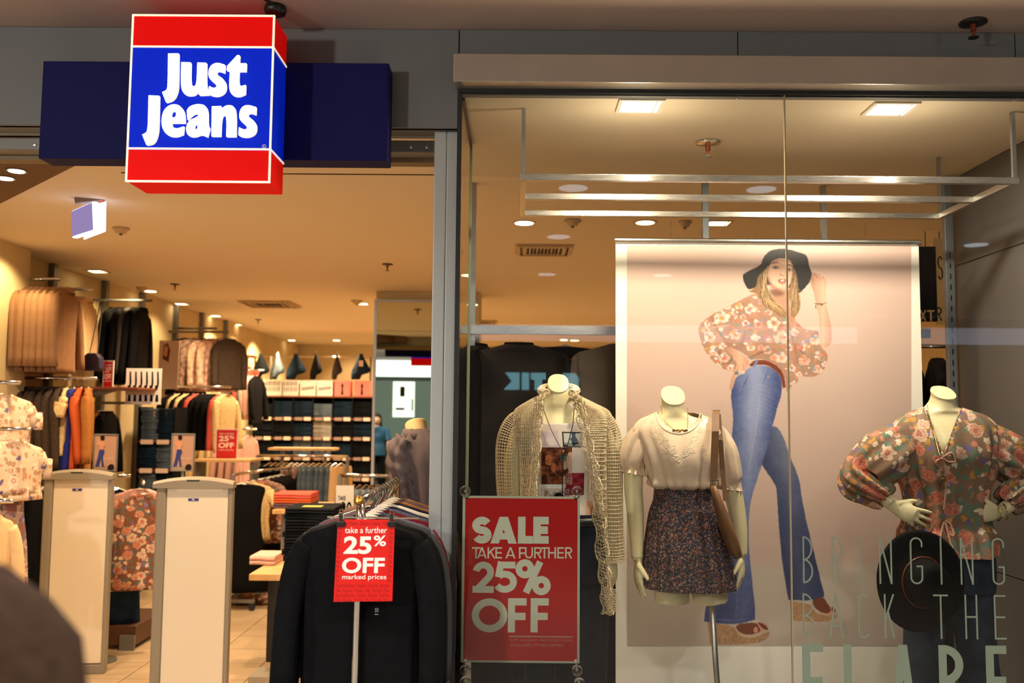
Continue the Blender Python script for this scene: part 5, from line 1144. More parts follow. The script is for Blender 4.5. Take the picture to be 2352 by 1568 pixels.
cm = MB(); chain(cm, [(P(a_, b_, YA + o_), .014) for a_, b_, o_ in ((1254, 903, -.07), (1243, 897, -.01), (1254, 890, .05), (1283, 888, .075), (1312, 890, .05), (1324, 897, -.01), (1314, 903, -.07))], 12, 8, cap=False); net('collar_roll', cm, cardo, .005)
mb = MB(); n_, m_ = 12, 10; vs = []
for i in range(m_ + 1):
    for j in range(n_ + 1):
        u = i / m_; v = j / n_; a = (1396 - 14 * (1 - u), 1345 + 66 * u); c = (1421 - 14 * (1 - u) * .3, 1355 + 42 * u); vs.append(P(a[0] + (c[0] - a[0]) * v, a[1] + (c[1] - a[1]) * v, YA - .14 + .03 * v))
mb.add(vs, [(i * (n_ + 1) + j, (i + 1) * (n_ + 1) + j, (i + 1) * (n_ + 1) + j + 1, i * (n_ + 1) + j + 1) for i in range(m_) for j in range(n_)]); net('hanging_corner', mb, cardo, .003)
def exA(t):
    c = P(1293, 1050, YA - .15); m = MB()
    for s1 in (-1, 1):
        m.prism([(c.x + s1 * .001, c.z + .002), (c.x + s1 * .012, c.z + .013), (c.x + s1 * .018, c.z + .008), (c.x + s1 * .012, c.z - .001)][::s1], c.y, c.y + .002); m.prism([(c.x + s1 * .001, c.z - .001), (c.x + s1 * .012, c.z - .003), (c.x + s1 * .010, c.z - .013), (c.x + s1 * .003, c.z - .008)][::s1], c.y, c.y + .002)
    m.build('butterfly', mat('pewter_teal', (80, 110, 104), 0.3, .8), t); MB().tube([c, P(1293, 1085, YA - .148), P(1292, 1136, YA - .145)], .0022, 6).build('tassel', m_dark, t); MB().lathe([(0, -.006), (.006, 0), (0, .006)], P(1294, 1036, YA - .15), 10).build('bead', m_chrome, t)
nk = [P(1240, 918, YA - .07), P(1250, 945, YA - .10), P(1265, 985, YA - .125), P(1284, 1022, YA - .142), P(1294, 1036, YA - .15), P(1303, 1024, YA - .142), P(1316, 975, YA - .125), P(1319, 935, YA - .09), P(1318, 915, YA - .07)]
collar_chain('necklace', A, nk, .0016, m_dark, 'long dark cord necklace with a butterfly pendant over the photo-print tee', 'necklace', extra=exA)

# ---- mannequin in floral batwing blouse (right)
YC = 3.52
C_ = thing('mannequin', 'headless ivory mannequin in a floral batwing blouse with hands on hips', 'mannequin', (P(2165, 900, YC).x, YC, ZP))
bodyC = MB()
body_loft(bodyC, prow(YC, [(903, 2140, 2189, .043, -.005, .62), (914, 2140, 2191, .045, -.003, .45), (930, 2134, 2196, .05, 0, .3), (945, 2112, 2222, .057, .005), (955, 2085, 2250, .062, .01), (985, 2078, 2258, .08), (1030, 2090, 2246, .10, -.01), (1090, 2102, 2240, .09), (1150, 2106, 2242, .082), (1210, 2102, 2248, .09), (1270, 2102, 2250, .090), (1300, 2106, 2250, .08)]))
for x0, x1, x2 in ((2132, 2128, 2124), (2222, 2234, 2244)):
    chain(bodyC, [(P(x0, 1300, YC), .066), (P(x1, 1420, YC), .058), (P(x2, 1520, YC), .052), (P(x2, 1620, YC + .02), .045), (Vector((P(x2, 1600, YC).x, YC + .02, ZP + .10)), .032), (Vector((P(x2, 1600, YC).x, YC - .01, ZP + .045)), .034), (Vector((P(x2, 1600, YC).x, YC - .12, ZP + .025)), .026)], 18)
chain(bodyC, pc(YC, (2100, 996, .034), (2036, 1040, .036), (1975, 1085, .036, .02), (2005, 1120, .032, -.02), (2050, 1158, .0225, -.08)))
chain(bodyC, pc(YC, (2240, 996, .034), (2312, 1040, .036), (2385, 1090, .036, .02), (2345, 1135, .032, -.02), (2298, 1176, .0225, -.08)))
hand(bodyC, P(2050, 1160, YC - .08), (.80, -.25, -.42), (.1, 1, .1), (.35, -.1, .9), .16, .93, .6)
hand(bodyC, P(2296, 1177, YC - .08), (-.95, -.25, -.02), (-.1, 1, .0), (-.1, -.1, .95), .16, .90, .5)
neck_cap(YC, 2139, 2191, 903, .043, -.005, .62, C_)
oc = bodyC.build('body', m_skin, C_); remesh(oc, .0045)
m_flor = floral('floral_chiffon', (134, 104, 82), [(170, 74, 54), (208, 138, 112), (226, 204, 180)], (98, 124, 106), (190, 140, 64), 17, .60, .7)
fC = folds(51, .028, (7, 12, 19), .25)
def fCf(th, v): return fC(th, v) * (1 if v < .7 else 1.2) - .010 * math.exp(-((v - .74) / .05) ** 2)
def cutC(px, py, c): return c.y < YC and py < 1052 - abs(px - 2166) * 2.55 or (py < 944 and c.y < YC + .02 and 2128 < px < 2208)
blC = cloth(prow(YC, [(936, 2126, 2206, .064, .008), (944, 2102, 2232, .074, .008), (956, 2074, 2264, .086, .005), (985, 2052, 2286, .105, -.003), (1040, 2056, 2284, .125, -.01), (1085, 2058, 2280, .12, -.005), (1120, 2078, 2266, .12), (1160, 2086, 2264, .112), (1200, 2076, 2272, .112), (1225, 2072, 2280, .122), (1255, 2074, 2284, .130), (1272, 2078, 2284, .134)]), 140, 12, fCf, cutC)
bC = blC.build('blouse', m_flor, C_); solid(bC, .002)
s3 = sleeve('sleeve', bC, YC, [(2126, 992, .050), (2092, 1008, .070), (2040, 1044, .100), (1994, 1080, .090, .01), (1976, 1100, .074, .0), (2000, 1118, .056, -.03), (2030, 1136, .042, -.05), (2042, 1144, .030, -.06)], m_flor, 61, .032, (4, 7, 11), 48)
s4 = sleeve('sleeve', bC, YC, [(2212, 992, .050), (2246, 1008, .070), (2302, 1042, .084), (2360, 1082, .078, .01), (2380, 1100, .066, .0), (2350, 1124, .056, -.03), (2318, 1148, .042, -.05), (2308, 1158, .030, -.06)], m_flor, 62, .032, (4, 7, 11), 48)
tC = bvh([blC, bodyC]); tr_ = MB()
tr_.tube([hit(tC, 2128 + i * 3.9, 942 + i * 10.6, .003, YC - .1) for i in range(11)], .0035, 6); tr_.tube([hit(tC, 2206 - i * 3.9, 942 + i * 10.6, .003, YC - .1) for i in range(11)], .0035, 6); tr_.build('neck_trim', m_flor, bC)
ti = MB(); m_tie = mat('tie_cord', (196, 150, 130), 0.7)
for pts in ([(2166, 1050), (2186, 1040), (2194, 1058), (2178, 1060), (2167, 1052)], [(2166, 1052), (2150, 1060), (2158, 1075)], [(2167, 1055), (2172, 1120), (2168, 1170)], [(2170, 1195), (2184, 1205), (2190, 1230), (2176, 1220), (2170, 1198)], [(2168, 1198), (2160, 1235), (2166, 1262)], [(2172, 1200), (2184, 1250), (2190, 1276)]): chain(ti, [(hit(tC, a, c, .006, YC - .12), .0036) for a, c in pts], 6, 6)
ti.build('tie', m_tie, bC)
m_midden = denim('mid_indigo_denim', (44, 56, 72), .35)
legC = [[(P(a, 1290, YC), .082), (P(b_, 1420, YC), .074), (P(c, 1520, YC), .070), (P(d, 1640, YC + .02), .085), (Vector((P(d, 1640, YC).x, YC + .02, ZP + .04)), .105)] for a, b_, c, d in ((2130, 2124, 2118, 2110), (2224, 2236, 2246, 2256))]
jeans_obj(C_, YC, [(1225, 2082, 2272, .112), (1260, 2080, 2276, .118), (1310, 2080, 2280, .116), (1355, 2084, 2280, .11)], legC, m_midden, 71)
def exC(t):
    c = P(2165, 1100, YC - .15); m = MB()
    for i in range(10):
        a = i * .628; m.obox(c + Vector((.010 * math.cos(a), 0, .010 * math.sin(a))), (.009, .004, .005), Matrix.Rotation(-a, 3, 'Y'))
    m.lathe([(.007, 0), (.005, .005), (0, .006)], c, 12, M=Matrix.Rotation(R(90), 3, 'X')); m.build('flower_pendant', m_brass, t)
    MB().tube([c, P(2164, 1125, YC - .15)], .002, 6).tube([c + Vector((.004, 0, 0)), P(2170, 1122, YC - .15)], .002, 6).build('tassel', m_brass, t)
collar_chain('necklace', C_, [P(2130, 930, YC - .05), P(2134, 952, YC - .09), P(2144, 990, YC - .12), P(2158, 1045, YC - .145), P(2165, 1092, YC - .15)] , .0013, m_gold, 'long fine gold necklace with a brass flower pendant on the floral blouse', 'necklace', extra=exC)
br = thing('bracelet', 'gold and pearl bangle stack on the right wrist of the floral-blouse mannequin', 'bracelet', P(2300, 1180, YC - .08))
for k, (a, m) in enumerate(((0, m_gold), (9, mat('pearl', (226, 222, 214), 0.25, .3)), (16, m_gold))):
    c = P(2291 + a, 1178 - a * .2, YC - .082); mb = MB(); ax = Vector((-.95, .1, -.1)).normalized(); u = ax.cross(Vector((0, 0, 1))).normalized(); w2 = ax.cross(u)
    ring_ = [c + u * .029 * math.cos(t) + w2 * .027 * math.sin(t) for t in np.linspace(0, 6.283, 25)]
    if k == 1:
        for q in ring_[:-1]: mb.lathe([(0, -.0032), (.0032, 0), (0, .0032)], q, 6)
    else: mb.tube(ring_, .0022, 6, cap=False)
    mb.build('bangle', m, br)
rg_ = thing('ring', 'dark stone ring on the left hand of the floral-blouse mannequin', 'ring', P(2103, 1203, YC - .125)); MB().lathe([(0, -.005), (.006, 0), (0, .006)], P(2103, 1203, YC - .128), 10).build('stone', mat('dark_stone', (20, 40, 36), .15), rg_); MB().lathe([(.0095, -.002), (.0105, 0), (.0095, .002)], P(2104, 1203, YC - .118), 16).build('band', m_brass, rg_)
# black wide-brimmed hat hung in front of the hip
YH = YC - .175
hc_ = P(2115, 1335, YH); hat = thing('hat', 'black wide-brimmed felt hat with a brown cord band in front of the floral-blouse mannequin', 'hat', hc_)
Mh = Matrix.Rotation(R(90), 3, 'X') @ Matrix.Rotation(R(7), 3, 'Y'); m_felt = mat('black_felt', (11, 10, 11), 0.8, noise=.2, nscale=80)
br_ = MB(); rings = []
for r, z in ((.060, .022), (.075, .008), (.10, .003), (.13, .0), (.158, -.002), (.168, -.006), (.166, -.010), (.13, -.006), (.075, .002)):
    rings.append([hc_ + Mh @ Vector((r * .98 * math.cos(t), r * 1.06 * math.sin(t), z + .006 * math.sin(2 * t + 1) * r / .16)) for t in np.linspace(0, 6.283, 49)[:-1]])
br_.loft(rings, cap0=False, cap1=False).build('brim', m_felt, hat, smooth=True)
cr = MB(); rings = []; co_ = Vector((-.005, .0, -.0))
for r, z in ((.084, .004), (.082, .02), (.078, .06), (.070, .085), (.052, .098), (.03, .094), (0.002, .090)):
    rings.append([hc_ + Mh @ Vector((r * .92 * math.cos(t), r * 1.02 * math.sin(t) , z)) for t in np.linspace(0, 6.283, 33)[:-1]])
cr.loft(rings, cap0=False).build('crown', m_felt, hat, smooth=True)
MB().tube([hc_ + Mh @ Vector((.086 * .92 * math.cos(t), .086 * 1.02 * math.sin(t), .018)) for t in np.linspace(0, 6.283, 40)], .0026, 6, cap=False).build('cord_band', mat('brown_cord', (120, 52, 26), .4), hat)
def stripes(name, c1, c2, sc, axis='Z'):
    m = mat(name, c1, .8); nt = m.node_tree; tc = nt.nodes.new('ShaderNodeTexCoord'); w = nt.nodes.new('ShaderNodeTexWave'); w.bands_direction = axis; w.inputs['Scale'].default_value = sc; w.inputs['Distortion'].default_value = 1.5
    r = nt.nodes.new('ShaderNodeValToRGB'); r.color_ramp.interpolation = 'CONSTANT'; r.color_ramp.elements[0].color = (*lin(c1), 1); r.color_ramp.elements[1].position = .5; r.color_ramp.elements[1].color = (*lin(c2), 1)
    nt.links.new(tc.outputs['Object'], w.inputs['Vector']); nt.links.new(w.outputs['Fac'], r.inputs[0]); nt.links.new(r.outputs[0], nt.nodes['Principled BSDF'].inputs['Base Color']); return m
# ------------------------------------------------------------------ clothes on hangers
M_HANG = mat('clear_hanger', (214, 206, 190), 0.25)
def garment(kind, L, W, m, seed, name='jacket', label='', cat='clothing', group=None, hanger='white', trimmat=None, depth=.024):
    """a garment hanging from its hook at the local origin, facing local -Y"""
    t = thing(name, label, cat, (0, 0, 0), group); rg_ = random.Random(seed); hw = W / 2
    hz = -.075
    def rows():
        if kind in ('pants', 'fold'): return [(hz - .02, hw * .80, depth * .8), (hz - .06, hw * .84, depth), (hz - .3, hw * .92, depth * .95), (-L * .7, hw * .88, depth * .85), (-L, hw * .9, depth * .85)]
        if kind == 'dress': return [(hz + .0, .05, .03), (hz - .03, hw * .9, depth), (hz - .16, hw * .8, depth * 1.4), (hz - .36, hw * .8, depth * 1.3), (-L * .7, hw * 1.0, depth * 1.6), (-L, hw * 1.15, depth * 1.8)]
        return [(hz + .006, .055, .03), (hz - .018, hw * .62, depth * .9), (hz - .045, hw * .96, depth), (hz - .12, hw * .98, depth * 1.35), (hz - .3, hw * .9, depth * 1.3), (-L * .8, hw * .92, depth * 1.25), (-L, hw * .98, depth * 1.35)]
    rr = catmull([(z, 0, 0, a, b_, 0) for z, a, b_ in rows()], 3); fo = folds(seed, .030, (7, 11, 17), .18); mb = MB(); N = len(rr)
    mb.loft([ringpts(r, 40, fo, i / (N - 1), 2.6) for i, r in enumerate(rr)], cap0=False)
    if kind == 'pants':
        for i in range(len(mb.v)):
            x, y, z = mb.v[i]
            if z < -L * .38 and abs(x) < hw * .25: mb.v[i] = (x, y * .35, z)
    body = mb.build('body', m, t, smooth=True)
    if kind in ('top', 'coat', 'tee'):
        for s in (-1, 1):
            sl = MB(); r0 = .045 if kind != 'tee' else .05; e = (.52 if kind != 'tee' else .2) * (L / .62 if kind == 'coat' else 1); j = rg_.uniform(-.02, .02)
            pts = [(Vector((s * hw * .86, 0, hz - .07)), .04), (Vector((s * hw * 1.02, j * .3, hz - .14)), r0), (Vector((s * (hw * 1.08 + .01), j - .01, hz - e * .55)), r0 * .9), (Vector((s * (hw * 1.08 + .012), j * 2 - .015, hz - e)), r0 * .85)]
            chain(sl, pts, 10, 3, folds(seed + s, .008, (3, 5), .4), flat=.75); sl.build('sleeve', m, t, smooth=True)
        if kind == 'coat':
            co = MB(); co.loft([[Vector((.07 * math.cos(a), .035 * math.sin(a) - .004, hz + .012)) for a in np.linspace(0, 6.283, 15)[:-1]], [Vector((.085 * math.cos(a), .042 * math.sin(a) - .006, hz - .028)) for a in np.linspace(0, 6.283, 15)[:-1]]], cap0=False, cap1=False); co.build('collar', trimmat or m, t, smooth=True)
    hg = MB(); hm = M_HANG if hanger == 'white' else m_chrome
    hg.tube([(0, .0, .002)] + [(.018 * math.sin(a), 0, -.016 + .018 * math.cos(a)) for a in (0, .8, 1.6, 2.4)] + [(0, 0, -.045), (0, 0, hz - .0)], .002, 5)
    hg.tube([(-hw * .88, 0, hz - .058), (-hw * .4, 0, hz - .022), (0, 0, hz + .006), (hw * .4, 0, hz - .022), (hw * .88, 0, hz - .058)], [.006, .008, .009, .008, .006], 6)
    hg.build('hanger', hm, t)
    return t
def row(tmpls, p0, p1, n, rz, label=None, group=None, jit=.03, seed=1):
    """hang n garments from p0 to p1, copying the templates in turn (each template itself is used first)"""
    rg_ = random.Random(seed); used = set(); p0 = Vector(p0); p1 = Vector(p1)
    for i in range(n):
        t = tmpls[i % len(tmpls)] if not callable(tmpls) else tmpls(i)
        loc = p0 + (p1 - p0) * (i / max(1, n - 1)); a = R(rz + rg_.uniform(-1, 1) * 60 * jit * 3)
        if t.name not in used and not t.get('_u'):
            t.location = loc; t.rotation_euler = (0, 0, a); used.add(t.name); TU.add(t)
        else: dup(t, loc, a)
TU = set()
def row2(tmpls, seq, p0, p1, rz, jit=.03, seed=1):
    rg_ = random.Random(seed); p0 = Vector(p0); p1 = Vector(p1); n = len(seq)
    for i, k in enumerate(seq):
        t = tmpls[k]; loc = p0 + (p1 - p0) * (i / max(1, n - 1)); a = R(rz + rg_.uniform(-1, 1) * 60 * jit * 3)
        if t not in TU: t.location = loc; t.rotation_euler = (0, 0, a); TU.add(t)
        else: dup(t, loc, a)
def rail(name, label, a, b_, r=.012, m=None, wall=None):
    o = thing(name, label, 'rail', a); mb = MB(); mb.tube([a, b_], r, 10); mb.build('bar', m or m_chrome, o, smooth=True)
    if wall:
        for w_ in wall: MB().bar(w_[0], w_[1], .02, .03).build('bracket', m_grey, o)
    return o
c_brown = mat('taupe_cotton', (150, 112, 80), .8, noise=.1, nscale=12); c_cream = mat('pale_sand_cotton', (232, 196, 146), .8, noise=.06); c_char = mat('charcoal_wool', (70, 58, 48), .9, noise=.15)
c_black = mat('black_wool', (14, 14, 16), .9); c_dgrey = mat('dark_grey_wool', (62, 60, 60), .9, noise=.1); c_blue = mat('cobalt_cotton', (44, 52, 140), .8); c_orange = mat('burnt_orange', (206, 96, 50), .8); c_tan = mat('tan_brown', (170, 112, 56), .8, noise=.1)
c_lace = mat('cream_lace', (236, 206, 150), .9, noise=.25, nscale=70, bump=.4, bscale=90); c_coral = mat('coral', (226, 98, 84), .8); c_pink = mat('soft_pink', (226, 178, 166), .8, noise=.05); c_lilac = mat('dusty_purple', (104, 84, 98), .8); c_slate = mat('slate_blue', (120, 132, 138), .8)
c_print = mat('brown_tree_print', (150, 120, 108), .8, noise=.65, nscale=26); c_print2 = mat('pink_tree_print', (212, 170, 150), .8, noise=.5, nscale=22)
c_knit = mat('grey_marl_knit', (96, 98, 112), .9, noise=.25, nscale=160); c_maroon = mat('maroon_jersey', (120, 22, 34), .8); c_navy = mat('navy_jersey', (34, 32, 56), .85); c_white = mat('white_cotton', (238, 226, 204), .8, noise=.04); c_jet = mat('black_ribbed_jersey', (9, 9, 11), .85, noise=.3, nscale=30)
c_fl1 = floral('rust_floral', (120, 70, 44), [(176, 60, 40), (196, 150, 120), (214, 186, 160)], (90, 96, 90), (160, 90, 60), 16, .6); c_fl2 = floral('mauve_floral', (170, 140, 128), [(160, 90, 60), (120, 96, 116), (226, 200, 180)], (100, 90, 110), (190, 120, 70), 11, .7); c_fl3 = floral('cream_floral', (236, 206, 176), [(190, 110, 80), (236, 214, 190), (246, 232, 214)], (190, 150, 120), (210, 150, 110), 14, .5)
XW = -3.62
# --- left wall, top tier
a_ = P(10, 634, 6.5); b_ = P(128, 641, 6.5); rail('garment_rail', 'chrome arm on the left wall carrying the taupe jackets', Vector((XW + .0, 6.5, b_.z)), Vector((b_.x + .03, 6.5, b_.z)))
tb1 = garment('coat', .66, .44, c_brown, 101, 'jacket', 'taupe cotton jacket in the close row at the top of the left wall', 'jacket', 'taupe jackets on the top left arm')
row2([tb1], [0] * 10, (P(38, 640, 6.5).x, 6.5, b_.z), (P(156, 640, 6.5).x, 6.5, b_.z), 104)
a_ = P(195, 664, 7.1); rail('garment_rail', 'short chrome arm on the left wall carrying the sand-coloured jackets', Vector((XW, 7.1, a_.z)), Vector((a_.x + .06, 7.1, a_.z)))
tb2 = garment('coat', .62, .42, c_cream, 102, 'jacket', 'pale sand jacket right of the taupe jackets at the top of the left wall', 'jacket', 'sand jackets on the top left arm')
row2([tb2], [0] * 4, (P(158, 664, 7.1).x, 7.1, a_.z), (P(200, 664, 7.1).x, 7.1, a_.z), 104)
hb_ = thing('handbag', 'small navy handbag hanging below the sand jackets', 'handbag', P(214, 810, 6.9)); q = P(214, 828, 6.9)
MB().loft([[q + Vector((sx * w, sy * .04, z)) for sx, sy in ((-1, -1), (1, -1), (1, 1), (-1, 1))] for z, w in ((-.075, .055), (-.06, .075), (.02, .065), (.055, .035))]).build('pouch', mat('navy_leather', (40, 30, 60), .5), hb_, bevel=.01)
MB().tube([q + Vector((-.03, 0, .05)), q + Vector((-.008, .1, .46)), q + Vector((.008, .1, .46)), q + Vector((.03, 0, .05))], .004, 6).build('handle', m_dark, hb_)
zz = P(300, 690, 7.7).z; rail('garment_rail', 'arm on the left wall carrying the black jackets', Vector((XW, 7.7, zz)), Vector((P(336, 690, 7.7).x + .05, 7.7, zz)), m=m_grey)
tk1 = garment('coat', .70, .44, c_black, 103, 'jacket', 'black jacket in the group left of the outline price board', 'jacket', 'black jackets high on the left wall'); tk2 = garment('coat', .66, .44, c_dgrey, 104, 'jacket', 'dark grey jacket among the black jackets high on the left wall', 'jacket')
row2([tk1, tk2], [0, 0, 1, 0, 0], (P(262, 690, 7.7).x, 7.7, zz), (P(328, 700, 7.7).x, 7.7, zz), 100)
# printed tops cluster
zz = P(480, 762, 9.6).z; rail('garment_rail', 'upper arm on the left wall carrying the tree-print tops', Vector((XW, 9.75, zz + .05)), Vector((P(498, 760, 9.75).x, 9.75, zz + .05)), m=m_grey); rail('garment_rail', 'lower arm on the left wall carrying the tree-print tops', Vector((XW, 9.6, zz)), Vector((P(525, 770, 9.6).x, 9.6, zz)), m=m_grey)
tp0 = garment('top', .66, .44, c_black, 105, 'top', 'black top at the left of the tree-print tops', 'top'); tp1 = garment('top', .62, .44, c_print, 106, 'top', 'brown tree-print top hanging high on the left wall', 'top', 'brown printed tops'); tp2 = garment('top', .62, .44, c_print2, 107, 'top', 'pale pink tree-print top hanging high on the left wall', 'top', 'pink printed tops'); tp3 = garment('top', .60, .32, c_char, 108, 'top', 'charcoal top at the right of the tree-print tops', 'top', 'charcoal tops on the left wall')
row2([tp0, tp1, tp2, tp3], [0, 1, 1, 2, 2, 3], (P(432, 770, 9.6).x, 9.6, zz), (P(528, 770, 9.6).x, 9.6, zz), 50)
# --- left wall, second tier
zz = P(100, 868, 6.6).z; rail('garment_rail', 'long second-tier rail on the left wall with charcoal coats', Vector((P(0, 868, 6.6).x - .3, 6.6, zz)), Vector((P(222, 875, 6.6).x, 6.6, zz)))
tc = garment('coat', .66, .44, c_char, 109, 'coat', 'charcoal coat in the row above the left security pedestal', 'coat', 'charcoal coats on the second tier'); tl1 = garment('tee', .54, .40, c_lace, 110, 'top', 'cream lace top right of the charcoal coats', 'top'); tl2 = garment('dress', .66, .34, c_blue, 111, 'dress', 'cobalt blue dress right of the cream lace top', 'dress'); tl3 = garment('top', .66, .34, c_tan, 112, 'dress', 'tan dress at the end of the second tier', 'dress'); tl4 = garment('top', .64, .34, c_orange, 113, 'dress', 'burnt orange dress between the cobalt and the tan ones', 'dress')
row2([tc, tl1, tl2, tl3, tl4], [0, 0, 0, 0, 0, 0, 0, 1, 2, 4, 3], (P(40, 868, 6.6).x, 6.6, zz), (P(204, 874, 6.6).x, 6.6, zz), 106)
zz = P(250, 925, 7.9).z; rail('garment_rail', 'rail with tan and black tops behind the small fashion poster', Vector((XW, 7.9, zz)), Vector((P(330, 925, 7.9).x, 7.9, zz)), m=m_grey)
tt1 = garment('top', .60, .42, c_tan, 114, 'top', 'tan long-sleeved top behind the left small fashion poster', 'top', 'tan tops'); tt2 = garment('top', .66, .42, c_jet, 115, 'top', 'black top between the tan tops and the denim stacks', 'top', 'black tops by the denim stacks')
row2([tt1, tt2], [1, 1, 1, 0, 0], (P(250, 925, 7.9).x, 7.9, zz), (P(228, 925, 7.9).x, 7.9, zz), 100)
zz = P(440, 888, 8.9).z; rail('garment_rail', 'chrome rail carrying black, cream and pink tops left of the red price sign', Vector((P(370, 885, 8.9).x, 8.9, zz)), Vector((P(530, 893, 8.9).x, 8.9, zz)))
t1 = garment('top', .60, .42, c_jet, 116, 'top', 'black top on the chrome rail above the right small fashion poster', 'top', 'black tops on the middle chrome rail'); t2 = garment('top', .62, .40, c_lace, 117, 'top', 'cream top among the black tops on the middle chrome rail', 'top', 'cream tops on the middle chrome rail'); t3 = garment('top', .60, .40, c_coral, 118, 'top', 'coral top on the middle chrome rail', 'top', 'coral tops on the middle chrome rail')
row2([t1, t2, t3], [0, 1, 0, 1, 0, 2, 0, 0, 0, 0, 2, 1], (P(402, 888, 8.9).x, 8.9, zz), (P(520, 892, 8.9).x, 8.9, zz), 80)
zz = P(560, 850, 11.2).z; rail('garment_rail', 'arm with pastel tops near the far end of the left wall', Vector((P(520, 850, 11.2).x, 11.2, zz)), Vector((P(606, 850, 11.2).x, 11.2, zz)))
q1 = garment('top', .56, .4, c_lilac, 119, 'top', 'dusty purple top near the far end of the left wall', 'top'); q2 = garment('top', .56, .4, c_coral, 120, 'top', 'coral top between purple and grey-blue ones far down the left wall', 'top'); q3 = garment('top', .56, .4, c_slate, 121, 'top', 'grey-blue top far down the left wall', 'top'); q4 = garment('top', .56, .4, c_pink, 122, 'top', 'pale pink top far down the left wall', 'top', 'pale pink tops'); q5 = garment('top', .66, .4, c_jet, 123, 'top', 'black top beside the jeans shelves', 'top')
row2([q1, q2, q3, q4, q5], [0, 1, 2, 3, 3, 4], (P(545, 850, 11.2).x, 11.2, zz), (P(590, 850, 11.2).x, 11.2, zz), 85)
zz = P(555, 985, 10).z; rail('garment_rail', 'low rail with mauve and cream tops behind the red price sign', Vector((P(455, 985, 10).x, 10, zz)), Vector((P(590, 985, 10).x, 10, zz)))
q6 = garment('top', .62, .4, c_pink, 124, 'top', 'pink top on the low rail right of the red price sign', 'top', 'pink tops on the low rail'); q7 = garment('top', .60, .4, c_lace, 125, 'top', 'cream patterned top on the low rail left of the red price sign', 'top', 'cream tops on the low rail')
row2([q7, q6], [0, 0, 0, 1, 1, 1, 1], (P(470, 985, 10).x, 10, zz), (P(570, 985, 10).x, 10, zz), 80)
# --- near left rack: florals
zz = P(30, 878, 5.35).z; rail('garment_rail', 'rail at the left edge carrying the floral blouses', Vector((P(-60, 878, 5.35).x, 5.35, zz)), Vector((P(46, 885, 5.35).x, 5.35, zz)))
f1 = garment('tee', .62, .42, c_fl3, 126, 'blouse', 'cream floral blouse at the left edge of the picture', 'blouse', 'cream floral blouses'); f2 = garment('top', .56, .42, c_fl3, 127, 'blouse', 'pink floral long blouse at the left edge', 'blouse')
row2([f1, f2], [0, 0, 1, 0], (P(-70, 880, 5.35).x, 5.35, zz), (P(6, 880, 5.35).x, 5.35, zz), 72)
zz = P(40, 985, 5.2).z; rail('garment_rail', 'rail at the left edge carrying the mauve floral maxi dresses', Vector((P(-60, 985, 5.2).x, 5.2, zz)), Vector((P(70, 990, 5.2).x, 5.2, zz)))
f3 = garment('dress', .95, .36, c_fl2, 128, 'dress', 'long mauve floral dress left of the left security pedestal', 'dress', 'mauve floral maxi dresses'); f4 = garment('tee', .40, .36, c_fl3, 129, 'top', 'short cream floral top over the mauve floral dresses', 'top')
row2([f3, f4], [0, 0, 0, 1], (P(-40, 985, 5.2).x, 5.2, zz), (P(34, 988, 5.2).x, 5.2, zz), 66)
zz = P(0, 1150, 4.9).z; f5 = garment('top', .42, .28, c_cream, 130, 'cardigan', 'cream cardigan low at the left edge of the picture', 'cardigan', 'cream cardigans at the left edge')
row2([f5], [0, 0], (P(-50, 1145, 4.9).x, 4.9, zz), (P(-24, 1145, 4.85).x, 4.85, zz), 60)
rail('garment_rail', 'short low rail at the left edge carrying cream cardigans', Vector((P(-40, 1150, 4.9).x, 4.9, zz)), Vector((P(30, 1150, 4.9).x, 4.9, zz)))
zz = P(90, 1095, 6.2).z; rail('garment_rail', 'low rail with black trousers behind the left security pedestal', Vector((P(60, 1095, 6.2).x, 6.2, zz)), Vector((P(125, 1095, 6.2).x, 6.2, zz)))
f6 = garment('pants', .85, .34, c_black, 131, 'trousers', 'black trousers between the floral dresses and the left pedestal', 'trousers', 'black trousers by the left pedestal')
row2([f6], [0, 0, 0], (P(74, 1095, 6.2).x, 6.2, zz), (P(100, 1095, 6.2).x, 6.2, zz), 80)
# --- jeans and rust blouse rack between the pedestals
zz = P(270, 1095, 6.6).z; rail('garment_rail', 'chrome rail between the two pedestals carrying jeans', P(232, 1092, 6.6), P(300, 1092, 6.6))
c_den = denim('dark_blue_denim', (28, 46, 66), .35); c_den2 = denim('faded_denim', (96, 112, 128), .3); c_den3 = denim('black_denim', (20, 24, 30), .3); c_den4 = denim('light_grey_denim', (170, 168, 162), .2)
j1 = garment('pants', 1.02, .36, c_den, 132, 'jeans', 'dark blue jeans hanging between the two security pedestals', 'jeans', 'hanging jeans between the pedestals', 'steel')
row2([j1], [0, 0, 0, 0], (P(240, 1095, 6.6).x, 6.6, zz), (P(280, 1095, 6.5).x, 6.45, zz), 34)
zz = P(330, 1110, 6.3).z; j2 = garment('top', .70, .40, c_fl1, 133, 'blouse', 'rust floral blouse between the two security pedestals', 'blouse'); j3 = garment('top', .56, .38, c_pink, 134, 'top', 'blush top behind the rust floral blouse', 'top')
row2([j3, j2], [0, 1], (P(322, 1105, 6.45).x, 6.45, zz + .02), (P(334, 1118, 6.3).x, 6.3, zz), 20)
rail('garment_rail', 'chrome rail carrying the rust floral blouse', Vector((P(322, 1105, 6.5).x, 6.55, zz + .01)), Vector((P(336, 1118, 6.2).x, 6.15, zz + .01)))
pt_ = thing('display_plinth', 'low dark wooden plinth with grey end caps between the pedestals', 'plinth', P(280, 1460, 6.5)); x0 = P(225, 1460, 6.5).x; x1 = P(322, 1460, 6.5).x
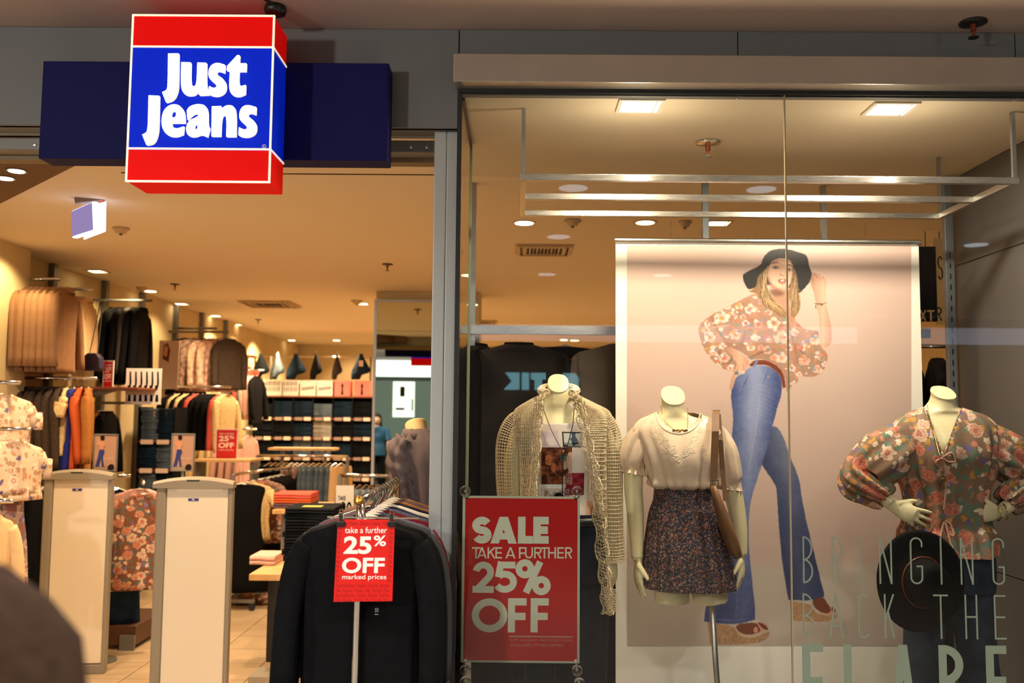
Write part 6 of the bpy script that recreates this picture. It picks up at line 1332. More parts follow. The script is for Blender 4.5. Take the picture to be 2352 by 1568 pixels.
MB().box(x0, x1, 6.42, 7.0, .03, .16).build('plinth_body', mat('dark_walnut', (84, 52, 32), .5, noise=.2), pt_, bevel=.004); MB().box(x0, x0 + .1, 6.40, 6.4195, 0, .13).build('end_cap', m_grey, pt_); MB().box(x1 - .1, x1, 6.40, 6.4195, 0, .10).build('end_cap', m_grey, pt_)
# ------------------------------------------------------------------ security pedestals
def pedestal(pxl, pxr, pyt, Y, rz, label):
    x0 = P(pxl, 1200, Y).x; x1 = P(pxr, 1200, Y).x; cx = (x0 + x1) / 2; hw = (x1 - x0) / 2; zt = P(300, pyt, Y).z
    t = thing('security_pedestal', label, 'security gate', (0, 0, 0)); g = mat('pedestal_grey', (140, 130, 112), .5); pn = mat('pedestal_cream', (226, 214, 190), .35)
    MB().box(-hw + .055, hw - .012, -.022, .022, .06, zt - .03).build('panel', pn, t, bevel=.006)
    MB().box(-hw, -hw + .054, -.035, .035, 0, zt - .02).build('side_frame', g, t, bevel=.012); MB().box(hw - .0115, hw + .012, -.03, .03, 0, zt - .02).build('side_frame', g, t, bevel=.006)
    cp = MB(); rings = []
    for i in range(13):
        u = i / 12 * 2 - 1; z = zt + .026 * (1 - u * u); x = u * (hw + .016); rings.append([Vector((x, -.045, zt - .035)), Vector((x, -.045, z - .014)), Vector((x, -.028, z)), Vector((x, .028, z)), Vector((x, .045, z - .014)), Vector((x, .045, zt - .035))])
    cp.loft(rings).build('top_cap', g, t)
    MB().box(-hw * .45, hw * .78, -.0255, -.0225, zt - .055, zt - .036).build('slot_strip', mat('strip_cream', (240, 230, 205), .4), t)
    s = MB().box(-.028, .028, -.0245, -.0222, zt - .105, zt - .092).build('sticker', mat('sticker_blue', (30, 36, 140), .4), t); s2 = MB().box(-.008, .006, -.0252, -.0246, zt - .101, zt - .096).build('sticker_mark', m_white, s)
    MB().box(-.035, .035, -.046, -.044, zt + .004, zt + .012).build('badge', m_dark, t); MB().box(-hw + .005, hw, -.03, .03, 0, .055).build('foot', g, t, bevel=.004)
    t.location = (cx, Y, 0); t.rotation_euler = (0, 0, R(rz)); return t
pedestal(104, 250, 1088, 5.85, 6, 'cream and grey security pedestal further left')
pedestal(362, 528, 1104, 5.25, 5, 'cream and grey security pedestal nearer the middle of the entrance')
# ------------------------------------------------------------------ boards, posters and price signs in the shop
def board(name, label, x0, y0, x1, y1, Y, m, cat='sign', t=.006):
    a = P(x0, y1, Y); c = P(x1, y0, Y); o = thing(name, label, cat, (a.x, Y, a.z)); MB().box(a.x, c.x, Y, Y + t, a.z, c.z).build('board', m, o); return o, a, c
o, a, c = board('fit_guide', 'white board with two rows of black silhouettes above the wooden shelf', 287, 846, 372, 928, 7.2, m_white)
ink = MB(); w = c.x - a.x; h = c.z - a.z
for i in range(6):
    x = a.x + w * (.1 + .155 * i); ink.prism([(x, a.z + h * .48), (x + .012, a.z + h * .48), (x + .016, a.z + h * .62), (x + .010, a.z + h * .9), (x, a.z + h * .92), (x + .002, a.z + h * .62)], 7.1985, 7.1999); ink.prism([(x - .014, a.z + h * .40), (x + .006, a.z + h * .40), (x + .008, a.z + h * .52), (x - .012, a.z + h * .53)], 7.1984, 7.1998); ink.prism([(x - .008, a.z + h * .08), (x + .016, a.z + h * .08), (x + .012, a.z + h * .27), (x - .004, a.z + h * .27)], 7.1985, 7.1999)
ink.build('silhouette_row', c_black, o)
def mini_fashion(x0, y0, x1, y1, Y, label):
    o, a, c = board('poster_stand', label, x0, y0, x1, y1, Y, mat('mini_poster_beige', (172, 132, 108), .6), 'poster'); w = c.x - a.x; h = c.z - a.z; Yf = Y - .001
    def pg(pts, m, n, d=0): MB().prism([(a.x + u * w, a.z + v * h) for u, v in pts], Yf - .001 - d, Yf - d).build(n, m, o)
    jn = mat('mini_denim', (52, 60, 120), .7); sk_ = mat('mini_skin', (196, 140, 108), .7); dk = mat('mini_hat', (30, 20, 18), .7)
    pg([(.03, .0), (.97, 0), (.97, .10), (.03, .14)], mat('mini_floor', (150, 128, 104), .6), 'printed_floor')
    pg([(.24, .58), (.44, .58), (.47, .5), (.40, .38), (.46, .14), (.50, .10), (.38, .10), (.33, .34), (.24, .10), (.08, .10), (.18, .34), (.22, .5)], jn, 'printed_jeans', .001)
    pg([(.16, .82), (.42, .82), (.50, .70), (.40, .66), (.42, .58), (.24, .58), (.22, .68), (.12, .70)], sk_, 'printed_blouse', .001); pg([(.26, .92), (.30, .97), (.42, .97), (.46, .90), (.40, .84), (.30, .84)], dk, 'printed_hat', .002)
    pg([(.63, .04), (.74, .0), (.86, .0), (.93, .08), (.88, .17), (.74, .18), (.65, .13)], dk, 'printed_disc', .002)
    tx = text_mb('FLARE', a.x + .46 * w, a.x + .9 * w, a.z + .28 * h, a.z + .36 * h, Yf - .0005, .0008); tx.build('printed_word', mat('mini_word', (206, 176, 150), .6), o)
    fr = MB()
    for u0, u1, v0, v1 in ((-.02, 0.02, 0, 1), (.98, 1.02, 0, 1), (-.02, 1.02, .985, 1.02), (-.02, 1.02, -.02, .01)): fr.box(a.x + u0 * w, a.x + u1 * w, Y - .006, Y + .01, a.z + v0 * h, a.z + v1 * h)
    fr.build('frame', m_grey, o); MB().tube([(a.x + w / 2, Y + .012, a.z), (a.x + w / 2, Y + .012, .02)], .01, 8).build('stand_pole', m_grey, o); MB().lathe([(.12, 0), (.12, .01), (0, .012)], (a.x + w / 2, Y + .012, 0), 20).build('stand_base', m_grey, o)
mini_fashion(214, 998, 270, 1080, 6.12, 'small framed fashion poster above the left security pedestal'); mini_fashion(393, 997, 447, 1080, 6.1, 'small framed fashion poster above the right security pedestal')
o, a, c = board('wall_poster', 'pale poster with a face hung between black jackets and printed tops', 362, 782, 412, 893, 8.6, mat('poster_blush', (226, 196, 176), .6), 'poster'); w = c.x - a.x; h = c.z - a.z
MB().prism([(a.x + .2 * w, a.z + .62 * h), (a.x + .5 * w, a.z + .55 * h), (a.x + .56 * w, a.z + .8 * h), (a.x + .42 * w, a.z + .95 * h), (a.x + .22 * w, a.z + .9 * h)], 8.597, 8.599).build('printed_hair', mat('print_brown', (120, 70, 50), .7), o)
MB().prism([(a.x + .24 * w, a.z + .7 * h), (a.x + .40 * w, a.z + .66 * h), (a.x + .46 * w, a.z + .84 * h), (a.x + .36 * w, a.z + .9 * h), (a.x + .26 * w, a.z + .86 * h)], 8.595, 8.597).build('printed_face', mat('print_skin', (226, 160, 120), .7), o)
def red_sign(x0, y0, x1, y1, Y, label, full=True, name='price_sign'):
    o, a, c = board(name, label, x0, y0, x1, y1, Y, mat('price_red', (206, 22, 14), .5)); w = c.x - a.x; h = c.z - a.z; tm = mat('price_white', (250, 232, 214), .5); mb = MB()
    for s, u0, u1, v0, v1, b_ in (('take a further', .14, .86, .84, .90, .01), ('25', .12, .60, .60, .79, .03), ('%', .62, .86, .69, .80, .015), ('OFF', .10, .86, .36, .55, .03), ('marked prices', .12, .86, .26, .32, .01)):
        t = text_mb(s, a.x + u0 * w, a.x + u1 * w, a.z + v0 * h, a.z + v1 * h, Y - .0005, .001, b_); mb.add(t.v, t.f)
    mb.build('lettering', tm, o); MB().box(a.x - .008, a.x, Y, Y + .01, a.z, c.z).box(c.x, c.x + .008, Y, Y + .01, a.z, c.z).box(a.x - .008, c.x + .008, Y, Y + .01, c.z, c.z + .008).build('holder', m_white, o); return o
red_sign(496, 987, 545, 1052, 8.6, 'red take a further 25% OFF sign on the pale shelf deep in the shop')
red_sign(237, 830, 259, 893, 7.0, 'narrow red 25% OFF sign on the wooden wall shelf')
o, a, c = board('price_sign', 'white TAKE $20 sign in front of the rack of jeans', 770, 1115, 813, 1203, 6.3, m_white); w = c.x - a.x; h = c.z - a.z
for s, u0, u1, v0, v1 in (('TAKE', .12, .55, .62, .73), ('$', .1, .3, .3, .55), ('20', .3, .9, .18, .58)):
    text_mb(s, a.x + u0 * w, a.x + u1 * w, a.z + v0 * h, a.z + v1 * h, 6.2995, .001, .02).build('lettering', c_black, o)
MB().tube([(a.x + w / 2, 6.31, a.z), (a.x + w / 2, 6.31, .012)], .006, 6).lathe([(.1, 0), (.1, .01), (0, .012)], (a.x + w / 2, 6.31, 0), 18).build('stem', m_grey, o)
sh = thing('wall_shelf', 'red-brown wooden shelf running in front of the outline board', 'shelf', P(240, 895, 7.0)); p0 = P(166, 888, 6.9); p1 = P(322, 901, 6.9)
MB().box(XW, p1.x, 6.85, 7.25, p0.z - .02, p0.z).build('board', m_woodd, sh, bevel=.003); MB().add([(XW, 7.0, p0.z - .02), (p1.x - .2, 7.0, p0.z - .02), (XW, 7.0, p0.z - .2), (XW, 7.02, p0.z - .02), (p1.x - .2, 7.02, p0.z - .02), (XW, 7.02, p0.z - .2)], [(0, 1, 2), (5, 4, 3), (0, 3, 4, 1), (1, 4, 5, 2), (2, 5, 3, 0)]).build('bracket', m_grey, sh)
ps = thing('display_shelf', 'pale wooden display shelf under the red price sign', 'shelf', P(520, 1055, 8.4)); p0 = P(450, 1058, 8.4); p1 = P(582, 1055, 8.4)
MB().box(p0.x, p1.x, 8.3, 8.75, p1.z - .02, p1.z).build('board', m_wood, ps); MB().box(p0.x, p0.x + .03, 8.4, 8.6, 0, p1.z - .02).box(p1.x - .03, p1.x, 8.4, 8.6, 0, p1.z - .02).build('support', m_grey, ps)
# ------------------------------------------------------------------ folded jeans
def folded(m, label, group, name='folded_jeans', w=.26, d=.3, h=.032):
    t = thing(name, label, 'jeans' if 'jeans' in name else 'clothing', (0, 0, 0), group); mb = MB(); rg_ = random.Random(hash(label) % 999)
    for k in range(2):
        rings = []; zc = h * (.27 + .47 * k)
        for i in range(7):
            x = -w / 2 + w * i / 6; rings.append([Vector((x, -d / 2 + .004 * math.sin(i), zc - h * .2)), Vector((x, -d / 2 - .004, zc)), Vector((x, -d / 2 + .006, zc + h * .22)), Vector((x, d / 2, zc + h * .22)), Vector((x, d / 2, zc - h * .2))])
        mb.loft(rings)
    mb.build('folds', m, t, smooth=False); return t
def stack(tm, x, y, z, n, h=.032, rz=0, seed=0):
    rg_ = random.Random(seed + int(x * 100))
    for i in range(n):
        loc = (x + rg_.uniform(-.006, .006), y + rg_.uniform(-.006, .006), z + i * h)
        if tm not in TU: tm.location = loc; tm.rotation_euler = (0, 0, R(rz)); TU.add(tm)
        else: dup(tm, loc, R(rz + rg_.uniform(-3, 3)))
YBW = 12.4
unit = thing('shelf_unit', 'black back-wall shelf unit filled with stacks of folded jeans', 'shelving', (P(585, 1000, YBW).x, YBW, 0)); ux0 = P(580, 1000, YBW).x; ux1 = P(853, 1000, YBW).x
shz = [P(700, y, YBW).z for y in (909, 960, 1005, 1051, 1098)]
MB().box(ux0, ux1, YBW + .42, YBW + .44, 0, shz[0]).build('back_panel', c_black, unit)
for i, z in enumerate(shz): MB().box(ux0, ux1, YBW, YBW + .42, z - .018, z).build('shelf', m_woodd, unit)
ncol = 6; cw = (ux1 - ux0) / ncol
for i in range(ncol + 1): x = ux0 + cw * i; MB().box(x - .008, x + .008, YBW + .01, YBW + .42, 0, shz[0] - .0185).build('divider', c_black, unit)
jm = [folded(c_den3, 'folded black jeans in the back-wall shelf unit', 'black jeans stacked on the back wall'), folded(c_den, 'folded dark blue jeans in the back-wall shelf unit', 'dark blue jeans stacked on the back wall'), folded(c_den2, 'folded faded blue jeans in the back-wall shelf unit', 'faded jeans stacked on the back wall'), folded(c_den4, 'folded pale grey jeans in the middle of the back-wall unit', 'pale grey jeans stacked on the back wall')]
pat = [[0, 1, 1, 2, 1, 0], [0, 0, 1, 3, 0, 1], [0, 1, 2, 2, 1, 0], [1, 0, 1, 1, 0, 0]]
for r in range(4):
    for cidx in range(ncol):
        x = ux0 + cw * (cidx + .5); stack(jm[pat[r][cidx]], x, YBW + .19, shz[r + 1], 7 if (r + cidx) % 3 else 6, seed=r * 7 + cidx)
        tg = MB().box(x - .10, x + .0, YBW - .006, YBW - .001, shz[r + 1] - .03, shz[r + 1] + .012).build('ticket', mat('ticket_dark', (150, 130, 120), .6), unit); MB().box(x + .02, x + .11, YBW - .006, YBW - .001, shz[r + 1] - .032, shz[r + 1] + .014).build('ticket', mat('ticket_white', (240, 214, 196), .6, emit=None), unit)
boxc = [('first lettered white box', 0), ('second lettered white box', 0), ('third lettered white box', 0), ('white box with a script word, left of its twin', 1), ('white box with a script word, right of its twin', 1), ('pink box with a small figure, left of its twin', 2), ('pink box with a small figure, right of its twin', 2)]
for (lb, k), (cx0, cx1) in zip(boxc, ((690, 780), (786, 918), (930, 1052), (1066, 1190), (1200, 1325), (1340, 1465), (1497, 1620))):
    x0 = P(380 + cx0 / 3.459, 900, YBW).x; x1 = P(380 + cx1 / 3.459, 900, YBW).x; z0 = shz[0]; z1 = P(700, 873, YBW).z
    o = thing('display_box', lb + ' on top of the jeans shelves', 'box', (x0, YBW, z0)); MB().box(x0, x1, YBW + .02, YBW + .2, z0, z1).build('carton', mat('box_pink', (236, 130, 120), .6) if k == 2 else m_white, o, bevel=.003); pr = MB(); w = x1 - x0; h = z1 - z0; rg_ = random.Random(cx0)
    if k == 0:
        for r_ in range(2):
            for i in range(7): xx_ = x0 + w * (.06 + .13 * i); zz_ = z0 + h * (.28 + .36 * r_); pr.prism([(xx_, zz_), (xx_ + w * .05, zz_), (xx_ + w * (.09 if i % 2 else .02), zz_ + h * .28), (xx_ + w * (.04 if i % 2 else .07), zz_ + h * .28)][::1], YBW + .0185, YBW + .0195)
    elif k == 1:
        pts = [Vector((x0 + w * (.1 + .08 * i), z0 + h * (.35 + (.18 if i % 2 else 0) + .01 * i))) for i in range(11)]
        for q in ribbon(pts, .010): pr.prism([(p.x, p.y) for p in q], YBW + .0185, YBW + .0195)
    else: pr.prism([(x0 + w * .42, z0 + h * .1), (x0 + w * .58, z0 + h * .1), (x0 + w * .54, z0 + h * .5), (x0 + w * .58, z0 + h * .7), (x0 + w * .5, z0 + h * .85), (x0 + w * .42, z0 + h * .7), (x0 + w * .46, z0 + h * .5)], YBW + .0185, YBW + .0195)
    pr.build('print', c_black, o)
zr = P(700, 818, 12.75).z; rail('wall_rail', 'thin rail on the back wall from which folded jeans hang', Vector((ux0, 12.85, zr)), Vector((ux1, 12.85, zr)), .008, wall=[(Vector((ux0 + .1, 12.85, zr)), Vector((ux0 + .1, 12.86, 0))), (Vector((ux1 - .1, 12.85, zr)), Vector((ux1 - .1, 12.86, 0)))])
for cx_, mm, lb, kx in ((755, c_den3, 'first pair of black jeans hung in a triangle on the back wall', 1), (890, c_den2, 'faded pair of jeans hung second from the left on the back wall', .8), (1035, c_den, 'dark blue pair hung third from the left on the back wall', 1.15), (1195, c_den3, 'black pair hung fourth on the back wall', .7), (1362, c_dgrey, 'narrow grey pair hung fifth on the back wall', .6), (1550, c_den, 'dark pair with a pale pocket tag hung last on the back wall', 1.1)):
    o = thing('hung_jeans', lb, 'jeans', P(380 + cx_ / 3.459, 812, 12.75)); sc_ = 3.459
    def q(u, v): p = P(380 + (cx_ + u * kx) / sc_, 650 + v / sc_, 12.75); return (p.x, p.z)
    rings = []
    for v, a_, b2 in ((560, -10, 14), (590, -18, 24), (640, -40, 48), (690, -60, 74), (712, -66, 62), (730, -68, 10), (765, -66, -6)):
        l = q(a_, v); r_ = q(b2, v); rings.append([Vector((l[0], 12.75, l[1])), Vector(((l[0] + r_[0]) / 2, 12.71, l[1])), Vector((r_[0], 12.75, r_[1])), Vector(((l[0] + r_[0]) / 2, 12.79, l[1]))])
    MB().loft(rings[::-1]).build('folded_denim', mm, o, smooth=True); p_ = q(2, 545); MB().tube([(p_[0], 12.75, p_[1] - .03), (p_[0], 12.77, p_[1] + .02), (p_[0], 12.85, zr)], .003, 5).build('hook', m_chrome, o)
    if cx_ == 1550: a1 = q(8, 640); MB().box(a1[0] - .03, a1[0] + .03, 12.695, 12.70, a1[1] - .04, a1[1] + .04).build('pocket_tag', m_white, o)
# second denim tower on the left
YT = 8.3; tw = thing('shelf_unit', 'narrow shelf tower of dark folded jeans left of the middle chrome rail', 'shelving', (P(322, 1000, YT).x, YT, 0)); tx0 = P(318, 1000, YT).x; tx1 = P(398, 1000, YT).x
tz = [P(360, y, YT).z for y in (1012, 1078, 1140)]
for z in tz: MB().box(tx0, tx1, YT, YT + .32, z - .015, z).build('shelf', m_woodd, tw)
MB().box(tx0 - .01, tx0, YT, YT + .32, 0, tz[0] + .3).box(tx1, tx1 + .01, YT, YT + .32, 0, tz[0] + .3).build('side', c_black, tw)
jt = folded(c_den, 'folded dark jeans on the narrow shelf tower', 'jeans on the narrow shelf tower', w=.15, d=.28); jt2 = folded(c_den2, 'folded faded jeans on the narrow shelf tower', 'faded jeans on the narrow shelf tower', w=.15, d=.28)
for i, z in enumerate(tz):
    for k in range(2):
        x = tx0 + (tx1 - tx0) * (.27 + .46 * k); stack(jt if (i + k) % 2 else jt2, x, YT + .17, z, 7 if i else 9, seed=i); MB().box(x - .06, x + .05, YT - .008, YT - .002, z - .03, z + .01).build('ticket', MATS['ticket_white'], tw)
# pink folded tops on a far shelf
sf = thing('wall_shelf', 'upper shelf with folded pink tops near the far left corner', 'shelf', P(560, 870, 12.2)); z_ = P(560, 866, 12.2).z
MB().box(XW, P(578, 866, 12.2).x, 12.1, 12.5, z_ - .02, z_).build('board', m_woodd, sf)
MB().box(XW, P(578, 866, 12.2).x, 12.1, 12.5, z_ + .27, z_ + .29).build('board', m_woodd, sf)
fp = folded(c_coral, 'folded bright pink top on the far shelf', 'folded pink tops', 'folded_tee', .2, .28, .05); stack(fp, P(551, 866, 12.2).x, 12.25, z_, 3, .05); stack(fp, P(567, 866, 12.2).x, 12.25, z_, 2, .05)
# ------------------------------------------------------------------ floor racks
def rack(label, p0, p1, zt, m=m_grey):
    t = thing('clothes_rack', label, 'rack', (p0[0], p0[1], 0)); a = Vector((p0[0], p0[1], 0)); b_ = Vector((p1[0], p1[1], 0)); u = Vector((0, 0, 1))
    for p in (a, b_):
        MB().bar(p + u * .09, p + u * zt, .028, .028).build('post', m, t); d = (b_ - a).normalized(); nrm = Vector((-d.y, d.x, 0)); MB().bar(p - nrm * .22 + u * .075, p + nrm * .22 + u * .075, .028, .028).build('foot', m, t)
        for s in (-1, 1):
            c = p + nrm * .2 * s; w = MB(); w.lathe([(.028, -.011), (.031, 0), (.028, .011)], c + u * .031, 14, M=Matrix.Rotation(R(90), 3, 'X')); w.build('castor', m_dark, t)
    MB().tube([a + u * zt, b_ + u * zt], .014, 10).build('top_bar', m_chrome, t, smooth=True); MB().bar(a + u * .1, b_ + u * .1, .02, .02).build('bottom_bar', m, t)
    return t
pA = P(540, 1200, 7.85); zt = P(540, 1088, 7.85).z; pB = P(640, 1200, 8.9)
rack('grey wheeled rack of cream blouses and black dresses right of the nearer pedestal', (pA.x, 7.75), (pB.x + .1, 8.95), zt)
r1 = garment('tee', .55, .40, c_lace, 140, 'blouse', 'ragged cream blouse at the front of the wheeled rack', 'blouse'); r2 = garment('top', .60, .40, c_fl1, 141, 'blouse', 'rust patterned blouse behind the ragged cream one', 'blouse'); r3 = garment('top', .62, .40, stripes('black_pink_stripe', (20, 16, 18), (222, 178, 158), 26), 142, 'top', 'black and pink striped top on the wheeled rack', 'top'); r4 = garment('dress', .95, .42, c_black, 143, 'dress', 'long black dress on the wheeled rack', 'dress', 'black dresses on the wheeled rack')
for ob_ in r3.children:
    if ob_.name.startswith('body'): STR = ob_
row2([r1, r2, r3, r4], [3, 0, 1, 2, 3, 3, 3, 3], (pA.x + .08, 7.72, zt), (pB.x + .02, 8.85, zt), 18)
scf = thing('fallen_scarf', 'crumpled rust floral garment lying on the floor tiles', 'scarf', Pz(580, 1385, 0)); pc_ = Pz(580, 1385, 0); mb = MB(); rings = []
for i in range(13):
    u = i / 12 * 2 - 1; ring_ = []
    for j in range(12):
        t = j / 12 * 6.283; hgt = .05 * (1 - u * u) ** .5 + .01; ring_.append(pc_ + Vector((u * .21, (.10 * (1 - u * u * .6)) * math.cos(t) * (1 + .2 * math.sin(5 * u + 3 * t)), max(0, hgt * (math.sin(t) * .7 + .6 + .3 * math.sin(4 * t + 7 * u))))))
    rings.append(ring_)
mb.loft(rings).build('cloth', c_fl1, scf, smooth=True)
p0 = P(590, 1100, 9.0); p1 = P(797, 1100, 9.0); zt = P(690, 1047, 9.0).z; rack('grey rack with light and dark jeans in the middle of the shop', (p0.x, 9.0), (p1.x, 9.0), zt)
g1 = garment('pants', .70, .34, c_den2, 145, 'jeans', 'light blue jeans on the grey middle rack', 'jeans', 'light jeans on the middle rack', 'steel'); g2 = garment('pants', .72, .34, c_jet, 146, 'trousers', 'black trousers on the grey middle rack', 'trousers', 'black trousers on the middle rack', 'steel'); g3 = garment('pants', .74, .34, c_cream, 147, 'trousers', 'cream trousers at the right end of the grey middle rack', 'trousers'); g4 = garment('pants', .70, .34, c_print, 148, 'trousers', 'patterned brown trousers on the grey middle rack', 'trousers', 'patterned trousers on the middle rack')
row2([g1, g2, g3, g4], [1, 1, 1, 1, 3, 3, 3, 0, 0, 0, 0, 0, 0, 2], (p0.x + .12, 9.0, zt), (p1.x - .06, 9.0, zt), 62)
tbp = thing('display_table', 'small pale shelf bar above the middle rack', 'shelf', P(695, 1029, 9.6)); q0 = P(621, 1030, 9.6); q1 = P(771, 1030, 9.6); MB().box(q0.x, q1.x, 9.5, 9.8, q0.z - .012, q0.z + .012).build('board', m_wood, tbp); MB().box(q0.x + .1, q0.x + .13, 9.62, 9.66, 0, q0.z - .0121).box(q1.x - .13, q1.x - .1, 9.62, 9.66, 0, q0.z - .0121).build('leg', m_grey, tbp)
p0 = P(780, 1100, 6.9); p1 = P(900, 1100, 6.9); zt = P(830, 1092, 6.9).z; rack('grey rack of grey-blue jeans behind the TAKE $20 sign', (p0.x, 6.9), (p1.x + .1, 6.9), zt)
h1 = garment('pants', .78, .30, c_slate, 149, 'jeans', 'grey-blue jeans behind the TAKE $20 sign', 'jeans', 'grey-blue jeans behind the price sign', 'steel'); row2([h1], [0] * 9, (p0.x + .06, 6.9, zt), (p1.x + .04, 6.9, zt), 65)
# folded tees on a slanted pale shelf, denim pile on a table
tbl = thing('display_table', 'pale wooden table with folded orange and purple tees', 'table', P(700, 1160, 7.6)); q0 = P(640, 1168, 7.6); q1 = P(756, 1168, 7.6); zt = P(700, 1165, 7.6).z
MB().box(q0.x, q1.x, 7.4, 8.1, zt - .035, zt).build('table_top', m_wood, tbl, bevel=.004); MB().box(q0.x + .05, q0.x + .1, 7.5, 7.55, 0, zt - .036).box(q1.x - .1, q1.x - .05, 7.5, 7.55, 0, zt - .036).build('leg', m_grey, tbl)
for i, (m_, lb) in enumerate(((c_lilac, 'folded dusty purple tee at the bottom of the pile on the pale table'), (c_orange, 'folded burnt orange tee in the pile on the pale table'), (c_coral, 'folded coral tee on top of the pile on the pale table'))):
    ft = folded(m_, lb, None, 'folded_tee', .3, .3, .04); stack(ft, P(683, 1140, 7.7).x, 7.65, zt + i * .04, 1)
TBY = 5.7; dtab = thing('display_table', 'low pale wooden table carrying the tall pile of black jeans', 'table', P(680, 1310, TBY)); q0 = P(612, 1312, 6.1); q1 = P(760, 1312, 6.1); zt = P(640, 1312, TBY + .1).z
MB().box(q0.x, q1.x, TBY, TBY + .62, zt - .04, zt).build('table_top', m_wood, dtab, bevel=.004)
MB().box(q0.x + .1, q1.x, TBY + .06, TBY + .6, .1, zt - .041).build('pedestal', mat('matt_black_panel', (16, 16, 18), .6), dtab, bevel=.006); MB().box(q0.x + .02, q0.x + .2, TBY - .02, TBY + .2, 0.0, .035).build('foot_plate', mat('foot_grey', (160, 150, 135), .4), dtab)
MB().box(q0.x + .1, q1.x, TBY + .2, TBY + .6, 0.0, .0999).build('plinth', m_dark, dtab)
jb_ = folded(c_den3, 'folded black jeans in the tall pile left of the front clothes rack', 'black jeans in the tall pile', w=.30, d=.34, h=.036); stack(jb_, P(706, 1250, TBY).x, TBY + .19, zt, 10, .036)
jl = folded(c_den3, 'black jeans with a yellow waist label on top of the tall pile', None, w=.30, d=.34, h=.036); stack(jl, P(706, 1250, TBY).x, TBY + .19, zt + .36, 1); lq = Vector((0.0, -.08, .0375)); MB().obox(lq, (.12, .09, .002)).build('waist_label', mat('yellow_label', (200, 180, 70), .6), None); lo = bpy.data.objects['waist_label']; lo.parent = jl
st2 = folded(c_pink, 'folded blush top beside the tall pile of black jeans', None, 'folded_tee', .16, .26, .06); stack(st2, P(655, 1215, 6.6).x, 6.15, zt + .0, 1)
# ------------------------------------------------------------------ front rack of black tops with the clip sign
XR = -.487; YR0, YR1 = 2.93, 3.86; ZR = 1.335
fr = thing('clothes_rack', 'chrome T-rack of black and coloured tops beside the aluminium jamb', 'rack', (XR, YR0, 0))
MB().tube([(XR, YR0 - .02, ZR), (XR, YR1, ZR)], .011, 14).build('rail', m_chrome, fr, smooth=True)
MB().lathe([(.0, 0), (.013, 0), (.015, .006), (.013, .012), (0, .012)], (XR, YR0 - .02, ZR), 14, M=Matrix.Rotation(R(90), 3, 'X')).build('end_cap', mat('brass_cap', (190, 140, 60), .3, .9), fr, smooth=True)
MB().tube([(XR - .012, YR0 + .005, .03), (XR + .0, YR0 + .005, ZR - .09), (XR, YR0 + .005, ZR - .012)], .0125, 14).build('front_pole', m_chrome, fr, smooth=True)
MB().tube([(XR, YR1 - .04, .03), (XR, YR1 - .04, ZR - .012)], .0125, 12).build('rear_pole', m_chrome, fr, smooth=True)
MB().bar((XR - .3, YR0 + .005, .015), (XR + .3, YR0 + .005, .015), .04, .03).bar((XR, YR0 + .03, .015), (XR, YR1, .015), .04, .028).build('base', m_chrome, fr)
defs = [(c_jet, 'black long-sleeved top at the very front of the T-rack', None), (c_jet, 'second black top on the T-rack, just behind the front one', None), (c_dgrey, 'dark grey top third on the T-rack', None), (c_knit, 'grey marl knit top on the T-rack', None), (c_maroon, 'maroon top on the T-rack behind the grey knit', None), (c_knit, 'blue-grey top behind the maroon one on the T-rack', None), (c_navy, 'navy top on the T-rack beside the jamb', None), (c_white, 'cream top in the middle of the T-rack', None), (c_navy, 'second navy top toward the back of the T-rack', None), (c_tan, 'tan top near the back of the T-rack', None), (c_lilac, 'dusty purple top near the back of the T-rack', None), (c_brown, 'taupe top last on the T-rack', None)]
for i, (m_, lb, g_) in enumerate(defs):
    t = garment('top', .84, .40 + .012 * (i % 3), m_, 200 + i, 'top', lb, 'top'); t.location = (XR, YR0 + .055 + i * .07, ZR); t.rotation_euler = (0, 0, R(random.uniform(-5, 5) + (0 if i else -3)))
    for ch_ in t.children:
        if ch_.name.startswith('hanger'):
            ch_.data = ch_.data.copy(); ch_.data.materials[0] = mat('white_hanger', (236, 222, 196), .25)
    if i > 1:
        hk = MB(); hk.tube([(0, 0, .014)] + [(.02 * math.sin(a), 0, -.01 + .024 * math.cos(a)) for a in (.3, 1.0, 1.8, 2.6)] + [(0, 0, -.05)], .0032, 6); o = hk.build('hook', m_chrome, t)
        o.location = (0, 0, 0)
tgx = P(865, 1402, YR0 - .03)
tagm = text_mb('$50', tgx.x - .005, tgx.x + .006, tgx.z - .006, tgx.z + .008, tgx.y, .0006); tagm.box(tgx.x - .006, tgx.x + .006, tgx.y - .0004, tgx.y, tgx.z - .012, tgx.z - .010)
cs = thing('size_sticker', 'clear size sticker with $50 on the front black top', 'sticker', tgx); tagm.build('print', mat('sticker_print', (130, 135, 140), .5), cs)
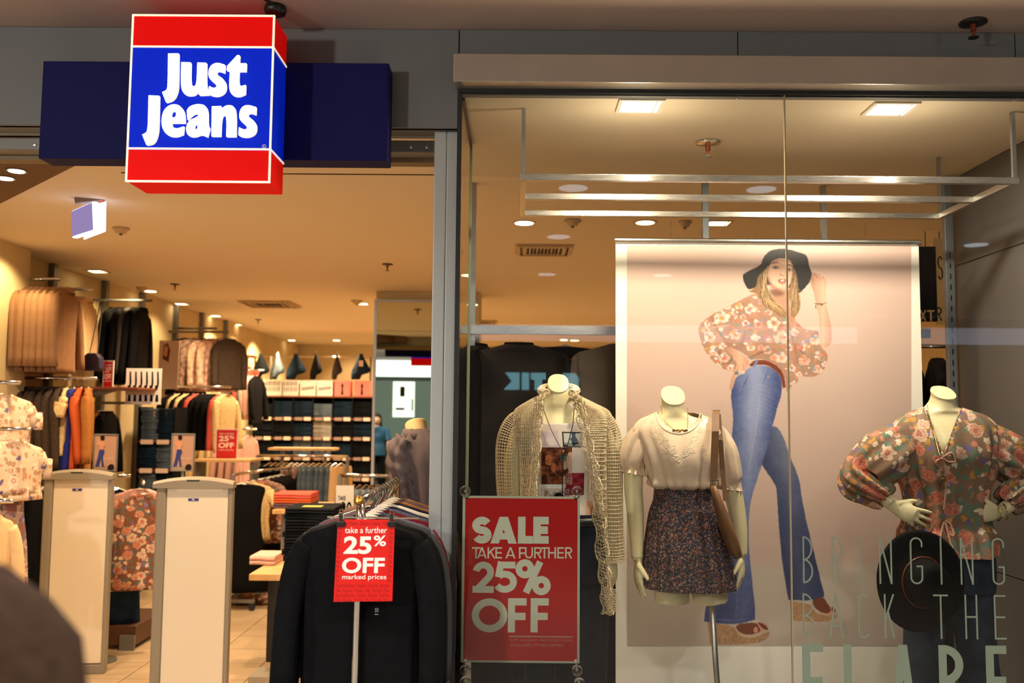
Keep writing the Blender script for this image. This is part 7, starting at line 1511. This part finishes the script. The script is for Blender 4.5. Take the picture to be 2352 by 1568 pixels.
# clip hanger and sign
YC2 = 2.875; a0 = P(752, 1187, YC2); a1 = P(962, 1190, YC2)
ch = thing('clip_sign', 'red take a further 25% OFF marked prices card clipped to a chrome hanger', 'sign', P(838, 1190, YC2))
MB().tube([a0, a1], .0028, 8).build('hanger_bar', m_chrome, ch); MB().tube([P(838, 1188, YC2), P(838, 1165, YC2), P(838, 1150, YC2 + .02), Vector((XR, YR0 - .002, ZR + .014)), Vector((XR + .014, YR0 - .004, ZR + .0)), Vector((XR + .01, YR0 - .006, ZR - .014))], .0024, 6).build('hook', m_chrome, ch)
for px_ in (784, 900):
    c = P(px_, 1186, YC2); cl = MB(); cl.box(c.x - .006, c.x + .006, YC2 - .006, YC2 + .006, c.z - .016, c.z + .008); cl.tube([c + Vector((.007 * math.sin(a), 0, .014 + .008 * math.cos(a))) for a in np.linspace(0, 6.283, 12)], .002, 5); k_ = cl.build('clip', m_chrome, ch)
    MB().box(c.x - .012, c.x + .012, YC2 - .008, YC2 + .006, c.z - .030, c.z - .014).build('clip_jaw', m_black, k_, bevel=.002)
q = [P(776, 1192, YC2), P(907, 1193, YC2), P(901, 1380, YC2), P(766, 1382, YC2)]
m_card = mat('card_red', (214, 22, 12), .4); cd = MB(); qb = [p + Vector((0, .0012, 0)) for p in q]; cd.add(q + qb, [(3, 2, 1, 0), (4, 5, 6, 7), (0, 1, 5, 4), (1, 2, 6, 5), (2, 3, 7, 6), (3, 0, 4, 7)]).build('card', m_card, ch)
def cardtext(s, x0, y0, x1, y1, bold, d=.0004):
    t = text_mb(s, 0, 1, 0, 1, 0, .0006, bold); mb = MB(); vs = []
    for v in t.v:
        px = x0 + (x1 - x0) * v[0]; py = y1 + (y0 - y1) * v[2]; sh = (1287 - py) * .045; p = P(px + sh, py, YC2 - d); vs.append((p.x, p.y + v[1], p.z))
    mb.add(vs, t.f); return mb
cw_ = mat('card_white', (252, 240, 228), .45); mb = MB()
for s, x0, y0, x1, y1, b_ in (('take a further', 789, 1210, 886, 1224, .006), ('25', 788, 1231, 852, 1272, .035), ('%', 856, 1229, 885, 1254, .02), ('OFF', 786, 1280, 884, 1316, .03), ('marked prices', 788, 1319, 889, 1333, .006)): t = cardtext(s, x0, y0, x1, y1, b_); mb.add(t.v, t.f)
mb.build('lettering', cw_, ch)
mb = MB(); rg_ = random.Random(3)
for k, y in enumerate(range(1200, 1378, 11)):
    if 1205 < y < 1335: 
        for xx0 in (770, 890): t = cardtext(rg_.choice(('Sa', 'Se', 'S')), xx0 + 2, y - 3, xx0 + 10, y + 4, 0, .0002); mb.add(t.v, t.f)
    else: t = cardtext(rg_.choice(('SaleSale Sale Sale Sale', 'Sale Sa Sale Sale SaleS', 'Se Sale Sale Sa Sale Se')), 774, y - 3, 896, y + 5, 0, .0002); mb.add(t.v, t.f)
mb.build('background_print', mat('card_dark_red', (176, 14, 8), .45), ch)
# ------------------------------------------------------------------ headless shirt mannequin behind the rack
YM2 = 4.75; mm = thing('mannequin', 'headless male mannequin in a rumpled grey long-sleeved shirt behind the jamb', 'mannequin', (P(990, 1000, YM2).x, YM2, 0))
mbd = MB(); body_loft(mbd, prow(YM2, [(1012, 930, 1020, .05), (1030, 918, 1062, .09), (1100, 925, 1062, .11), (1180, 935, 1055, .10), (1260, 930, 1060, .11)]))
nk_ = MB(); nk_.lathe([(.056, -.05), (.056, .03), (.052, .036), (0, .036)], P(957, 985, YM2), 28, M=Matrix.Rotation(R(-14), 3, 'Y') @ Matrix.Rotation(R(-24), 3, 'X')).build('neck_block', mat('neck_ivory', (226, 196, 140), .45), mm, smooth=False)
chain(mbd, [(P(960, 1190, YM2), .09), (Vector((P(960, 1190, YM2).x, YM2, .5)), .07), (Vector((P(960, 1190, YM2).x, YM2, .02)), .05)], 14); chain(mbd, [(P(1030, 1190, YM2), .09), (Vector((P(1030, 1190, YM2).x, YM2, .5)), .07), (Vector((P(1030, 1190, YM2).x, YM2, .02)), .05)], 14)
remesh(mbd.build('body', c_black, mm), .008)
m_shirt = mat('grey_brown_shirting', (96, 86, 88), .7, noise=.12, nscale=10, bump=.5, bscale=9)
f_s = folds(81, .030, (5, 9, 15), .5); shb = MB(); body_loft(shb, prow(YM2, [(984, 936, 1010, .065, .0, 0), (998, 926, 1034, .085), (1020, 915, 1070, .115), (1060, 915, 1074, .135), (1120, 925, 1070, .135), (1200, 930, 1066, .135), (1290, 926, 1070, .145)]), 60, 7, f_s, False, False)
so_ = shb.build('shirt', m_shirt, mm); solid(so_, .003)
ms = MB(); fo_ = folds(82, .030, (4, 7, 9), .6); chain(ms, pc(YM2 - .05, (938, 1010, .05), (924, 1040, .068), (930, 1090, .070), (940, 1130, .062), (948, 1160, .058)), 30, 9, lambda th, v: fo_(th, v) + .006 * math.sin(v * 40 + th * 2), cap=False); solid(ms.build('sleeve', m_shirt, so_), .003)
cf = MB(); chain(cf, pc(YM2 - .05, (944, 1146, .063), (950, 1168, .062), (952, 1178, .058)), 26, 4, folds(83, .008, (3, 7), 1), cap=False); solid(cf.build('rolled_cuff', m_shirt, so_), .004)
cl_ = MB(); cl_.loft([[P(960, 994, YM2) + Vector((.075 * math.cos(a), .07 * math.sin(a), .02)) for a in np.linspace(0, 6.283, 25)[:-1]], [P(960, 1004, YM2) + Vector((.095 * math.cos(a) + .012, .09 * math.sin(a), -.01)) for a in np.linspace(0, 6.283, 25)[:-1]]], cap0=False, cap1=False); solid(cl_.build('collar', m_shirt, so_), .004)
arm = MB(); chain(arm, pc(YM2 - .06, (950, 1170, .035), (958, 1200, .03), (966, 1240, .024))); hand(arm, P(966, 1242, YM2 - .06), (.1, -.2, -1), (1, 0, 0), (0, -1, 0), .3, 1); remesh(arm.build('forearm', m_skin, mm), .006)
# ------------------------------------------------------------------ garments behind the window display
w1 = garment('coat', 1.20, .46, mat('faded_black_cotton', (34, 31, 30), .85, noise=.3, nscale=8, bump=.5, bscale=9), 301, 'jacket', 'large black jacket facing out on the rail behind the cardigan mannequin', 'jacket', depth=.07, trimmat=mat('black_velvet_collar', (8, 8, 9), .9)); w1.location = P(1192, 757, YJ); w1.rotation_euler = (0, 0, R(6))
w2 = garment('coat', 1.30, .50, c_jet, 302, 'jacket', 'black jacket tucked behind the large one by the glass edge', 'jacket', depth=.07); w2.location = Vector((P(1098, 757, YJ).x, YJ + .1, w1.location.z)); w2.rotation_euler = (0, 0, R(72))
m_gs = mat('charcoal_cotton_shirt', (92, 84, 78), .75, noise=.12, nscale=9, bump=.3, bscale=12)
w3 = garment('top', 1.0, .46, m_gs, 303, 'shirt', 'charcoal grey shirt hanging beside the poster edge behind the window', 'shirt', depth=.05); w3.location = P(1428, 757, YJ); w3.rotation_euler = (0, 0, R(-8))
w4 = garment('dress', 1.35, .50, c_jet, 304, 'dress', 'long black garment between the large jacket and the grey shirt', 'dress', depth=.06); w4.location = P(1300, 757, YJ) + Vector((0, .12, 0)); w4.rotation_euler = (0, 0, R(15))
zl = 1.22; YL = 4.75; rail('garment_rail', 'low rail of black trousers behind the window mannequins', Vector((-.28, YL, zl)), Vector((2.6, YL, zl)))
wp = garment('pants', .96, .42, c_black, 305, 'trousers', 'black trousers on the low rail behind the window mannequins', 'trousers', 'black trousers behind the window', 'steel', depth=.05)
row2([wp], [0] * 12, (-.14, YL, zl), (2.5, YL, zl), 12, .05)
gr_s = MB()
for x in (-.28, 2.6): gr_s.box(x - .012, x + .012, YL - .012, YL + .012, 0, zl)
o_ = [o for o in COL.objects if o.get('label') == 'low rail of black trousers behind the window mannequins'][0]
for x in (-.28, 2.6): MB().box(x - .012, x + .012, YL - .012, YL + .012, 0, zl).build('post', m_grey, o_)
pl_ = garment('top', .9, .46, mat('black_plaid', (34, 32, 34), .8, noise=.7, nscale=30), 306, 'shirt', 'dark checked shirt right of the poster behind the window', 'shirt', 'dark checked shirts right of the poster', depth=.05)
zq = P(2140, 795, 5.3).z; rail('garment_rail', 'rail of checked shirts right of the poster', Vector((1.8, 5.3, zq)), Vector((2.9, 5.3, zq)))
row2([pl_], [0] * 4, (P(2130, 795, 5.3).x - .1, 5.3, zq), (P(2215, 795, 5.3).x + .15, 5.3, zq), 65)
pl2 = garment('top', .9, .46, c_char, 307, 'shirt', 'plain charcoal shirt among the checked shirts right of the poster', 'shirt', depth=.05); pl2.location = (P(2205, 795, 5.3).x, 5.3, zq); pl2.rotation_euler = (0, 0, R(70))
# hanging lettered boards beyond the poster
YBn = 5.6
def vboard(x0, y0, x1, y1, Y, label, m, letters, hook=True):
    a = P(x0, y1, Y); c = P(x1, y0, Y); o = thing('banner', label, 'banner', (a.x, Y, a.z)); MB().box(a.x, c.x, Y, Y + .01, a.z, c.z).build('board', m, o)
    for ch_, u0, v0, u1, v1, w_ in letters:
        p0 = P(u0, v1, Y - .001); p1 = P(u1, v0, Y - .001); mb = MB(); strokes_mb(mb, ch_, p0.x, p0.z, p1.x - p0.x, p1.z - p0.z, w_ * Y / F_PX, Y - .001, .001); mb.build('letter', c_black if m is not c_black else MATS['banner_cream'], o)
    if hook: MB().tube([((a.x + c.x) / 2, Y + .005, c.z), ((a.x + c.x) / 2, Y + .005, ZC - .002)], .004, 5).build('hanging_wire', m_grey, o)
    return o
bc = mat('banner_cream', (214, 178, 120), .7)
vboard(2108, 566, 2149, 738, YBn, 'black banner board just right of the poster roller', c_black, [('X', 2113, 712, 2127, 737, 3), ('T', 2130, 712, 2146, 737, 4)])
vboard(2150, 548, 2172, 745, YBn, 'cream hanging banner with a tall letter S right of the poster', bc, [('S', 2154, 588, 2165, 642, 3), ('R', 2151, 705, 2163, 736, 3)])
vboard(2186, 540, 2222, 745, YBn, 'cream hanging banner with letters A I T E by the grey side boards', bc, [('A', 2203, 565, 2216, 622, 3), ('I', 2211, 626, 2220, 682, 3), ('T', 2188, 690, 2204, 745, 3), ('E', 2208, 690, 2220, 730, 3)])
# ------------------------------------------------------------------ people
m_flesh = mat('skin_tone', (196, 144, 112), .55); m_hair = mat('dark_brown_hair', (46, 31, 21), .95, noise=.3, nscale=60, bump=.3, bscale=80)
def person(label, H_, loc, rz, top, bottom, hairm, arm_up=False, long_hair=True):
    t = thing('person', label, 'person', (0, 0, 0)); s = H_ / 1.65; b = MB()
    def rg(z, rx, ry, y=0): return (z * s, 0, y * s, rx * s, ry * s, 0)
    body_loft(b, [rg(.84, .155, .105), rg(.95, .165, .115), rg(1.06, .13, .095), rg(1.18, .15, .105, -.01), rg(1.30, .17, .10), rg(1.36, .12, .075), rg(1.40, .055, .055, .01), rg(1.45, .05, .055, .0)], sq=2.2)
    body_loft(b, [rg(1.43, .045, .05, -.005), rg(1.46, .06, .08, -.012), rg(1.50, .07, .092, -.01), rg(1.55, .075, .095, 0), rg(1.60, .070, .088, .004), rg(1.64, .045, .055, .005), rg(1.65, .01, .01, .005)], sq=2.0)
    b.tube([Vector((0, -.085, 1.545)) * s, Vector((0, -.108, 1.515)) * s, Vector((0, -.095, 1.505)) * s], [.008 * s, .013 * s, .012 * s], 8)
    for sd in (-1, 1):
        chain(b, [(Vector((sd * .085, 0, .88)) * s, .085 * s), (Vector((sd * .09, -.005, .68)) * s, .07 * s), (Vector((sd * .09, 0, .46)) * s, .052 * s), (Vector((sd * .09, .01, .28)) * s, .05 * s), (Vector((sd * .09, .01, .07)) * s, .034 * s)], 14)
        b.tube([Vector((sd * .09, .05, .045)) * s, Vector((sd * .09, -.04, .04)) * s, Vector((sd * .095, -.13, .028)) * s, Vector((sd * .095, -.17, .022)) * s], [.036 * s, .038 * s, .03 * s, .016 * s], 12, flat=.8)
        up_ = arm_up and sd == 1
        el = Vector((sd * .24, -.06, 1.10)) if not up_ else Vector((.20, -.14, 1.14)); wr = Vector((sd * .25, -.12, .88)) if not up_ else Vector((.10, -.17, 1.42))
        chain(b, [(Vector((sd * .15, 0, 1.33)) * s, .05 * s), (Vector((sd * .195, 0, 1.28)) * s, .046 * s), (el * s, .036 * s), ((el + wr) / 2 * s, .034 * s), (wr * s, .024 * s)], 12)
        d = (wr - el).normalized(); hand(b, wr * s, d if not up_ else Vector((-.3, -.1, 1)), (-sd, 0, 0) if not up_ else (-1, .2, 0), (0, -1, 0), .5 if up_ else .25, .85 * s)
        chain(b, [(Vector((sd * .072, .0, 1.545)) * s, .012 * s), (Vector((sd * .082, .005, 1.53)) * s, .016 * s), (Vector((sd * .076, .0, 1.505)) * s, .009 * s)], 8)
    o = b.build('body', m_flesh, t); remesh(o, .007, 2)
    tp = MB(); fo = folds(91, .014, (4, 7, 11), .3); body_loft(tp, [rg(.80, .185, .135), rg(.95, .18, .13), rg(1.06, .155, .115), rg(1.18, .17, .125, -.01), rg(1.29, .185, .115), rg(1.36, .135, .088), rg(1.395, .072, .068, .008)], 40, 6, fo, False, False, 2.2); to = tp.build('shirt', top, t); solid(to, .004)
    for sd in (-1, 1):
        sl = MB(); el = Vector((sd * .24, -.06, 1.10)) if not (arm_up and sd == 1) else Vector((.20, -.14, 1.14)); chain(sl, [(Vector((sd * .14, 0, 1.34)) * s, .055 * s), (Vector((sd * .195, 0, 1.29)) * s, .06 * s), (el * s * .5 + Vector((sd * .2, 0, 1.28)) * s * .5, .055 * s), (el * s, .052 * s)], 16, 4, fo, cap=False); solid(sl.build('shirt_sleeve', top, to), .003)
    bt_ = MB(); body_loft(bt_, [rg(.80, .17, .12), rg(.88, .175, .125), rg(.96, .16, .12)], 30); 
    for sd in (-1, 1): chain(bt_, [(Vector((sd * .085, 0, .88)) * s, .098 * s), (Vector((sd * .09, 0, .66)) * s, .085 * s), (Vector((sd * .09, 0, .4)) * s, .068 * s), (Vector((sd * .09, .01, .09)) * s, .06 * s)], 14)
    remesh(bt_.build('trousers', bottom, t), .01, 1)
    for sd in (-1, 1): MB().tube([Vector((sd * .09, .06, .045)) * s, Vector((sd * .09, -.04, .045)) * s, Vector((sd * .095, -.13, .032)) * s, Vector((sd * .095, -.185, .026)) * s], [.044 * s, .046 * s, .038 * s, .02 * s], 12, flat=.85).build('shoe', m_black, t, smooth=True)
    hm_ = MB(); N = 9; rings = []
    for i in range(N):
        v = i / (N - 1); z = 1.67 - (.24 if not long_hair else .30) * v; rr = .092 * math.sin(min(1, v * 2.6 + .12) * math.pi / 2) + .004; rings.append([Vector((rr * math.cos(a) * (1 + .04 * math.sin(5 * a + v * 5)), (.024 if v > .3 else .006) + (rr * 1.12) * math.sin(a) * (.72 if (math.sin(a) < 0 and v > .3) else 1), z)) * s for a in np.linspace(0, 6.283, 29)[:-1]])
    rings2 = []
    for i, r_ in enumerate(rings):
        v = i / (N - 1); rings2.append([p if not (p.y < -.03 * s and v > .38) else Vector((p.x * 1.05, .0, p.z)) for p in r_])
    hm_.loft(rings2[::-1]).build('hair', hairm, t, smooth=True)
    for sd in (-1, 1):
        MB().lathe([(0, -.011), (.011, -.004), (.011, .004), (0, .011)], Vector((sd * .03, -.086, 1.545)) * s, 10).build('eye', m_white, t)
    MB().bar(Vector((-.022, -.094, 1.478)) * s, Vector((.022, -.094, 1.478)) * s, .008 * s, .008 * s).build('mouth', mat('lip', (150, 70, 64), .5), t)
    t.location = loc; t.rotation_euler = (0, 0, rz); return t
hp = P(-42, 1352, .76)
person('dark-haired person seen only as a blurred dark head at the lower left corner', hp.z, (hp.x, .76, 0), R(200), mat('brown_coat', (40, 30, 24), .9), c_black, m_hair)
wm = person('woman in a blue top raising her arm, seen reflected in the tall mirror', 1.62, (-2.2, -1.9, 0), R(180), mat('teal_blue_top', (50, 84, 110), .8), c_black, m_hair, True)
